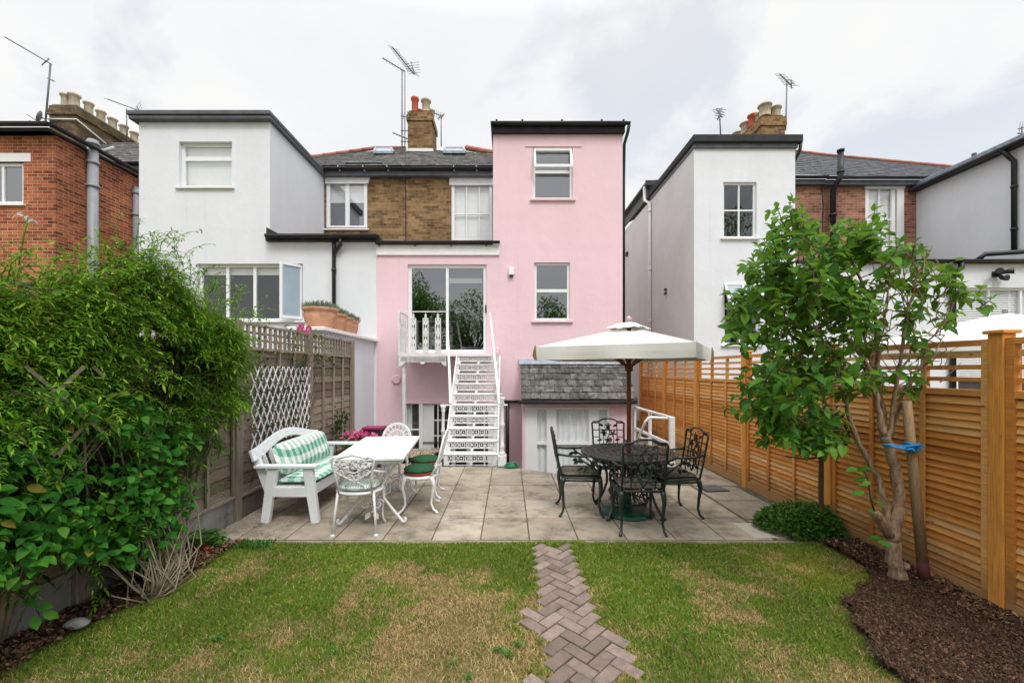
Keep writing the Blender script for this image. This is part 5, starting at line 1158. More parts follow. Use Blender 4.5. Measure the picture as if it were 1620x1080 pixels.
# ---------- dark green chairs ----------
GI = MT['green_iron']
def green_chair():
    t = thing('garden_chair', (0, 0, 0), '', 'chair', 'dark green iron chairs round the parasol table'); sh = .42
    hw, hd = .21, .20
    lean = lambda z: -hd-.02-(z-sh)*.17
    mb = MB(); ring = []
    for x, y in ((-hw+.03, -hd), (hw-.03, -hd), (hw, -hd+.03), (hw+.01, hd-.04), (hw-.04, hd+.01), (-hw+.04, hd+.01), (-hw-.01, hd-.04), (-hw, -hd+.03)): ring.append((x, y, sh))
    mb.tube(ring, .014, 6, closed=True)
    for i in range(9): x = -hw+.03+i*(2*hw-.06)/8; mb.tube([(x, -hd, sh), (x, hd, sh)], .006, 4, caps=False)
    mb.tube([(-hw, -hd, sh-.03), (-hw-.005, hd-.03, sh-.03)], .012, 5); mb.tube([(hw, -hd, sh-.03), (hw+.005, hd-.03, sh-.03)], .012, 5); mb.tube([(-hw+.02, hd, sh-.03), (hw-.02, hd, sh-.03)], .012, 5)
    mb.build('seat', GI, t)
    for sx in (-1, 1):
        for sy in (-1, 1):
            mb = MB(); cabriole(mb, (sx*(hw-.015), sy*(hd-.01)), (sx*.45, sy*.9), sh, .021, .05); mb.build('leg', GI, t)
    mb = MB(); H = .93
    for sx in (-1, 1): mb.tube([(sx*(hw-.01), -hd, sh-.02), (sx*(hw-.01), lean(.6), .6), (sx*(hw-.005), lean(.8), .8), (sx*(hw-.0), lean(H-.06), H-.06), (sx*(hw-.018), lean(H-.035), H-.035)], .012, 6)
    mb.tube([(-hw+.018, lean(H-.035), H-.035), (-hw+.09, lean(H-.035), H-.03), (-.07, lean(H), H-.002), (0, lean(H), H+.005), (.07, lean(H), H-.002), (hw-.09, lean(H-.03), H-.03), (hw-.018, lean(H-.035), H-.035)], .011, 6)
    for z in (.52, .79): mb.tube([(-hw+.01, lean(z), z), (hw-.01, lean(z), z)], .007, 5)
    for x in (-.115, .115): mb.tube([(x, lean(.45), .45), (x, lean(H-.02), H-.02)], .007, 5)
    for z in (.60, .70, .88):
        for sx in (-1, 1): mb.tube([(sx*.115, lean(z), z), (sx*(hw-.008), lean(z), z)], .006, 4)
    mb.build('back_frame', GI, t)
    mb = MB(); ax = (0, 1, -.17)
    for x, z, r in ((0, .845, .052), (-.058, .745, .058), (.062, .765, .055), (.005, .66, .055), (-.055, .585, .045), (.06, .59, .048)): star(mb, (x, lean(z)+.006, z), r, ax, rot=x*9)
    for x, z, dx, dz in ((-.06, .83, -1, .6), (.06, .84, 1, .5), (-.02, .70, -.3, -1), (.03, .72, .8, .6), (-.08, .66, -1, .2), (.08, .67, 1, -.3), (-.02, .54, .3, -1), (.04, .52, .7, -.5), (.0, .78, .1, 1), (-.09, .50, -.4, .9)):
        leafp(mb, (x, lean(z)+.004, z), (dx, 0, dz), .075, ax)
    mb.tube([(0, lean(.46), .46), (-.03, lean(.55), .55), (.02, lean(.66), .66), (-.02, lean(.76), .76), (0, lean(.86), .86)], .007, 5)
    mb.tube([(0, lean(.46), .46), (.05, lean(.55), .55), (.07, lean(.66), .66), (.05, lean(.76), .76)], .006, 5); mb.tube([(0, lean(.46), .46), (-.06, lean(.56), .56), (-.07, lean(.68), .68), (-.05, lean(.76), .76)], .006, 5)
    mb.build('floral_back', GI, t)
    for sx in (-1, 1):
        mb = MB(); X = sx*(hw+.015)
        mb.tube([(sx*(hw-.01), lean(.67), .67), (X, -.12, .655), (X+sx*.012, .02, .655), (X+sx*.014, .12, .665), (X+sx*.012, .165, .645), (X+sx*.01, .165, .605), (X+sx*.008, .13, .585), (X+sx*.006, .105, .60)], .0125, 6)
        mb.tube([(X, .19, sh), (X+sx*.01, .17, .50), (X+sx*.01, .10, .555), (X+sx*.01, .02, .60), (X+sx*.01, -.04, .65)], .010, 6)
        for y, z, dy_, dz_ in ((.02, .59, -1, .3), (-.03, .61, -1, -.6), (.06, .55, -.6, -1), (.02, .53, -1, -.3)): leafp(mb, (X+sx*.008, y, z), (0, dy_, dz_), .075, (1, 0, 0), .55)
        mb.build('arm', GI, t)
    return t
gc = green_chair()
GC = [((.79, 4.63), R(-92), 'dark green iron chair left of the parasol table, facing it from the side'), ((1.80, 4.54), R(97), 'dark green iron chair right of the parasol table, nearest the orange fence'),
      ((1.285, 4.13), R(-2), 'nearest dark green iron chair, its openwork back turned to the viewer'), ((1.30, 5.14), R(178), 'dark green iron chair behind the parasol table, facing the viewer')]
pads = ['dark floral seat pad on the left green iron chair', 'dark floral seat pad on the green chair nearest the orange fence', 'dark floral seat pad on the nearest green chair with its back turned', 'dark floral seat pad on the green chair behind the table']
for i, ((x, y), rz, lb) in enumerate(GC):
    o = gc if i == 0 else copy_tree(gc); o.location = (x, y, 0); o.rotation_euler.z = rz; o['label'] = lb
    m = cushion(.40, .40, .055, seed=i, roundness=7).build('seat_pad', MT['floral'], label=pads[i], cat='cushion', group='floral pads on the green chairs', origin=(0, 0, 0)); m.location = (x, y, .452); m.rotation_euler.z = rz
# ---------- green table ----------
tx, ty = 1.335, 4.60
t = thing('garden_table', (tx, ty, 0), 'round dark green cast iron table under the parasol', 'table')
def topfn(u, v):
    r = np.hypot(u, v); a = np.arctan2(v, u)
    rim = (r < .52) & (r > .485); k = (np.abs(r-.36) < .010) | (np.abs(r-.2) < .010) | ((r < .09) & (r > .03))
    s = .078; p = (u % s)-s/2; q = (v % s)-s/2; rr = np.hypot(p, q)
    vine = (np.abs(rr-.027) < .0075) | (np.abs(p+q) < .006) | ((np.abs(p-q) < .006))
    return rim | ((r < .5) & (r > .03) & (k | vine))
lace(topfn, -.53, .53, -.53, .53, .0075, (tx, ty, .665), (1, 0, 0), (0, 1, 0), (0, 0, .012)).build('tabletop', MT['green_top'], t)
mb = MB(); mb.tube([(tx+.51*math.cos(a*math.pi/18), ty+.51*math.sin(a*math.pi/18), .655) for a in range(36)], .014, 6, closed=True); mb.build('rim', GI, t)
for k in range(4):
    a = math.pi/4+k*math.pi/2; c, s = math.cos(a), math.sin(a); mb = MB()
    def q(r, z): return (tx+c*r, ty+s*r, z)
    mb.tube([q(.38, .645), q(.37, .56), q(.31, .48), q(.27, .38), q(.27, .28), q(.31, .17), q(.36, .08), q(.40, .03), q(.43, .006)], [.02, .022, .018, .015, .014, .014, .015, .018, .02], 7)
    mb.build('leg', GI, t)
    mb = MB()
    for z0_, r0_, dr in ((.50, .17, .07), (.34, .17, .06), (.18, .19, .06)):
        pts = [q(r0_+dr*math.cos(u_)*(1-.10*u_/3), z0_+dr*math.sin(u_)*(1-.10*u_/3)) for u_ in [i*.5 for i in range(17)]]; mb.tube(pts, .008, 5)
    mb.tube([q(.08, .62), q(.12, .5), q(.08, .40), q(.12, .30), q(.08, .2), q(.14, .12), q(.22, .10)], .009, 5)
    for r_, z_ in ((.22, .42), (.14, .46), (.2, .27), (.12, .36), (.22, .55), (.16, .58)): leafp(mb, q(r_, z_), (c*.6, s*.6, .8*(1 if r_ > .15 else -1)), .075, (-s, c, 0), .6)
    mb.build('scroll', GI, t)
mb = MB(); mb.tube([(tx+.2*math.cos(a*math.pi/12), ty+.2*math.sin(a*math.pi/12), .13) for a in range(24)], .010, 5, closed=True); mb.build('stretcher_ring', GI, t); mb = MB(); mb.tube([(tx+.12*math.cos(a*math.pi/12), ty+.12*math.sin(a*math.pi/12), .60) for a in range(24)], .010, 5, closed=True); mb.build('collar_ring', GI, t)
# ---------- parasol ----------
px_, py_ = 1.335, 4.57
t = thing('parasol', (px_, py_, 0), 'square ivory garden parasol on a reddish wooden pole', 'parasol')
mb = MB(); mb.lathe([(.285, 0), (.29, .012), (.28, .03), (.22, .045), (.10, .055), (.05, .07), (.045, .20), (.03, .21)], (px_-.02, py_, .001), 40); mb.build('base', MT['base_green'], t)
mb = MB(); mb.tube([(px_, py_, .05), (px_, py_, 2.10)], .024, 12); mb.build('pole', MT['teak'], t)
S_ = .765; th = R(-30.5); cosT, sinT = math.cos(th), math.sin(th)
def rot(u, v): return (px_+u*cosT-v*sinT, py_+u*sinT+v*cosT)
mb = MB(); n = 14; zh1 = 1.818; zh0 = 1.69; za = 2.055
grid = {}
def canz(u, v, s_):  # square pyramid with a little sag between the ribs
    e = max(abs(u), abs(v))/S_; o = min(abs(u), abs(v))/max(1e-6, max(abs(u), abs(v)))
    return zh1+(za-zh1)*(1-e)*1.0-.012*math.sin(math.pi*min(1, e))*math.sin(math.pi*min(1, max(0, 1-o)))
N2 = 28
for i in range(N2+1):
    for j in range(N2+1):
        u = -S_+2*S_*i/N2; v = -S_+2*S_*j/N2; x, y = rot(u, v); grid[i, j] = len(mb.v); mb.v.append((x, y, canz(u, v, S_)))
for i in range(N2):
    for j in range(N2):
        u = -S_+2*S_*(i+.5)/N2; v = -S_+2*S_*(j+.5)/N2
        if max(abs(u), abs(v)) < .15: continue
        mb.f.append((grid[i, j], grid[i+1, j], grid[i+1, j+1], grid[i, j+1])); mb.sm.append(False)
for (cu, cv) in ((-1, -1), (1, -1), (1, 1), (-1, 1)):
    mb.tube([(*rot(cu*S_*f, cv*S_*f), canz(cu*S_*f, cv*S_*f, S_)+.001) for f in (.22, .4, .6, .8, 1.0)], .0035, 5)
mb.build('canopy', MT['canvas'], t)
for k in range(4):
    a = k*math.pi/2; mb = MB(); n = 24; 
    def sq(f, w_, z):
        u = -S_+2*S_*f; v = -S_-w_; ca, sa = math.cos(a), math.sin(a); return (*rot(u*ca-v*sa, u*sa+v*ca), z)
    vs = []
    for i in range(n+1):
        f0 = i/n; w0 = .012*math.sin(f0*13+k*2)*math.sin(math.pi*f0); za0 = -.006*math.sin(f0*math.pi)-.003*math.sin(f0*9+k); vs += [sq(f0, .002, zh1+.003), sq(f0, .001+w0*.4, (zh1+zh0)/2), sq(f0, -.004+w0, zh0+za0)]
    fs = []
    for i in range(n): fs += [(i*3, i*3+3, i*3+4, i*3+1), (i*3+1, i*3+4, i*3+5, i*3+2)]
    mb.add(vs, fs, False)
    o = mb.build('valance', MT['canvas'], t)
    s_m = o.modifiers.new('solid', 'SOLIDIFY'); s_m.thickness = .002
mb = MB()
for k in range(4):
    a = k*math.pi/2
    for f0, f1 in ((-1, 1),):
        pts = []
        for i in range(9):
            f = -1+2*i/8; u = f*.20; v = -.20; ca, sa = math.cos(a), math.sin(a); pts.append((*rot(u*ca-v*sa, u*sa+v*ca), 2.035+.008*math.cos(i*math.pi)*(.4+.6*(i % 3 == 0))))
        c1 = [Vector(p) for p in pts]; ap = Vector((px_, py_, 2.115)); mid = [(p*1.0+(ap-p)*.5+Vector((0, 0, .012))) for p in c1]
        for i in range(8):
            mb.add([c1[i], c1[i+1], mid[i+1], mid[i]], [(0, 1, 2, 3)], True); mb.add([mid[i], mid[i+1], ap], [(0, 1, 2)], True)
mb.build('vent_cap', MT['canvas'], t)
mb = MB(); mb.lathe([(.012, 0), (.022, .012), (.012, .022), (.03, .035), (.036, .05), (.02, .066), (.012, .075), (.002, .085)], (px_, py_, 2.10), 12); mb.build('finial', simple('pale_pink_wood', (.55, .40, .38), .5), t)
for k in range(8):
    a = k*math.pi/4; L = S_*(math.sqrt(2) if k % 2 else 1)*.985; 
    u, v = L*math.cos(a), L*math.sin(a); x, y = rot(u, v); mb = MB(); mb.beam((px_, py_, 1.99), (x, y, zh1-.024), .016, .022); mb.build('rib', MT['teak'], t)
    mb = MB(); x2, y2 = rot(u*.45, v*.45); zz = 1.99+(zh1-.024-1.99)*.45-.01; mb.beam((px_, py_, 1.60), (x2, y2, zz), .014, .018); mb.build('strut', MT['teak'], t)
mb = MB(); mb.lathe([(.03, 0), (.045, .01), (.045, .06), (.03, .07)], (px_, py_, 1.56), 12); mb.lathe([(.03, 0), (.05, .01), (.05, .05), (.03, .06)], (px_, py_, 1.94), 12); mb.build('hub', MT['teak'], t)
for (u, v, d) in ((-S_, -S_, -1), (S_, S_, 1), (S_, -S_, 1)):
    x, y = rot(u*1.01, v*1.01); mb = MB()
    if v == -S_ and u == S_: continue
    mb.add([(x, y, zh1+.03), (x+d*.018, y, zh1-.02), (x+d*.03, y+.02, zh1-.09), (x+d*.01, y+.01, zh0-.005), (x-d*.02, y+.0, zh0-.01), (x-d*.01, y, zh1-.06)], [(0, 1, 2, 3, 4, 5)])
    o = mb.build('corner_pocket', MT['tan'], t); s_m = o.modifiers.new('solid', 'SOLIDIFY'); s_m.thickness = .008

# ---------- white table ----------
WT = MT['white_iron']
tc_ = (-1.44, 4.67); rz = R(5.6)
t = thing('garden_table', (0, 0, 0), 'long rectangular white slatted table in front of the bench', 'table')
mb = MB(); 
lace(lambda u, v: (np.abs(u) > .315) | (np.abs(v) > .66) | ~(((np.hypot((u % .046)-.023, (v % .046)-.023) < .0095)) | (np.hypot(((u+.023) % .046)-.023, ((v+.023) % .046)-.023) < .006)), -.345, .345, -.69, .69, .0058, (0, 0, .708), (1, 0, 0), (0, 1, 0), (0, 0, .016)).build('tabletop', MT['white_iron'], t)
mb = MB(); 
for x in (-.30, .30): mb.box(x-.02, x+.02, -.64, .64, .655, .697)
for y in (-.62, .62): mb.box(-.28, .28, y-.02, y+.02, .655, .697)
mb.build('apron', MT['white_paint'], t, bevel=.003)
for sy in (-1, 1):
    for sx in (-1, 1):
        mb = MB(); Y0 = sy*.50
        mb.tube([(sx*.24, Y0, .69), (sx*.23, Y0, .60), (sx*.15, Y0, .50), (sx*.10, Y0, .40), (sx*.12, Y0, .28), (sx*.20, Y0, .17), (sx*.27, Y0, .08), (sx*.31, Y0, .03), (sx*.33, Y0, .035), (sx*.34, Y0, .06), (sx*.325, Y0, .075)], [.014, .015, .014, .013, .013, .014, .015, .017, .016, .014, .012], 7); mb.build('leg', WT, t)
    mb = MB(); Y0 = sy*.50
    for c, r0 in (((-.05, .52), .075), ((.05, .52), .075), ((-.06, .22), .06), ((.06, .22), .06), ((0, .36), .05)):
        mb.tube([(c[0]+r0*(1-i*.045)*math.cos(i*.55), Y0, c[1]+r0*(1-i*.045)*math.sin(i*.55)) for i in range(18)], .0085, 5)
    mb.tube([(-.10, Y0, .40), (.10, Y0, .40)], .010, 5)
    for x, z, dx, dz in ((-.1, .60, -1, .5), (.1, .6, 1, .5), (0, .60, 0, 1), (-.02, .14, -.6, -1), (.02, .14, .6, -1)): leafp(mb, (x, Y0, z), (dx, 0, dz), .09, (0, 1, 0), .6)
    mb.build('scroll', WT, t)
mb = MB(); mb.tube([(0, -.5, .14), (.03, -.3, .10), (-.03, 0, .14), (.03, .3, .10), (0, .5, .14)], .010, 6)
for y in (-.25, .25): mb.tube([(0, y+.08*(1-i*.05)*math.cos(i*.5), .17+.08*(1-i*.05)*math.sin(i*.5)) for i in range(16)], .008, 5)
mb.build('stretcher', WT, t)
t.location = (*tc_, 0); t.rotation_euler.z = rz
# ---------- white armchair (lattice back) ----------
def white_armchair():
    t = thing('garden_chair', (0, 0, 0), 'white iron armchair with leafy openwork back, in front of the white table', 'chair'); sh = .40
    mb = MB(); mb.tube([(.215*math.cos(a)*(1 if True else 1), .205*math.sin(a), sh) for a in [i*math.pi/14 for i in range(28)]], .014, 6, closed=True)
    mb.lathe([(.0, -.006), (.20, -.006), (.20, .004), (.0, .004)], (0, 0, sh), 24); mb.build('seat', WT, t)
    for sx in (-1, 1):
        mb = MB(); mb.tube([(sx*.17, -.14, sh), (sx*.19, -.165, .2), (sx*.205, -.185, .02)], [.014, .012, .011], 7); mb.lathe([(.022, 0), (.024, .006), (.012, .018)], (sx*.205, -.185, .0), 10); mb.build('leg', WT, t)
        mb = MB(); cabriole(mb, (sx*.18, .14), (sx*.3, .6), sh, .017, .06); mb.build('leg', WT, t)
    lean = lambda z: -.165-(z-sh)*.20
    mb = MB(); H = .76
    for sx in (-1, 1): mb.tube([(sx*.155, -.15, sh), (sx*.165, lean(.55), .55), (sx*.19, lean(.68), .68), (sx*.20, lean(H-.03), H-.03), (sx*.17, lean(H), H), (sx*.13, lean(H-.01), H-.012)], .012, 7)
    mb.tube([(-.13, lean(H-.01), H-.012), (-.07, lean(H), H+.005), (0, lean(H+.02), H+.022), (.07, lean(H), H+.005), (.13, lean(H-.01), H-.012)], .011, 6); mb.build('back_frame', WT, t)
    mb = MB()
    mb.tube([(-.17, lean(.62), .62), (-.08, lean(.56), .56), (.02, lean(.52), .52), (.09, lean(.47), .47)], .008, 5); mb.tube([(.17, lean(.62), .62), (.08, lean(.56), .56), (-.02, lean(.52), .52), (-.09, lean(.47), .47)], .008, 5)
    mb.tube([(-.17, lean(.70), .70), (-.06, lean(.62), .62), (.0, lean(.60), .60), (.06, lean(.62), .62), (.17, lean(.70), .70)], .008, 5)
    for sx in (-1, 1):
        for c, r0 in (((sx*.08, .68), .05), ((sx*.12, .60), .035), ((sx*.03, .55), .035)): mb.tube([(c[0]+r0*(1-i*.05)*math.cos(i*.6)*sx, lean(c[1]), c[1]+r0*(1-i*.05)*math.sin(i*.6)) for i in range(14)], .006, 5)
    for i in range(34):
        x = random.uniform(-.15, .15); z = .735-abs(random.gauss(0, 1))*.055-abs(x)*.2; leafp(mb, (x, lean(z)+random.uniform(-.008, .008), z), (random.uniform(-1, 1), 0, random.uniform(-.6, 1)), random.uniform(.03, .055), (random.uniform(-.4, .4), 1, -.2), .7)
    for x, z in ((0, .70), (-.05, .655), (.055, .665), (0, .53)): star(mb, (x, lean(z), z), .024, (0, 1, -.2))
    mb.build('leafy_back', WT, t)
    for sx in (-1, 1):
        mb = MB(); mb.tube([(sx*.18, lean(.63), .63), (sx*.22, -.10, .585), (sx*.245, .0, .565), (sx*.26, .08, .60), (sx*.255, .125, .625), (sx*.245, .145, .60), (sx*.24, .125, .575)], [.012, .013, .014, .015, .017, .016, .012], 7)
        mb.tube([(sx*.245, .07, .585), (sx*.25, .10, .52), (sx*.22, .12, .46), (sx*.20, .10, sh)], [.012, .011, .011, .014], 7)
        for y, z in ((.1, .5), (.08, .47)): leafp(mb, (sx*.235, y, z), (0, .5, -.6), .06, (1, 0, 0), .6)
        mb.build('arm', WT, t)
    mb = MB(); 
    for c in (-.06, .06): mb.tube([(c+.045*(1-i*.05)*math.cos(i*.6), .19, .30+.045*(1-i*.05)*math.sin(i*.6)) for i in range(14)], .007, 5)
    mb.build('front_scroll', WT, t); return t
wa = white_armchair(); wa.location = (-1.48, 4.10, 0); wa.rotation_euler.z = R(2)
m = cushion(.39, .37, .085, seed=5, roundness=2.6).build('seat_cushion', MT['gingham_pale'], label='small pale green checked cushion on the white leafy-backed armchair', cat='cushion', origin=(0, 0, 0)); m.location = (-1.48, 4.105, .447)
# ---------- white side chairs with oval fretted backs ----------
def backfn(W, H, solid_c):
    def fn(u, v):
        a = (u-W/2)/(W/2); b = (v-H*.5)/(H*.5); r = np.hypot(a, b)
        s = .058; t_ = tile(u+3, v+3, s)
        ring = (r > .87) & (r < 1.0); ring2 = (np.abs(r-.56) < .045)
        spokes = (r >= .56) & (r < .87) & (np.abs(np.sin(np.arctan2(b, a)*9)) < .36)
        if solid_c: mid = (r < .54) & (t_ | (r < .18))
        else: mid = (r < .56) & t_
        return ring | ring2 | spokes | mid
    return fn
def side_chair(H=.83):
    t = thing('garden_chair', (0, 0, 0), '', 'chair', 'white round backed iron chairs at the white table'); sh = .40
    mb = MB(); mb.lathe([(0, 0), (.20, 0), (.212, -.012), (.205, -.03), (.19, -.035), (.18, -.012), (0, -.010)][::-1], (0, 0, sh), 26); mb.build('seat', WT, t)
    for sx in (-1, 1):
        for sy in (-1, 1):
            mb = MB(); cabriole(mb, (sx*.14, sy*.14), (sx*.7, sy*.9), sh-.01, .020, .085); mb.build('leg', WT, t)
    for ang in (0, 90, 180, 270):
        pass
    W, Hh = .40, H-sh-.02; an = R(13)
    lace(backfn(W, Hh, True), 0, W, 0, Hh, .0065, (-W/2, -.185, sh+.02), (1, 0, 0), (0, -math.sin(an), math.cos(an)), (0, .012*math.cos(an), .012*math.sin(an))).build('fretted_back', WT, t)
    mb = MB(); c = Vector((0, -.185, sh+.02+0)); U = Vector((1, 0, 0)); V_ = Vector((0, -math.sin(an), math.cos(an)))
    mb.tube([c+U*(W/2*math.cos(a))+V_*(Hh/2+Hh/2*math.sin(a)) for a in [i*math.pi/16 for i in range(32)]], .011, 6, closed=True)
    for sx in (-1, 1): mb.tube([(sx*.15, -.13, sh-.01), (sx*.165, -.19, sh+.09), c+U*(sx*W/2*.93)+V_*(Hh*.32)], .012, 6)
    mb.build('back_frame', WT, t); return t
sc0 = side_chair()
SC = [((-1.02, 4.70), R(96), 'white round backed chair with green cushion, nearer on the right of the white table', 'round green cushion on the nearer white chair right of the table'),
      ((-1.06, 5.21), R(92), 'white round backed chair with green cushion, farther on the right of the white table', 'round green cushion on the farther white chair right of the table'),
      ((-1.60, 5.60), R(178), 'white round backed chair standing at the far end of the white table', None)]
for i, ((x, y), rz_, lb, cl) in enumerate(SC):
    o = sc0 if i == 0 else copy_tree(sc0); o.location = (x, y, 0); o.rotation_euler.z = rz_; o['label'] = lb
    if cl:
        c = thing('seat_cushion', (x, y, .402), cl, 'cushion', 'round green cushions on the white chairs')
        mm = cushion(.36, .36, .075, (x, y, .455), seed=8+i, roundness=2.0).build('cushion_pad', MT['cushion_green'], c); 
        mb = MB(); mb.lathe([(.15, 0), (.172, .005), (.174, .02), (.165, .032)], (x, y, .402), 28); mb.build('piping', MT['cushion_red'], c)
# ---------- bench ----------
BW = MT['bench_white']
t = thing('garden_bench', (-2.3, 4.93, 0), 'white painted wooden bench with a curved camel back, at the left fence', 'bench')
yA, yB = 4.26, 5.62
def bx(mb, *a): return mb.box(*a)
for y, nm in ((yA, 0), (yB, 1)):
    for (xt_, xb_, zt_) in ((-2.44, -2.52, .565), (-2.08, -2.00, .565)):
        mb = MB(); mb.beam((xb_, y, 0), (xt_, y, zt_), .055, .085, up=(1, 0, 0), w2=.055, h2=.105) if False else mb.beam((xb_, y, 0), (xt_, y, zt_), .055, .080, up=(1, 0, 0), h2=.10); mb.build('leg', BW, t, bevel=.004)
    mb = MB(); mb.box(-2.62, -1.98, y-.05, y+.05, .568, .598); mb.build('arm', BW, t, bevel=.006)
    mb = MB(); mb.box(-2.47, -2.05, y+(.028 if nm == 0 else -.028)*0-.022, y+.022, .27, .37); mb.build('side_rail', BW, t, bevel=.003)
    mb = MB(); mb.beam((-2.50, y+(.03 if nm == 0 else -.03), .30), (-2.66, y+(.03 if nm == 0 else -.03), .74), .045, .07, up=(1, 0, 0)); mb.build('back_post', BW, t, bevel=.004)
mb = MB(); mb.box(-2.09, -2.055, yA+.03, yB-.03, .26, .37); mb.box(-2.5, -2.465, yA+.03, yB-.03, .26, .36); mb.build('seat_rail', BW, t, bevel=.003)
mb = MB()
for i in range(5): x = -2.46+.075*i; mb.box(x, x+.065, yA+.03, yB-.03, .352, .368)
mb.build('seat_slats', BW, t, bevel=.002)
# camel back top rail
n = 24; top = []; bot = []
for i in range(n+1):
    f = i/n; y = yA-.06+(yB-yA+.12)*f; s = .5-.5*math.cos(2*math.pi*f); z = .745+.125*s**.8; sag = .055 if i in (0, n) else 0
    top.append((y, z+.01)); bot.append((y, z-.105+.018*s))
vs = []
for (y, z) in top+bot[::-1]: vs.append((y, z))
mb = MB(); pts = [(-2.635-(z-.7)*.35, y, z) for y, z in vs]; mb.plate(pts, (1, 0, .35), .032); mb.build('back_rail', BW, t, bevel=.008)
mb = MB()
for i in range(9): y = yA+.12+(yB-yA-.24)*i/8; mb.beam((-2.50, y, .36), (-2.645, y, .74), .012, .05, up=(1, 0, 0))
mb.build('back_slats', BW, t)
sq = cushion(1.28, .44, .085, seed=3, roundness=8, lump=.25, n=30); sq.v = [(v[1], v[0], v[2]) for v in sq.v]; sq.f = [f[::-1] for f in sq.f]
o = sq.build('seat_cushion', MT['gingham'], label='long green and white checked seat cushion on the white bench', cat='cushion', origin=(0, 0, 0)); o.location = (-2.25, 4.94, .412)
bk = cushion(1.22, .36, .13, seed=4, roundness=6, lump=.25, n=30); a_ = R(70)
bk.v = [(-v[1]*math.cos(a_)+v[2]*math.sin(a_), v[0], v[1]*math.sin(a_)+v[2]*math.cos(a_)) for v in bk.v]; bk.f = [f[::-1] for f in bk.f]
o = bk.build('back_cushion', MT['gingham'], label='long green and white checked back cushion leaning on the bench back', cat='cushion', origin=(0, 0, 0)); o.location = (-2.455, 4.94, .615)
# ---------- flower planters ----------
def petals(c, n, rx, ry, rz_, size, seed):
    r = np.random.default_rng(seed); P = r.normal(size=(n, 3)); P /= np.linalg.norm(P, axis=1)[:, None]; P *= (r.random(n)**.4)[:, None]; P = P*np.array([rx, ry, rz_])+np.array(c); return P
def leaves(P, D, Nn, L, W, fold=.25, curl=.25, st=((.0, .08), (.28, .8), (.62, .85), (1.0, .0))):
    """P base points, D directions, Nn face normals; returns verts, quads"""
    n = len(P); L = np.broadcast_to(L, n); W = np.broadcast_to(W, n); D = D/np.linalg.norm(D, axis=1)[:, None]; S = np.cross(D, Nn); S /= np.linalg.norm(S, axis=1)[:, None]+1e-9; Nn = np.cross(S, D)
    k = len(st); V = np.empty((n, k*3, 3))
    for i, (f, w_) in enumerate(st):
        mid = P+D*(L*f)[:, None]-Nn*(L*curl*f*f)[:, None]
        V[:, i*3] = mid+S*(W*w_/2)[:, None]+Nn*(W*w_*fold/2)[:, None]; V[:, i*3+1] = mid; V[:, i*3+2] = mid-S*(W*w_/2)[:, None]+Nn*(W*w_*fold/2)[:, None]
    b = (np.arange(n)*k*3)[:, None]; q = []
    for i in range(k-1):
        a = i*3; q += [(a, a+1, a+4, a+3), (a+1, a+2, a+5, a+4)]
    Q = np.concatenate([b+np.array(f) for f in q]); return V.reshape(-1, 3), Q
def rand_dirs(n, r=rng):
    d = r.normal(size=(n, 3)); return d/np.linalg.norm(d, axis=1)[:, None]
def leaf_obj(name, P, D, Nn, L, W, mat, parent=None, **k):
    kw = {q: k.pop(q) for q in ('fold', 'curl', 'st') if q in k}; V, Q = leaves(P, D, Nn, L, W, **kw); return obj_np(name, V, Q, None, mat, parent, smooth=True, **k)
def flowers(name, P, size, mat, parent):
    n = len(P); PP = np.repeat(P, 5, 0); N0 = rand_dirs(n)+np.array([.2, -.8, .5]); N0 /= np.linalg.norm(N0, axis=1)[:, None]; U = np.cross(N0, rand_dirs(n)); U /= np.linalg.norm(U, axis=1)[:, None]; W_ = np.cross(N0, U)
    D = np.concatenate([(U*math.cos(a)+W_*math.sin(a))[:, None] for a in [i*2*math.pi/5 for i in range(5)]], 1).reshape(-1, 3); NN = np.repeat(N0, 5, 0)
    return leaf_obj(name, PP, D, NN, size, size*.8, mat, parent, st=((0, .2), (.6, 1), (1, .5)), curl=-.2)
fy = 6.35
t = thing('flower_pot', (PX(568, fy), fy, 0), 'dark pot of bright pink flowers behind the bench and white table', 'potted plant')
mb = MB(); mb.lathe([(.13, 0), (.17, .22), (.19, .24), (.19, .28), (.16, .28), (.15, .22)], (PX(568, fy), fy, 0), 18); mb.build('pot', MT['felt'], t)
P = petals((PX(568, fy), fy, .46), 260, .30, .18, .14, .04, 1); leaf_obj('foliage', P, rand_dirs(260)+np.array([0, -.3, .4]), rand_dirs(260), .06, .04, MT['shrub_leaf'], t)
P = petals((PX(570, fy), fy-.02, .53), 110, .28, .16, .12, .04, 2); flowers('blossom', P, .034, MT['pink_petal'], t)
t = thing('flower_trough', (PX(592, 6.7), 6.7, 0), 'dark box planter with a magenta rim behind the pink flowers', 'planter')
a_, b_ = PX(577, 6.7), PX(606, 6.7); zt = PZ(675, 6.7); mb = MB(); mb.box(a_, b_, 6.6, 6.85, .02, zt-.03); mb.build('box', MT['felt'], t, bevel=.01)
mb = MB(); mb.box(a_-.01, b_+.01, 6.585, 6.865, zt-.03, zt); mb.build('rim', simple('magenta_plastic', (.30, .02, .10), .5), t)
t = thing('flower_pot', (PX(520, 6.1), 6.1, 0), 'brick red pot half hidden behind the far arm of the bench', 'flower pot')
mb = MB(); xx = PX(518, 5.95); mb.lathe([(.09, 0), (.12, .18), (.13, .2), (.13, .23), (.10, .23)], (xx, 5.95, 0), 16); mb.build('pot', MT['cushion_red'], t); P = petals((xx, 5.95, .32), 60, .10, .10, .09, .04, 3); leaf_obj('foliage', P, rand_dirs(60)+np.array([0, 0, .6]), rand_dirs(60), .06, .03, MT['dark_leaf'], t)
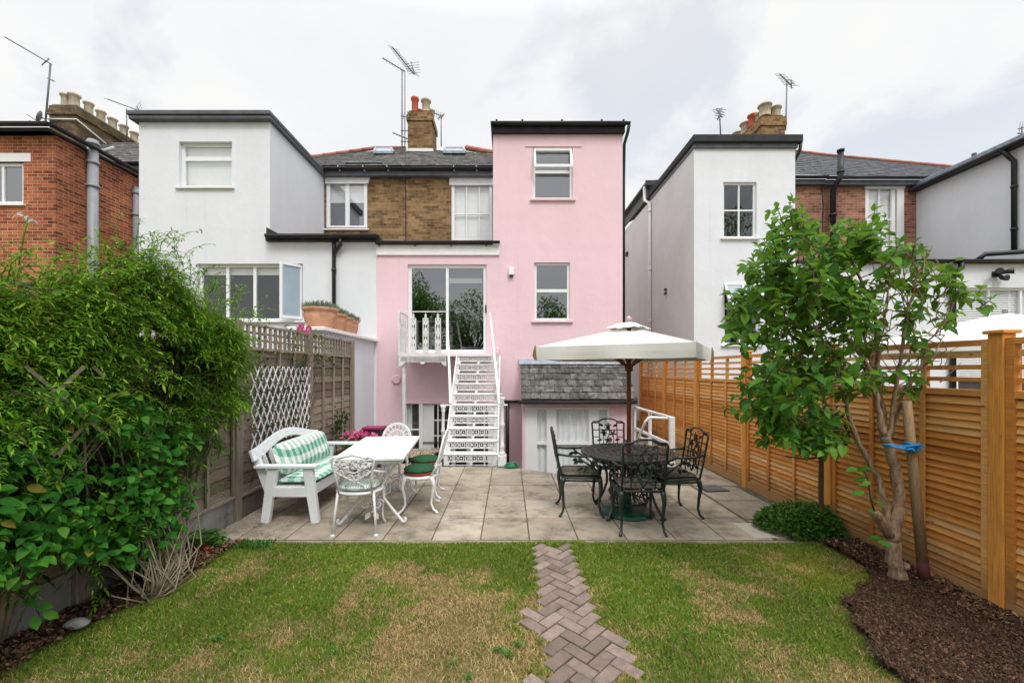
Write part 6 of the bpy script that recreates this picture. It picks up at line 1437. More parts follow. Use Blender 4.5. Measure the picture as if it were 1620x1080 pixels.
# ---------- terracotta pots with lavender ----------
pots = [(507, 7.15, .245, .40, 'largest and nearest terracotta bowl of grey-green plants on the white wall'), (528, 7.75, .20, .36, 'second terracotta pot from the left on the white wall'), (541, 8.25, .19, .34, 'third terracotta pot from the left on the white wall'), (551.5, 8.75, .185, .34, 'farthest terracotta pot, nearest the drainpipe, on the white wall')]
for i, (px, Y, r, h, lb) in enumerate(pots):
    x = PX(px, Y); t = thing('terracotta_pot', (x, Y, ZSH), lb, 'potted plant', 'terracotta pots on the white wall'); h = {0: .38, 1: .36, 2: .36, 3: .36}[i]; r = {0: .285, 1: .235, 2: .22, 3: .21}[i]
    zbase = ZSH
    mb = MB(); mb.lathe([(r*.60, 0), (r*.70, h*.12), (r*.90, h*.45), (r*.97, h*.68), (r*.92, h*.84), (r*1.03, h*.88), (r*1.05, h*.98), (r*.98, h), (r*.85, h*.96), (r*.8, h*.8)], (x, Y, zbase), 24); mb.build('pot', MT['terracotta'], t)
    mb = MB(); mb.lathe([(.0, 0), (r*.86, 0), (r*.86, .01), (0, .012)], (x, Y, zbase+h*.86), 16); mb.build('soil', MT['soil'], t)
    n = 900; a = rng.random(n)*2*np.pi; rr = np.sqrt(rng.random(n))*r*.95; P = np.stack([x+rr*np.cos(a), Y+rr*np.sin(a), zbase+h*.88+.13*rng.random(n)*(1.1-rr/r*.5)], -1)
    D = np.stack([np.cos(a)*rr/r*.9, np.sin(a)*rr/r*.9, .8+.4*rng.random(n)], -1)+rand_dirs(n)*.3; leaf_obj('foliage', P, D, rand_dirs(n), .08, .010, MT['lavender'], t)
# ---------- small things ----------
t = thing('drain_pump', (PX(810, 6.55), 6.55, 0), 'crumpled green plastic cover lying at the foot of the drainpipe', 'plastic cover')
xx = PX(809, 6.72); mb = MB(); mb.lathe([(.115, 0), (.12, .03), (.10, .06), (.055, .085), (.03, .09)], (xx, 6.64, .0), 14, sy=.6); mb.build('cover', MT['green_plastic'], t)
mb = MB(); mb.tube([(xx-.08, 6.60, .05), (xx-.03, 6.58, .10), (xx+.04, 6.58, .10), (xx+.09, 6.6, .05)], .010, 6); mb.build('handle', MT['green_plastic'], t); t.name = 'plastic_cover'
t = thing('drain_cover', (2.75, 5.55, .004), 'dark metal drain grate set in the paving beside the fence', 'drain cover')
def P0(px, py): Y = F*CH/(py-HY); return (PX(px, Y), Y)
q = [P0(1103, 769), P0(1134, 768), P0(1155, 777), P0(1118, 778.5)]
mb = MB(); mb.add([(x, y, .004) for x, y in q]+[(x, y, .012) for x, y in q], [(4, 5, 6, 7), (0, 1, 5, 4), (1, 2, 6, 5), (2, 3, 7, 6), (3, 0, 4, 7)]); mb.build('frame', MT['black_plastic'], t)
mb = MB(); A, B_2, C_, D_ = [Vector((x, y, .014)) for x, y in q]
for i in range(1, 12): f = i/12; mb.beam(A.lerp(B_2, f), D_.lerp(C_, f), .016, .008)
mb.build('grating', MT['steel'], t)
def rock(px, py, w, h, lb, seed):
    Y = F*(CH-.03)/(py-HY); x = PX(px, Y); r = np.random.default_rng(seed); mb = MB(); n, m = 14, 20; vs = []
    for i in range(n+1):
        th_ = math.pi*i/n
        for j in range(m):
            ph = 2*math.pi*j/m; k = 1+.16*math.sin(2*ph+seed)+.10*math.sin(3*th_+ph*2+seed*2); vs.append((x+w/2*math.sin(th_)*math.cos(ph)*k, Y+w*.38*math.sin(th_)*math.sin(ph)*k, .03+h/2*.8+h/2*math.cos(th_)))
    mb.add(vs, [(i*m+j, i*m+(j+1) % m, (i+1)*m+(j+1) % m, (i+1)*m+j) for i in range(n) for j in range(m)], True); mb.build('boulder', MT['rock'], label=lb, cat='stone')
rock(121, 992, .11, .06, 'small pale stone at the lawn edge under the climber, nearest the viewer', 1)
rock(268, 903, .20, .11, 'larger grey rounded boulder beside the red geranium', 2)
# neighbour's parasol
nx_, ny_, = PX(1590, 5.2), 5.2
t = thing('parasol', (nx_, ny_, 0), 'large white parasol open in the garden beyond the orange fence', 'parasol')
mb = MB(); n = 8; Rr = 1.45; zt = PZ(496, 5.2); zr_ = PZ(540, 5.2)-.03; N_s = 8
vs = [(nx_, ny_, zt)]; rings = 6
pts = []
for k in range(n):
    a = 2*math.pi*(k+.5)/n; pts.append((nx_+Rr*math.cos(a), ny_+Rr*math.sin(a)))
for k in range(n):
    p, q2 = pts[k], pts[(k+1) % n]; m = 6
    for i in range(m):
        f0, f1 = i/m, (i+1)/m
        def L3(p_, f): return (nx_+(p_[0]-nx_)*f, ny_+(p_[1]-ny_)*f, zt+(zr_-zt)*f**1.15)
        mb.quad(L3(p, f0), L3(p, f1), L3(q2, f1), L3(q2, f0))
    mb.quad((*p, zr_), (*p, zr_-.12), (*q2, zr_-.12), (*q2, zr_))
mb.build('canopy', MT['canvas_white'], t)
mb = MB(); mb.tube([(nx_, ny_, 0), (nx_, ny_, zt+.05)], .025, 10); mb.build('pole', MT['steel'], t)
mb = MB(); mb.lathe([(.24, 0), (.24, .05), (.05, .08), (.04, .25)], (nx_, ny_, -.03), 20); mb.build('base', MT['felt'], t)
for k in range(n):
    mb = MB(); p = pts[k]; mb.beam((nx_, ny_, zt-.05), (p[0], p[1], zr_-.03), .015, .02); mb.build('rib', MT['steel'], t)
# stake and rope by the tree
t = thing('wooden_stake', (3.05, 3.05, 0), 'grey round wooden stake beside the small tree, dark brown at its foot', 'stake')
sb = Vector((PX(1463, 3.02), 3.02, 0)); stp = Vector((PX(1434, 2.98), 2.98, PZ(634, 2.98)))
mb = MB(); s1 = sb.lerp(stp, .13); mb.tube([s1, s1.lerp(stp, .5), stp], [.033, .031, .028], 14); mb.build('shaft', MT['stake'], t)
mb = MB(); mb.tube([sb, s1], .036, 14); mb.build('painted_foot', MT['paint_brown'], t)
zr2 = PZ(705, 3.0)
t = thing('rope_tie', (PX(1425, 3), 3, zr2), 'bright blue rope tying the tree trunk to the wooden stake', 'rope')
mb = MB(); sx = sb.lerp(stp, zr2/stp.z)
for i in range(5):
    z = zr2-.018+i*.010; mb.tube([(sx.x+.042*math.cos(a), sx.y+.042*math.sin(a), z+.004*math.sin(a*3+i)) for a in [k*math.pi/8 for k in range(16)]], .007, 5, closed=True)
xt0 = PX(1391, 3.0)
for i in range(3): mb.tube([(sx.x-.03, sx.y-.05, zr2-.01+i*.012), (sx.x-.12, sx.y-.06+i*.005, zr2-.008+i*.008), (xt0+.04, 2.96, zr2+.006*i+.005), (xt0-.0, 2.98, zr2+.012)], .008, 5)
mb.build('rope', MT['blue_rope'], t)
mb = MB(); kx = sx.x-.03
for i in range(22): a = random.uniform(0, 6.28); mb.tube([(kx, sx.y-.055, zr2), (kx+.05*math.cos(a), sx.y-.075+random.uniform(-.02, .02), zr2+.025*math.sin(a)), (kx+.085*math.cos(a+.5), sx.y-.06, zr2+.02*math.sin(a+.8)-.01)], .005, 4)
mb.build('knot', MT['blue_rope'], t)

# ================= plants =================
def skin_branch(mb, pts, r0, r1, seg=8, wob=.0):
    pts = [Vector(p) for p in pts]; out = []
    for i in range(len(pts)-1):
        m = 4
        for k in range(m):
            f = k/m; p = pts[i].lerp(pts[i+1], f)
            if i > 0 or k > 0: p = p+Vector((random.uniform(-1, 1), random.uniform(-1, 1), 0))*wob
            out.append(p)
    out.append(pts[-1]); n = len(out); mb.tube(out, [(r0+(r1-r0)*(i/(n-1)))*random.uniform(.90, 1.12) for i in range(n)], seg)
    return out
# --- small multi-stemmed tree on the right ---
def right_tree():
    t = thing('small_tree', (2.90, 3.05, 0), 'multi stemmed small tree with broad green leaves and bare pale twigs at the right', 'tree')
    Y0 = 3.05
    def q(px, py, Y=Y0): return (PX(px, Y), Y, PZ(py, Y))
    mb = MB()
    skin_branch(mb, [(PX(1423, 3.05), 3.05, -.02), q(1420, 905), q(1413, 880), q(1412, 850)], .056, .044, 14, .006)
    mb.tube([q(1424, 897), q(1424, 893), q(1424, 889)], [.048, .060, .048], 12)
    skin_branch(mb, [q(1412, 856), q(1417, 820), q(1424, 790), q(1416, 740), q(1408, 712), q(1400, 690)], .042, .030, 14, .007)
    skin_branch(mb, [q(1407, 845), q(1392, 822, 3.0), q(1383, 808, 2.98)], .040, .030, 9)
    skin_branch(mb, [q(1405, 838), q(1400, 790, 3.1), q(1392, 760, 3.12), q(1370, 722, 3.15), q(1352, 690, 3.15), q(1340, 640, 3.15), q(1330, 600, 3.1)], .025, .015, 9, .006)
    main = []
    br = [([q(1400, 692), q(1388, 640), q(1380, 590), q(1362, 560), q(1330, 520, 3.0), q(1300, 470, 2.95), q(1280, 420, 2.9)], .036, .010),
          ([q(1400, 692), q(1396, 640, 3.15), q(1388, 560, 3.2), q(1380, 480, 3.2), q(1340, 400, 3.2), q(1320, 360, 3.2)], .034, .008),
          ([q(1405, 700), q(1412, 650), q(1420, 600, 3.0), q(1428, 545, 2.95), q(1440, 480, 2.9), q(1452, 430, 2.9), q(1440, 400, 2.9)], .028, .006),
          ([q(1412, 690), q(1425, 630, 3.1), q(1450, 590, 3.1), q(1470, 540, 3.1), q(1500, 500, 3.1), q(1520, 460, 3.1)], .020, .005),
          ([q(1415, 660), q(1440, 600, 3.0), q(1480, 560, 2.95), q(1495, 530, 2.95)], .014, .004),
          ([q(1360, 605, 3.1), q(1320, 610, 3.0), q(1280, 600, 2.95), q(1240, 590, 2.9), q(1205, 570, 2.85)], .022, .006),
          ([q(1335, 620, 3.1), q(1300, 570, 3.2), q(1250, 530, 3.2), q(1200, 500, 3.1), q(1165, 475, 3.1)], .020, .006),
          ([q(1340, 640, 3.15), q(1310, 640, 3.0), q(1290, 610, 2.9), q(1260, 560, 2.9), q(1240, 500, 2.9), q(1240, 430, 2.95)], .018, .006),
          ([q(1380, 580), q(1360, 500, 3.3), q(1330, 440, 3.3), q(1300, 390, 3.3), q(1255, 345, 3.3)], .018, .005),
          ([q(1350, 600, 3.1), q(1320, 560, 2.8), q(1290, 520, 2.75), q(1270, 470, 2.75)], .016, .005),
          ([q(1370, 590), q(1400, 520, 3.2), q(1405, 450, 3.2), q(1375, 370, 3.2)], .014, .004),
          ([q(1330, 640, 3.1), q(1300, 680, 3.0), q(1275, 670, 2.9), q(1240, 640, 2.9)], .014, .005),
          ([q(1420, 600, 3.0), q(1450, 540, 3.2), q(1435, 470, 3.2), q(1405, 405, 3.2)], .012, .004)]
    for p, r0, r1 in br: main.append(skin_branch(mb, p, r0*.60, r1*.70, 7, .010))
    r9 = random.Random(15)
    for i in range(70):
        px = r9.uniform(1375, 1500); py = r9.uniform(430, 610); Yq = 3.0+r9.uniform(-.2, .25); p = Vector(P3(px, py, Yq)); d = Vector((r9.uniform(-.5, .8), r9.uniform(-.4, .4), r9.uniform(.5, 1))).normalized(); pts = [p]
        for k in range(4): pts.append(pts[-1]+d*r9.uniform(.025, .06)); d = (d+Vector((r9.uniform(-.35, .35), r9.uniform(-.35, .35), r9.uniform(-.1, .2)))).normalized()
        mb.tube(pts, [.0045, .004, .003, .0025, .0015], 4, caps=False)
    tips = []; r = random.Random(5)
    for bi, b in enumerate(main):
        bare = bi in (2, 3, 4, 12)
        for s in b[len(b)//4::1]:
            if r.random() < (.75 if bare else .5): 
                d = Vector((r.uniform(-1, 1), r.uniform(-.7, .7), r.uniform(-.2, 1))).normalized(); L = r.uniform(.08, .22); e = Vector(s)+d*L+Vector((0, 0, .03)); m = Vector(s).lerp(e, .5)+Vector((r.uniform(-.015, .015),)*3)
                mb.tube([s, m, e], [.005, .004, .002], 4, caps=False); tips.append((m, bare)); tips.append((e, bare))
        tips.append((Vector(b[-1]), False))
    mb.build('trunk', MT['bark'], t)
    # crown: leaf clumps inside a measured outline
    outline = [(1255, 338), (1275, 345), (1300, 372), (1330, 385), (1362, 365), (1378, 352), (1384, 375), (1400, 400), (1440, 395), (1450, 415), (1470, 430), (1500, 435), (1530, 455), (1555, 470), (1530, 500), (1500, 520), (1470, 505), (1440, 520), (1450, 560), (1440, 600), (1455, 612), (1455, 628), (1420, 615), (1395, 640), (1370, 615), (1345, 610), (1330, 640), (1325, 690), (1310, 715), (1290, 700), (1260, 688), (1235, 676), (1205, 650), (1188, 625), (1195, 590), (1190, 560), (1165, 545), (1145, 515), (1148, 490), (1180, 480), (1205, 465), (1205, 445), (1192, 425), (1215, 410), (1228, 385), (1240, 360)]
    rr = np.random.default_rng(3); P = []; D = []; Nn = []; L = []; mb = MB(); cnt = 0; tries = 0
    def leafy_shoot(base, d, Ln, nl, size):
        d = d/np.linalg.norm(d); side = np.cross(d, [0, 0, 1.0])+rr.normal(size=3)*.3; side /= np.linalg.norm(side); pos = base.copy(); pts = [tuple(pos)]
        for k in range(nl):
            pos = pos+d*Ln/nl; d = d+rr.normal(size=3)*.10+np.array([0, 0, .03]); d /= np.linalg.norm(d); pts.append(tuple(pos))
            a = k*2.4; o = side*math.cos(a)+np.cross(d, side)*math.sin(a); dd = o+d*.35-np.array([0, 0, .18]); P.append(pos.copy()); D.append(dd); Nn.append(np.array([0, -.15, 1.0])+o*.35+rr.normal(size=3)*.28); L.append(size*rr.uniform(.65, 1.15)*(1.15-.5*k/nl))
        P.append(pos.copy()); D.append(d-np.array([0, 0, .15])); Nn.append(rr.normal(size=3)*.4+np.array([0, -.3, .9])); L.append(size*.55)
        mb.tube(pts, [.0035*(1-i/(len(pts)+1))+.0012 for i in range(len(pts))], 4, caps=False)
    while cnt < 390 and tries < 30000:
        tries += 1; px = rr.uniform(1172, 1545); py = rr.uniform(345, 720)
        if not in_poly(np.array(px), np.array(py), outline): continue
        den = float(fbm(np.array(px/44.), np.array(py/44.), 1, 77))
        if den < .33: continue
        if px > 1385 and rr.random() < .76: continue
        if px > 1395 and py > 500 and rr.random() < .6: continue
        if px > 1330 and py > 560 and rr.random() < .45: continue
        dep = math.sqrt(max(.12, 1-((px-1290)/190)**2*.8-((py-520)/200)**2*.8))*.5; Y = 3.03+(rr.random()*2-1)*dep; base = np.array(P3(px, py, Y))-np.array([0, 0, .06])
        if base[2] < 1.9 and base[0] > RX-.14: base[0] = RX-.14-.1*rr.random()
        d = np.array([(px-1320)/190*.9+rr.normal()*.35, rr.normal()*.4, .9 if py < 560 else rr.uniform(-.5, .5)]); leafy_shoot(base, d, rr.uniform(.10, .24), int(rr.integers(5, 10)), .098); cnt += 1
    for p, bare in tips:
        if rr.random() < (.10 if bare else .22) and p.y < 3.5: leafy_shoot(np.array(p), rr.normal(size=3)*.5+np.array([0, 0, .6]), .10, 5, .085)
    for px, py, Yq in ((1440, 402, 2.9), (1452, 430, 2.9), (1405, 405, 3.2), (1520, 465, 3.1), (1535, 472, 3.1), (1500, 500, 3.1), (1470, 440, 3.0), (1390, 360, 3.2), (1255, 348, 3.3), (1275, 352, 3.2), (1440, 605, 3.0), (1425, 610, 3.0), (1545, 480, 3.1), (1480, 470, 3.0)):
        leafy_shoot(np.array(P3(px, py, Yq))-np.array([0, 0, .05]), rr.normal(size=3)*.5+np.array([.2, 0, .6]), .12, 6, .095)
    mb.build('leafy_shoots', MT['bark_dark'], t, kind='stuff')
    P = np.array(P); D = np.array(D); Nn = np.array(Nn); L = np.array(L); low_ = (P[:, 2] < 1.85); P[:, 0] = np.where(low_, np.minimum(P[:, 0], RX-.09), P[:, 0])
    leaf_obj('crown', P, D, Nn, L, L*.62, MT['tree_leaf'], t, curl=.40, fold=.5, st=((0, .10), (.18, .70), (.42, 1.0), (.72, .74), (.92, .18), (1, 0)))
    # shoot low on the trunk
    mb = MB(); mb.tube([q(1383, 808, 2.98), q(1378, 790, 2.97), q(1374, 760, 2.96), q(1367, 742, 2.96)], .006, 5); mb.build('shoot', MT['bark_dark'], t)
    pts = np.array([q(x, y, 2.95) for x, y in ((1372, 742), (1356, 740), (1350, 746), (1378, 741), (1370, 757), (1377, 762), (1384, 780), (1368, 778), (1389, 798), (1374, 808), (1380, 790), (1362, 752), (1395, 850), (1388, 856))])
    n = len(pts); leaf_obj('shoot_leaves', pts, np.stack([np.sign(rr.normal(size=n))*1.0, rr.normal(size=n)*.4, -.15+np.zeros(n)], -1), rand_dirs(n, rr)*.3+np.array([0, -.4, .8]), .085, .05, MT['broad'], t)
right_tree()
# --- dark standard bush in front of the fence ---
def standard_bush():
    Y = 3.92; x = 3.02; t = thing('standard_bush', (x, Y, 0), 'dark leaved bush on a thin bare stem in front of the orange fence', 'bush')
    mb = MB(); z1 = PZ(722, Y)
    skin_branch(mb, [(x, Y, 0), (PX(1299, Y), Y, .35), (PX(1299, Y), Y, z1)], .022, .020, 8, .002)
    for px, py in ((1255, 700), (1270, 668), (1290, 640), (1312, 660), (1328, 690), (1240, 720), (1300, 630)): skin_branch(mb, [(PX(1299, Y), Y, z1), ((PX(1299, Y)+PX(px, Y-.1))/2+.02, Y-.05, (z1+PZ(py, Y-.1))/2-.03), (PX(px, Y-.1), Y-.12, PZ(py, Y-.1))], .012, .005, 6, .004)
    mb.build('stem', MT['bark_dark'], t)
    n = 900; r = np.random.default_rng(6); P = r.normal(size=(n, 3)); P /= np.linalg.norm(P, axis=1)[:, None]; P *= (r.random(n)**.35)[:, None]; P = P*np.array([.27, .20, .23])+np.array([PX(1283, Y)-.02, Y-.12, PZ(680, Y)])
    P = P[P[:, 2] > PZ(745, Y)]; n = len(P); P[:, 0] = np.minimum(P[:, 0], RX-.05); L = r.uniform(.035, .055, n); leaf_obj('crown', P, rand_dirs(n, r)+np.array([0, -.2, .3]), rand_dirs(n, r)*.6+np.array([0, -.3, .7]), L, L*.5, MT['dark_leaf'], t)
standard_bush()
def low_shrub():
    t = thing('low_shrub', (2.9, 4.05, 0), 'low bright green spreading shrub at the foot of the orange fence', 'shrub'); r = np.random.default_rng(8)
    n = 5200; a = r.random(n)*2*np.pi; q = np.sqrt(r.random(n)); rx, ry = .37, .30
    x = 2.87+rx*q*np.cos(a)*(1+.15*np.sin(3*a)); y = 4.02+ry*q*np.sin(a)*(1+.15*np.cos(2*a)); hgt = .27*np.sqrt(np.clip(1-q**2.2, 0, 1))*(.7+.6*fbm(x, y, 6, 51))
    z = hgt*(r.random(n)**.45)+.01; x = np.minimum(x, RX-.05); P = np.stack([x, y, z], -1); D = np.stack([np.cos(a)*q, np.sin(a)*q, .6+0*q], -1)+rand_dirs(n, r)*.7; L = r.uniform(.025, .048, n)
    leaf_obj('foliage', P, D, rand_dirs(n, r)*.6+np.array([0, -.2, .8]), L, L*.6, MT['shrub_leaf'], t, curl=.3)
    mb = MB()
    for i in range(24): aa = random.uniform(0, 6.28); mb.tube([(2.9, 4.05, 0), (2.9+.12*math.cos(aa), 4.05+.1*math.sin(aa), .1), (2.9+.24*math.cos(aa), 4.05+.2*math.sin(aa), .15)], .004, 4)
    mb.build('stems', MT['bark_dark'], t)
low_shrub()
# --- climber on the left fence ---
def prot(y, z):   # how far the foliage stands out from the fence
    top = np.interp(y, [1.0, 2.0, 2.6, 3.0, 3.4, 3.75, 4.05, 4.3], [2.02, 2.13, 2.30, 2.45, 2.47, 2.32, 2.16, 1.9])+.34*(vnoise(np.asarray(y)*1.0, 0*np.asarray(y)+.3, 2.6, 99)-.5)
    return top
def climber():
    t = thing('jasmine_climber', (LX+.1, 3.2, 0), 'dense feathery green climber spilling over the left fence', 'climbing plant'); r = np.random.default_rng(12)
    def surf(y, z):
        top = prot(y, z); rel = np.clip((top-z)/.9, 0, 1); p = .12+.42*np.sqrt(rel)*np.interp(y, [1, 2.4, 2.8, 3.1, 3.4, 3.7, 4.0, 4.2], [.95, .95, .85, .70, .48, .32, .18, .06])
        low = np.interp(y, [1, 2.4, 3.0, 3.4, 3.7, 3.9, 4.2], [.5, .5, .33, .48, .78, 1.1, 1.35]); p = p*np.clip((z-low+.25)/.7, .15, 1)
        return np.clip(p*(.40+1.1*fbm(y, z, 2.3, 61)), .03, .6), top, low
    def sprays(name, B, d, Ls, mat, r, wid=.24):
        n = len(B); side = np.cross(d, np.array([0, 0, 1.0])); side /= np.linalg.norm(side, axis=1)[:, None]+1e-9; nn = np.cross(side, d); nn *= np.sign(nn[:, 2:3]+1e-6); k = 4; m = []; D = []; NN = []; L = []
        for i in range(k):
            f = (i+.6)/k; c = B+d*(Ls*f)[:, None]-np.array([0, 0, 1])*(Ls*.22*f*f)[:, None]
            for q in (-1, 1): m.append(c); D.append(d*.6+side*q*.9-np.array([0, 0, .02])+rand_dirs(n, r)*.25); NN.append(nn); L.append(Ls*.36*(1.1-.4*f)*r.uniform(.6, 1.2, n))
        m.append(B+d*Ls[:, None]-np.array([0, 0, 1])*(Ls*.22)[:, None]); D.append(d-np.array([0, 0, .2])); NN.append(nn); L.append(Ls*.6)
        m = np.concatenate(m); D = np.concatenate(D); NN = np.concatenate(NN)+rand_dirs(len(m), r)*.35; L = np.concatenate(L)
        return leaf_obj(name, m, D, NN, L, L*wid, mat, t, st=((0, .3), (.4, 1), (1, 0)), curl=.22)
    # arching shoots that grow out of the mass, hang over and carry the sprays
    Bs = []; Ds = []; Ls = []; tip = []; paths = []; r6 = np.random.default_rng(77)
    ns = 1500; cnt = 0
    while cnt < ns:
        y = r6.uniform(1.25, 4.12); top = float(prot(y, 0)); z = top-.04-abs(r6.normal())*.55 if r6.random() < .6 else r6.uniform(.3, top)
        p, tp, low = surf(np.array(y), np.array(z)); p = float(p); low = float(low)
        if z < low or (y < 2.85 and z < 1.35 and r6.random() < .7): continue
        if z < tp-.30 and float(fbm(np.array(y), np.array(z), 2.8, 88)) < .40: continue
        if 1.95 < y < 2.55 and 1.1 < z < 1.75: p = min(p, .40)
        cnt += 1; x0 = LX+.02+.45*p*r6.random(); reach = max(.06, p*r6.uniform(.45, 1.0)-(x0-LX)*.5); d = np.array([1.0, r6.normal()*.45-.05, r6.uniform(.1, .95)]); d /= np.linalg.norm(d); pos = np.array([x0, y, z-.10]); step = reach/6+.012; pp = [pos.copy()]
        for k in range(8):
            pos = pos+d*step; d = d+np.array([-.05, 0, -.13])+r6.normal(size=3)*.15; d /= np.linalg.norm(d)
            if pos[2] > tp+.03: pos[2] = tp+.03*r6.random()
            pp.append(pos.copy())
            if k < 1: continue
            for q in (-1, 1):
                if r6.random() < .85:
                    sd = d*.6+np.cross(d, [0, 0, 1])*q*r6.uniform(.4, 1.1)+r6.normal(size=3)*.22; Bs.append(pos+r6.normal(size=3)*.012); Ds.append(sd/np.linalg.norm(sd)); Ls.append(r6.uniform(.045, .105)); tip.append((k > 4 and r6.random() < .75 and z > tp-.9) or r6.random() < .07 or (z > tp-.22 and r6.random() < .7))
        if cnt % 3 == 0: paths.append(pp)
    Bs = np.array(Bs); Ds = np.array(Ds); Ls = np.array(Ls); tip = np.array(tip)
    sprays('foliage', Bs[~tip], Ds[~tip], Ls[~tip], MT['vine'], r6); sprays('lit_young_growth', Bs[tip], Ds[tip], Ls[tip]*1.05, MT['vine_tip'], r6)  # paler tips and top: young leaves, with highlights put into the colour
    mb = MB()
    for pp in paths: mb.tube([tuple(q) for q in pp], [.0045-.0004*i for i in range(len(pp))], 4, caps=False)
    mb.build('shoot_stems', MT['bark_dark'], t, kind='stuff')
    # inner fill close to the fence, coloured dark for the shade between shoots
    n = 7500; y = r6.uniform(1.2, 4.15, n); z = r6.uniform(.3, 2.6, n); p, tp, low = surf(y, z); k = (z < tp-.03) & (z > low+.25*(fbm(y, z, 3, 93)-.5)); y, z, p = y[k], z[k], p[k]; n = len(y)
    x = LX-.04+(p*.45+.03)*r6.random(n)**.7; sprays('inner_shade_leaves', np.stack([x, y, z], -1), rand_dirs(n, r6)*.8+np.array([.4, -.1, -.3]), r6.uniform(.06, .12, n), MT['dark_leaf'], r6, .34)
    # wispy shoots at the top
    mb = MB(); r2 = random.Random(4); LP = []; LD = []
    for i in range(110):
        y = r2.uniform(1.8, 4.15); zt = float(prot(np.array(y), 0)); x = LX+r2.uniform(.0, .45); p = [Vector((x, y, zt-.05))]; d = Vector((r2.uniform(-.3, .7), r2.uniform(-.5, .5), 1)).normalized()
        for s in range(6): p.append(p[-1]+d*r2.uniform(.03, .055)); d = (d+Vector((r2.uniform(-.2, .45), r2.uniform(-.25, .25), -.22))).normalized()
        mb.tube(p, [.003, .003, .0025, .002, .002, .0015, .001], 4, caps=False)
        for s in p[1:]:
            for _ in range(3): LP.append(s); LD.append((r2.uniform(-1, 1), r2.uniform(-1, 1), r2.uniform(-.6, .5)))
    mb.build('shoots', MT['vine_tip'], t); LP = np.array(LP); n = len(LP); leaf_obj('shoot_leaves', LP, np.array(LD), rand_dirs(n, r)*.4+np.array([0, -.2, .8]), .034, .011, MT['vine_tip'], t, st=((0, .3), (.4, 1), (1, 0)))
    # woody stems against the fence
    mb = MB(); r3 = random.Random(9)
    for i in range(40):
        y = r3.uniform(2.6, 3.4); p = [Vector((LX+r3.uniform(.10, .3), 3.02+r3.uniform(-.08, .08), .02))]; tgt = Vector((LX+r3.uniform(.08, .25), r3.uniform(2.0, 4.3), r3.uniform(1.2, 2.2)))
        for s in range(1, 8): p.append(p[0].lerp(tgt, s/8)+Vector((r3.uniform(-.05, .06), r3.uniform(-.08, .08), r3.uniform(-.05, .05))))
        mb.tube(p, [.011-.001*k for k in range(8)], 5)
    mb.build('stem', MT['bark_dark'], t)
    # tangled bare stems at the base
    mb = MB()
    for i in range(80):
        a = r3.uniform(0, 6.28); q = r3.uniform(.05, .34); b0 = Vector((LX+.36, 2.83, .02)); tip = b0+Vector((abs(math.cos(a))*q*.5-.08, math.sin(a)*q*1.3+.15, r3.uniform(.12, .62)))
        mid = b0.lerp(tip, .5)+Vector((r3.uniform(.0, .16), r3.uniform(-.12, .12), -.08)); m2 = b0.lerp(tip, .8)+Vector((r3.uniform(-.02, .10), r3.uniform(-.08, .08), .02))
        mb.tube([b0, b0.lerp(mid, .5)+Vector((.03, 0, -.02)), mid, m2, tip], [.007, .006, .005, .004, .002], 5, caps=False)
    mb.build('bare_stems', MT['stem_pale'], t)
climber()
def broad_climber():
    t = thing('broadleaf_climber', (LX+.3, 2.3, 0), 'broad leaved green shrub in front of the climber at the left edge', 'shrub'); r = np.random.default_rng(14)
    n = 3400; y = r.uniform(1.5, 3.15, n); z = r.uniform(.25, 1.62, n); low = np.interp(y, [1.5, 2.2, 2.5, 2.8, 3.15], [.60, .55, .38, .30, .5])+.25*(fbm(y, z, 4, 15)-.5); top = np.interp(y, [1.5, 2.3, 2.7, 3.15], [1.55, 1.50, 1.42, 1.1])+.3*(fbm(y, z, 3, 16)-.5)
    k = (z > low) & (z < top) & (fbm(y, z, 4.5, 17) > .38); y, z = y[k], z[k]; n = len(y); p = (.36+.20*fbm(y, z, 2.5, 18))*np.clip(1.15-.25*np.abs(z-.95), .5, 1); x = LX+p*(1-.5*r.random(n)**1.6)
    P = np.stack([x, y, z], -1); D = rand_dirs(n, r)+np.array([.7, -.35, -.15]); L = r.uniform(.035, .088, n)
    leaf_obj('foliage', P, D, rand_dirs(n, r)*.45+np.array([.35, -.3, .85]), L, L*.62, MT['broad'], t, curl=.3, fold=.35, st=((0, .10), (.15, .65), (.38, 1.0), (.65, .80), (.88, .28), (1, 0)))
    mb = MB(); r3 = random.Random(19)
    for (px, py, px2, py2, Y, rad) in ((5, 1010, 30, 880, 2.30, .012), (0, 1000, 8, 900, 2.28, .014), (20, 1005, 62, 900, 2.33, .005), (0, 950, 45, 870, 2.3, .006)):
        mb.tube([P3(px, py, Y), P3((px+px2)/2+3, (py+py2)/2, Y), P3(px2, py2, Y+.05), P3(px2+8, py2-90, Y+.1)], [rad, rad, rad*.8, rad*.5], 7)
    for i in range(30): y = r3.uniform(1.8, 3.0); mb.tube([(LX+.15, y, .4), (LX+.25, y+r3.uniform(-.2, .2), .9), (LX+.35, y+r3.uniform(-.3, .3), 1.3)], .005, 5)
    mb.build('stem', MT['stem_pale'], t)
    pts = np.array([P3(x, y, 2.2) for x, y in ((60, 960), (52, 975), (68, 968), (35, 950), (60, 925))]); n = len(pts); leaf_obj('low_leaves', pts, rand_dirs(n, r)+np.array([.5, -.3, -.4]), rand_dirs(n, r)*.3+np.array([.2, -.4, .8]), .08, .05, MT['broad'], t)
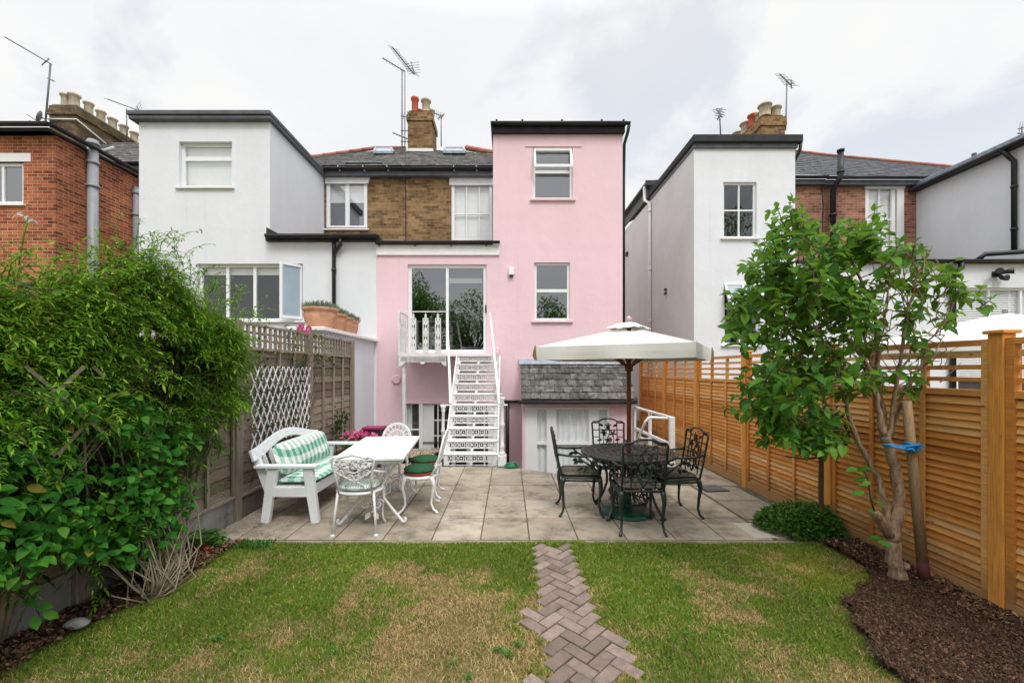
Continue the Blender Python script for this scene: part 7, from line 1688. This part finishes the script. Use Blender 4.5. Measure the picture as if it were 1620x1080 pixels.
    # a few pale blossoms near the top left
broad_climber()
t = thing('lily_stem', (PX(45, 2.6), 2.6, 1.9), 'tall stem with pale spiky blossoms sticking out above the climber by the brick house', 'flowers')
mb = MB(); mb.tube([P3(30, 420, 2.6), P3(38, 370, 2.6), P3(45, 345, 2.6)], .005, 5); mb.build('stem', MT['vine_tip'], t)
P = np.repeat(np.array([P3(38, 344, 2.6), P3(24, 338, 2.6), P3(52, 347, 2.6)]), 6, 0); n = len(P); leaf_obj('blossom', P, rand_dirs(n)*np.array([1.4, .6, .5])+np.array([0, 0, -.2]), rand_dirs(n), .04, .011, MT['white_petal'], t)
# tangle on the white trellis + pink rambler on the fence top
t = thing('rambling_rose', (LX+.1, 5.3, .8), 'thin rambler with a pink flower cluster growing on the left fence trellis', 'climbing plant'); r = np.random.default_rng(23)
mb = MB(); r3 = random.Random(31)
for i in range(26):
    y0 = r3.uniform(4.5, 5.8); p = [Vector((LX+.03, y0, r3.uniform(.3, .8)))]
    for s in range(9): p.append(p[-1]+Vector((r3.uniform(-.01, .012), r3.uniform(-.10, .13), r3.uniform(.05, .20))))
    for q in p: q.x = min(max(q.x, LX+.02), LX+.12); q.z = min(q.z, 2.16)
    mb.tube(p, .004, 4)
mb.build('stem', MT['bark_dark'], t)
n = 1500; y = np.concatenate([r.uniform(4.45, 5.75, 900), r.uniform(4.6, 6.9, 600)]); z = np.concatenate([r.uniform(.65, 1.70, 900), r.uniform(1.60, 2.16, 600)])
k = fbm(y, z, 3, 33) > np.where(z > 1.72, .50, .44); y, z = y[k], z[k]; n = len(y); P = np.stack([LX+.02+.09*r.random(n), y, z], -1); L = r.uniform(.025, .045, n)
leaf_obj('foliage', P, rand_dirs(n, r)+np.array([.5, 0, -.2]), rand_dirs(n, r)*.6+np.array([.6, -.2, .5]), L, L*.5, MT['dark_leaf'], t)
P = np.array([(LX+.10, 5.55+r.uniform(-.17, .20), 2.12+r.uniform(-.03, .06)) for _ in range(26)]); flowers('blossom', P, .026, MT['pink_petal'], t)
P = np.array([(LX+.06+r.uniform(0, .05), r.uniform(4.8, 6.6), r.uniform(1.7, 2.1)) for _ in range(60)]); n = len(P); leaf_obj('yellowing_leaves', P, rand_dirs(n, r), rand_dirs(n, r), .04, .02, leaf_mat('yellowing_leaf', [(0, (.22, .24, .04)), (1, (.42, .36, .08))]), t)
# geranium and weeds
gx, gy = PX(322, 3.62), 3.62
t = thing('geranium', (gx, gy, 0), 'small bright green geranium with red flowers in the left soil bed', 'plant'); r = np.random.default_rng(41)
n = 150; a = r.random(n)*6.28; q = np.sqrt(r.random(n)); P = np.stack([gx+.14*q*np.cos(a), gy+.10*q*np.sin(a), .03+.15*r.random(n)*(1.1-q*.6)], -1); leaf_obj('foliage', P, np.stack([np.cos(a), np.sin(a), .3+0*a], -1), rand_dirs(n, r)*.4+np.array([0, -.3, .9]), .05, .048, MT['shrub_leaf'], t, st=((0, .4), (.4, 1), (.8, .8), (1, .3)))
P = np.array([(gx-.07, gy-.10, .10), (gx+.08, gy-.08, .06), (gx+.10, gy-.10, .05), (gx+.15, gy-.12, .04)]); flowers('blossom', P, .022, MT['red_petal'], t)
t = thing('grass_tuft', (-2.1, 3.68, 0), 'tuft of longer green leaves between patio and soil bed', 'plant'); P = np.stack([r.uniform(-2.42, -2.12, 160), r.uniform(3.60, 3.74, 160), 0*r.random(160)+.005], -1); leaf_obj('foliage', P, rand_dirs(160, r)*.5+np.array([0, 0, 1]), rand_dirs(160, r), .055, .012, MT['shrub_leaf'], t)
# weeds in lawn and path
wd = [(.05, 2.34), (-.06, 2.30), (.00, 2.26), (-2.6+.9, 2.9), (2.02, 2.25), (1.35, 3.5), (-1.7, 2.4)]
t = thing('clover_weeds', (0, 2.4, 0), 'little dark green clover weeds dotted through the dry parts of the lawn', 'weeds'); mbP = []
for _ in range(46):
    wd.append((r.uniform(-2.3, 1.9), r.uniform(1.9, 3.5)))
for wi, (x, y) in enumerate(wd):
    if bool(on_path(np.array(x), np.array(y))): continue
    if wi > 6:
        for _ in range(int(r.integers(5, 22))): mbP.append((x+r.normal()*.016, y+r.normal()*.016, .006+.012*r.random()))
        continue
    for _ in range(45): mbP.append((x+r.normal()*.018, y+r.normal()*.014, .008+.02*r.random()))
P = np.array(mbP); n = len(P); leaf_obj('leaves', P, rand_dirs(n, r)*np.array([1, 1, .5])+np.array([0, 0, .5]), rand_dirs(n, r)*.4+np.array([0, 0, .9]), .016, .010, MT['shrub_leaf'], t)
# small plant by party wall foot
t = thing('fence_fern', (LX+.1, 6.9, 0), 'small green plant growing up the far end of the left fence', 'plant'); n = 120; P = np.stack([LX+.04+.12*r.random(n), 6.7+.22*r.normal(size=n)*.7, .72+.16*r.normal(size=n)*.6], -1); leaf_obj('foliage', P, rand_dirs(n, r), rand_dirs(n, r), .06, .03, MT['dark_leaf'], t)
mb = MB(); mb.tube([(LX+.06, 6.7, 0), (LX+.05, 6.72, .4), (LX+.08, 6.7, .8)], .008, 5); mb.build('stem', MT['bark_dark'], t)

# ================= trees that the windows reflect =================
def far_tree(x, y, h, rad, seed, lb):
    t = thing('garden_tree', (x, y, -.03), lb, 'tree', 'trees reflected in the windows'); r = np.random.default_rng(seed); rr = random.Random(seed); mb = MB(); cz = h*.62
    skin_branch(mb, [(x, y, -.03), (x+.1, y, h*.3), (x-.1, y, h*.55)], .22, .12, 8, .03); cl = []
    for i in range(16):
        a = rr.uniform(0, 6.28); q = rr.uniform(.2, .8)*rad; z = cz+rr.uniform(-.35, .42)*h*.8*.5; e = (x+q*math.cos(a), y+q*math.sin(a), z); skin_branch(mb, [(x, y, h*.35), ((x+e[0])/2, (y+e[1])/2, (h*.4+z)/2+.2), e], .09, .03, 6, .04); cl.append(e)
    cl.append((x, y, h*.9)); mb.build('trunk', MT['bark_dark'], t); n = 5200; c = np.array(cl)[r.integers(0, len(cl), n)]; d = rand_dirs(n, r)*(r.random(n)**.4)[:, None]*rad*.42; P = c+d*np.array([1, 1, .8])
    L = r.uniform(.14, .26, n); leaf_obj('crown', P, rand_dirs(n, r), rand_dirs(n, r)*.6+np.array([0, 0, .8]), L, L*.6, MT['tree_leaf'], t)
far_tree(-7.0, -12, 8.8, 2.8, 1, 'tall tree mirrored at the left of the balcony door glass')
far_tree(-2.6, -11, 7.0, 3.0, 2, 'broad dark tree mirrored in the middle of the balcony door glass')
far_tree(2.9, -10, 6.6, 2.3, 3, 'lower tree mirrored in the lower window of the pink tower')
far_tree(15.5, -10, 13.0, 3.3, 4, 'tree mirrored in the sash windows of the right white tower')
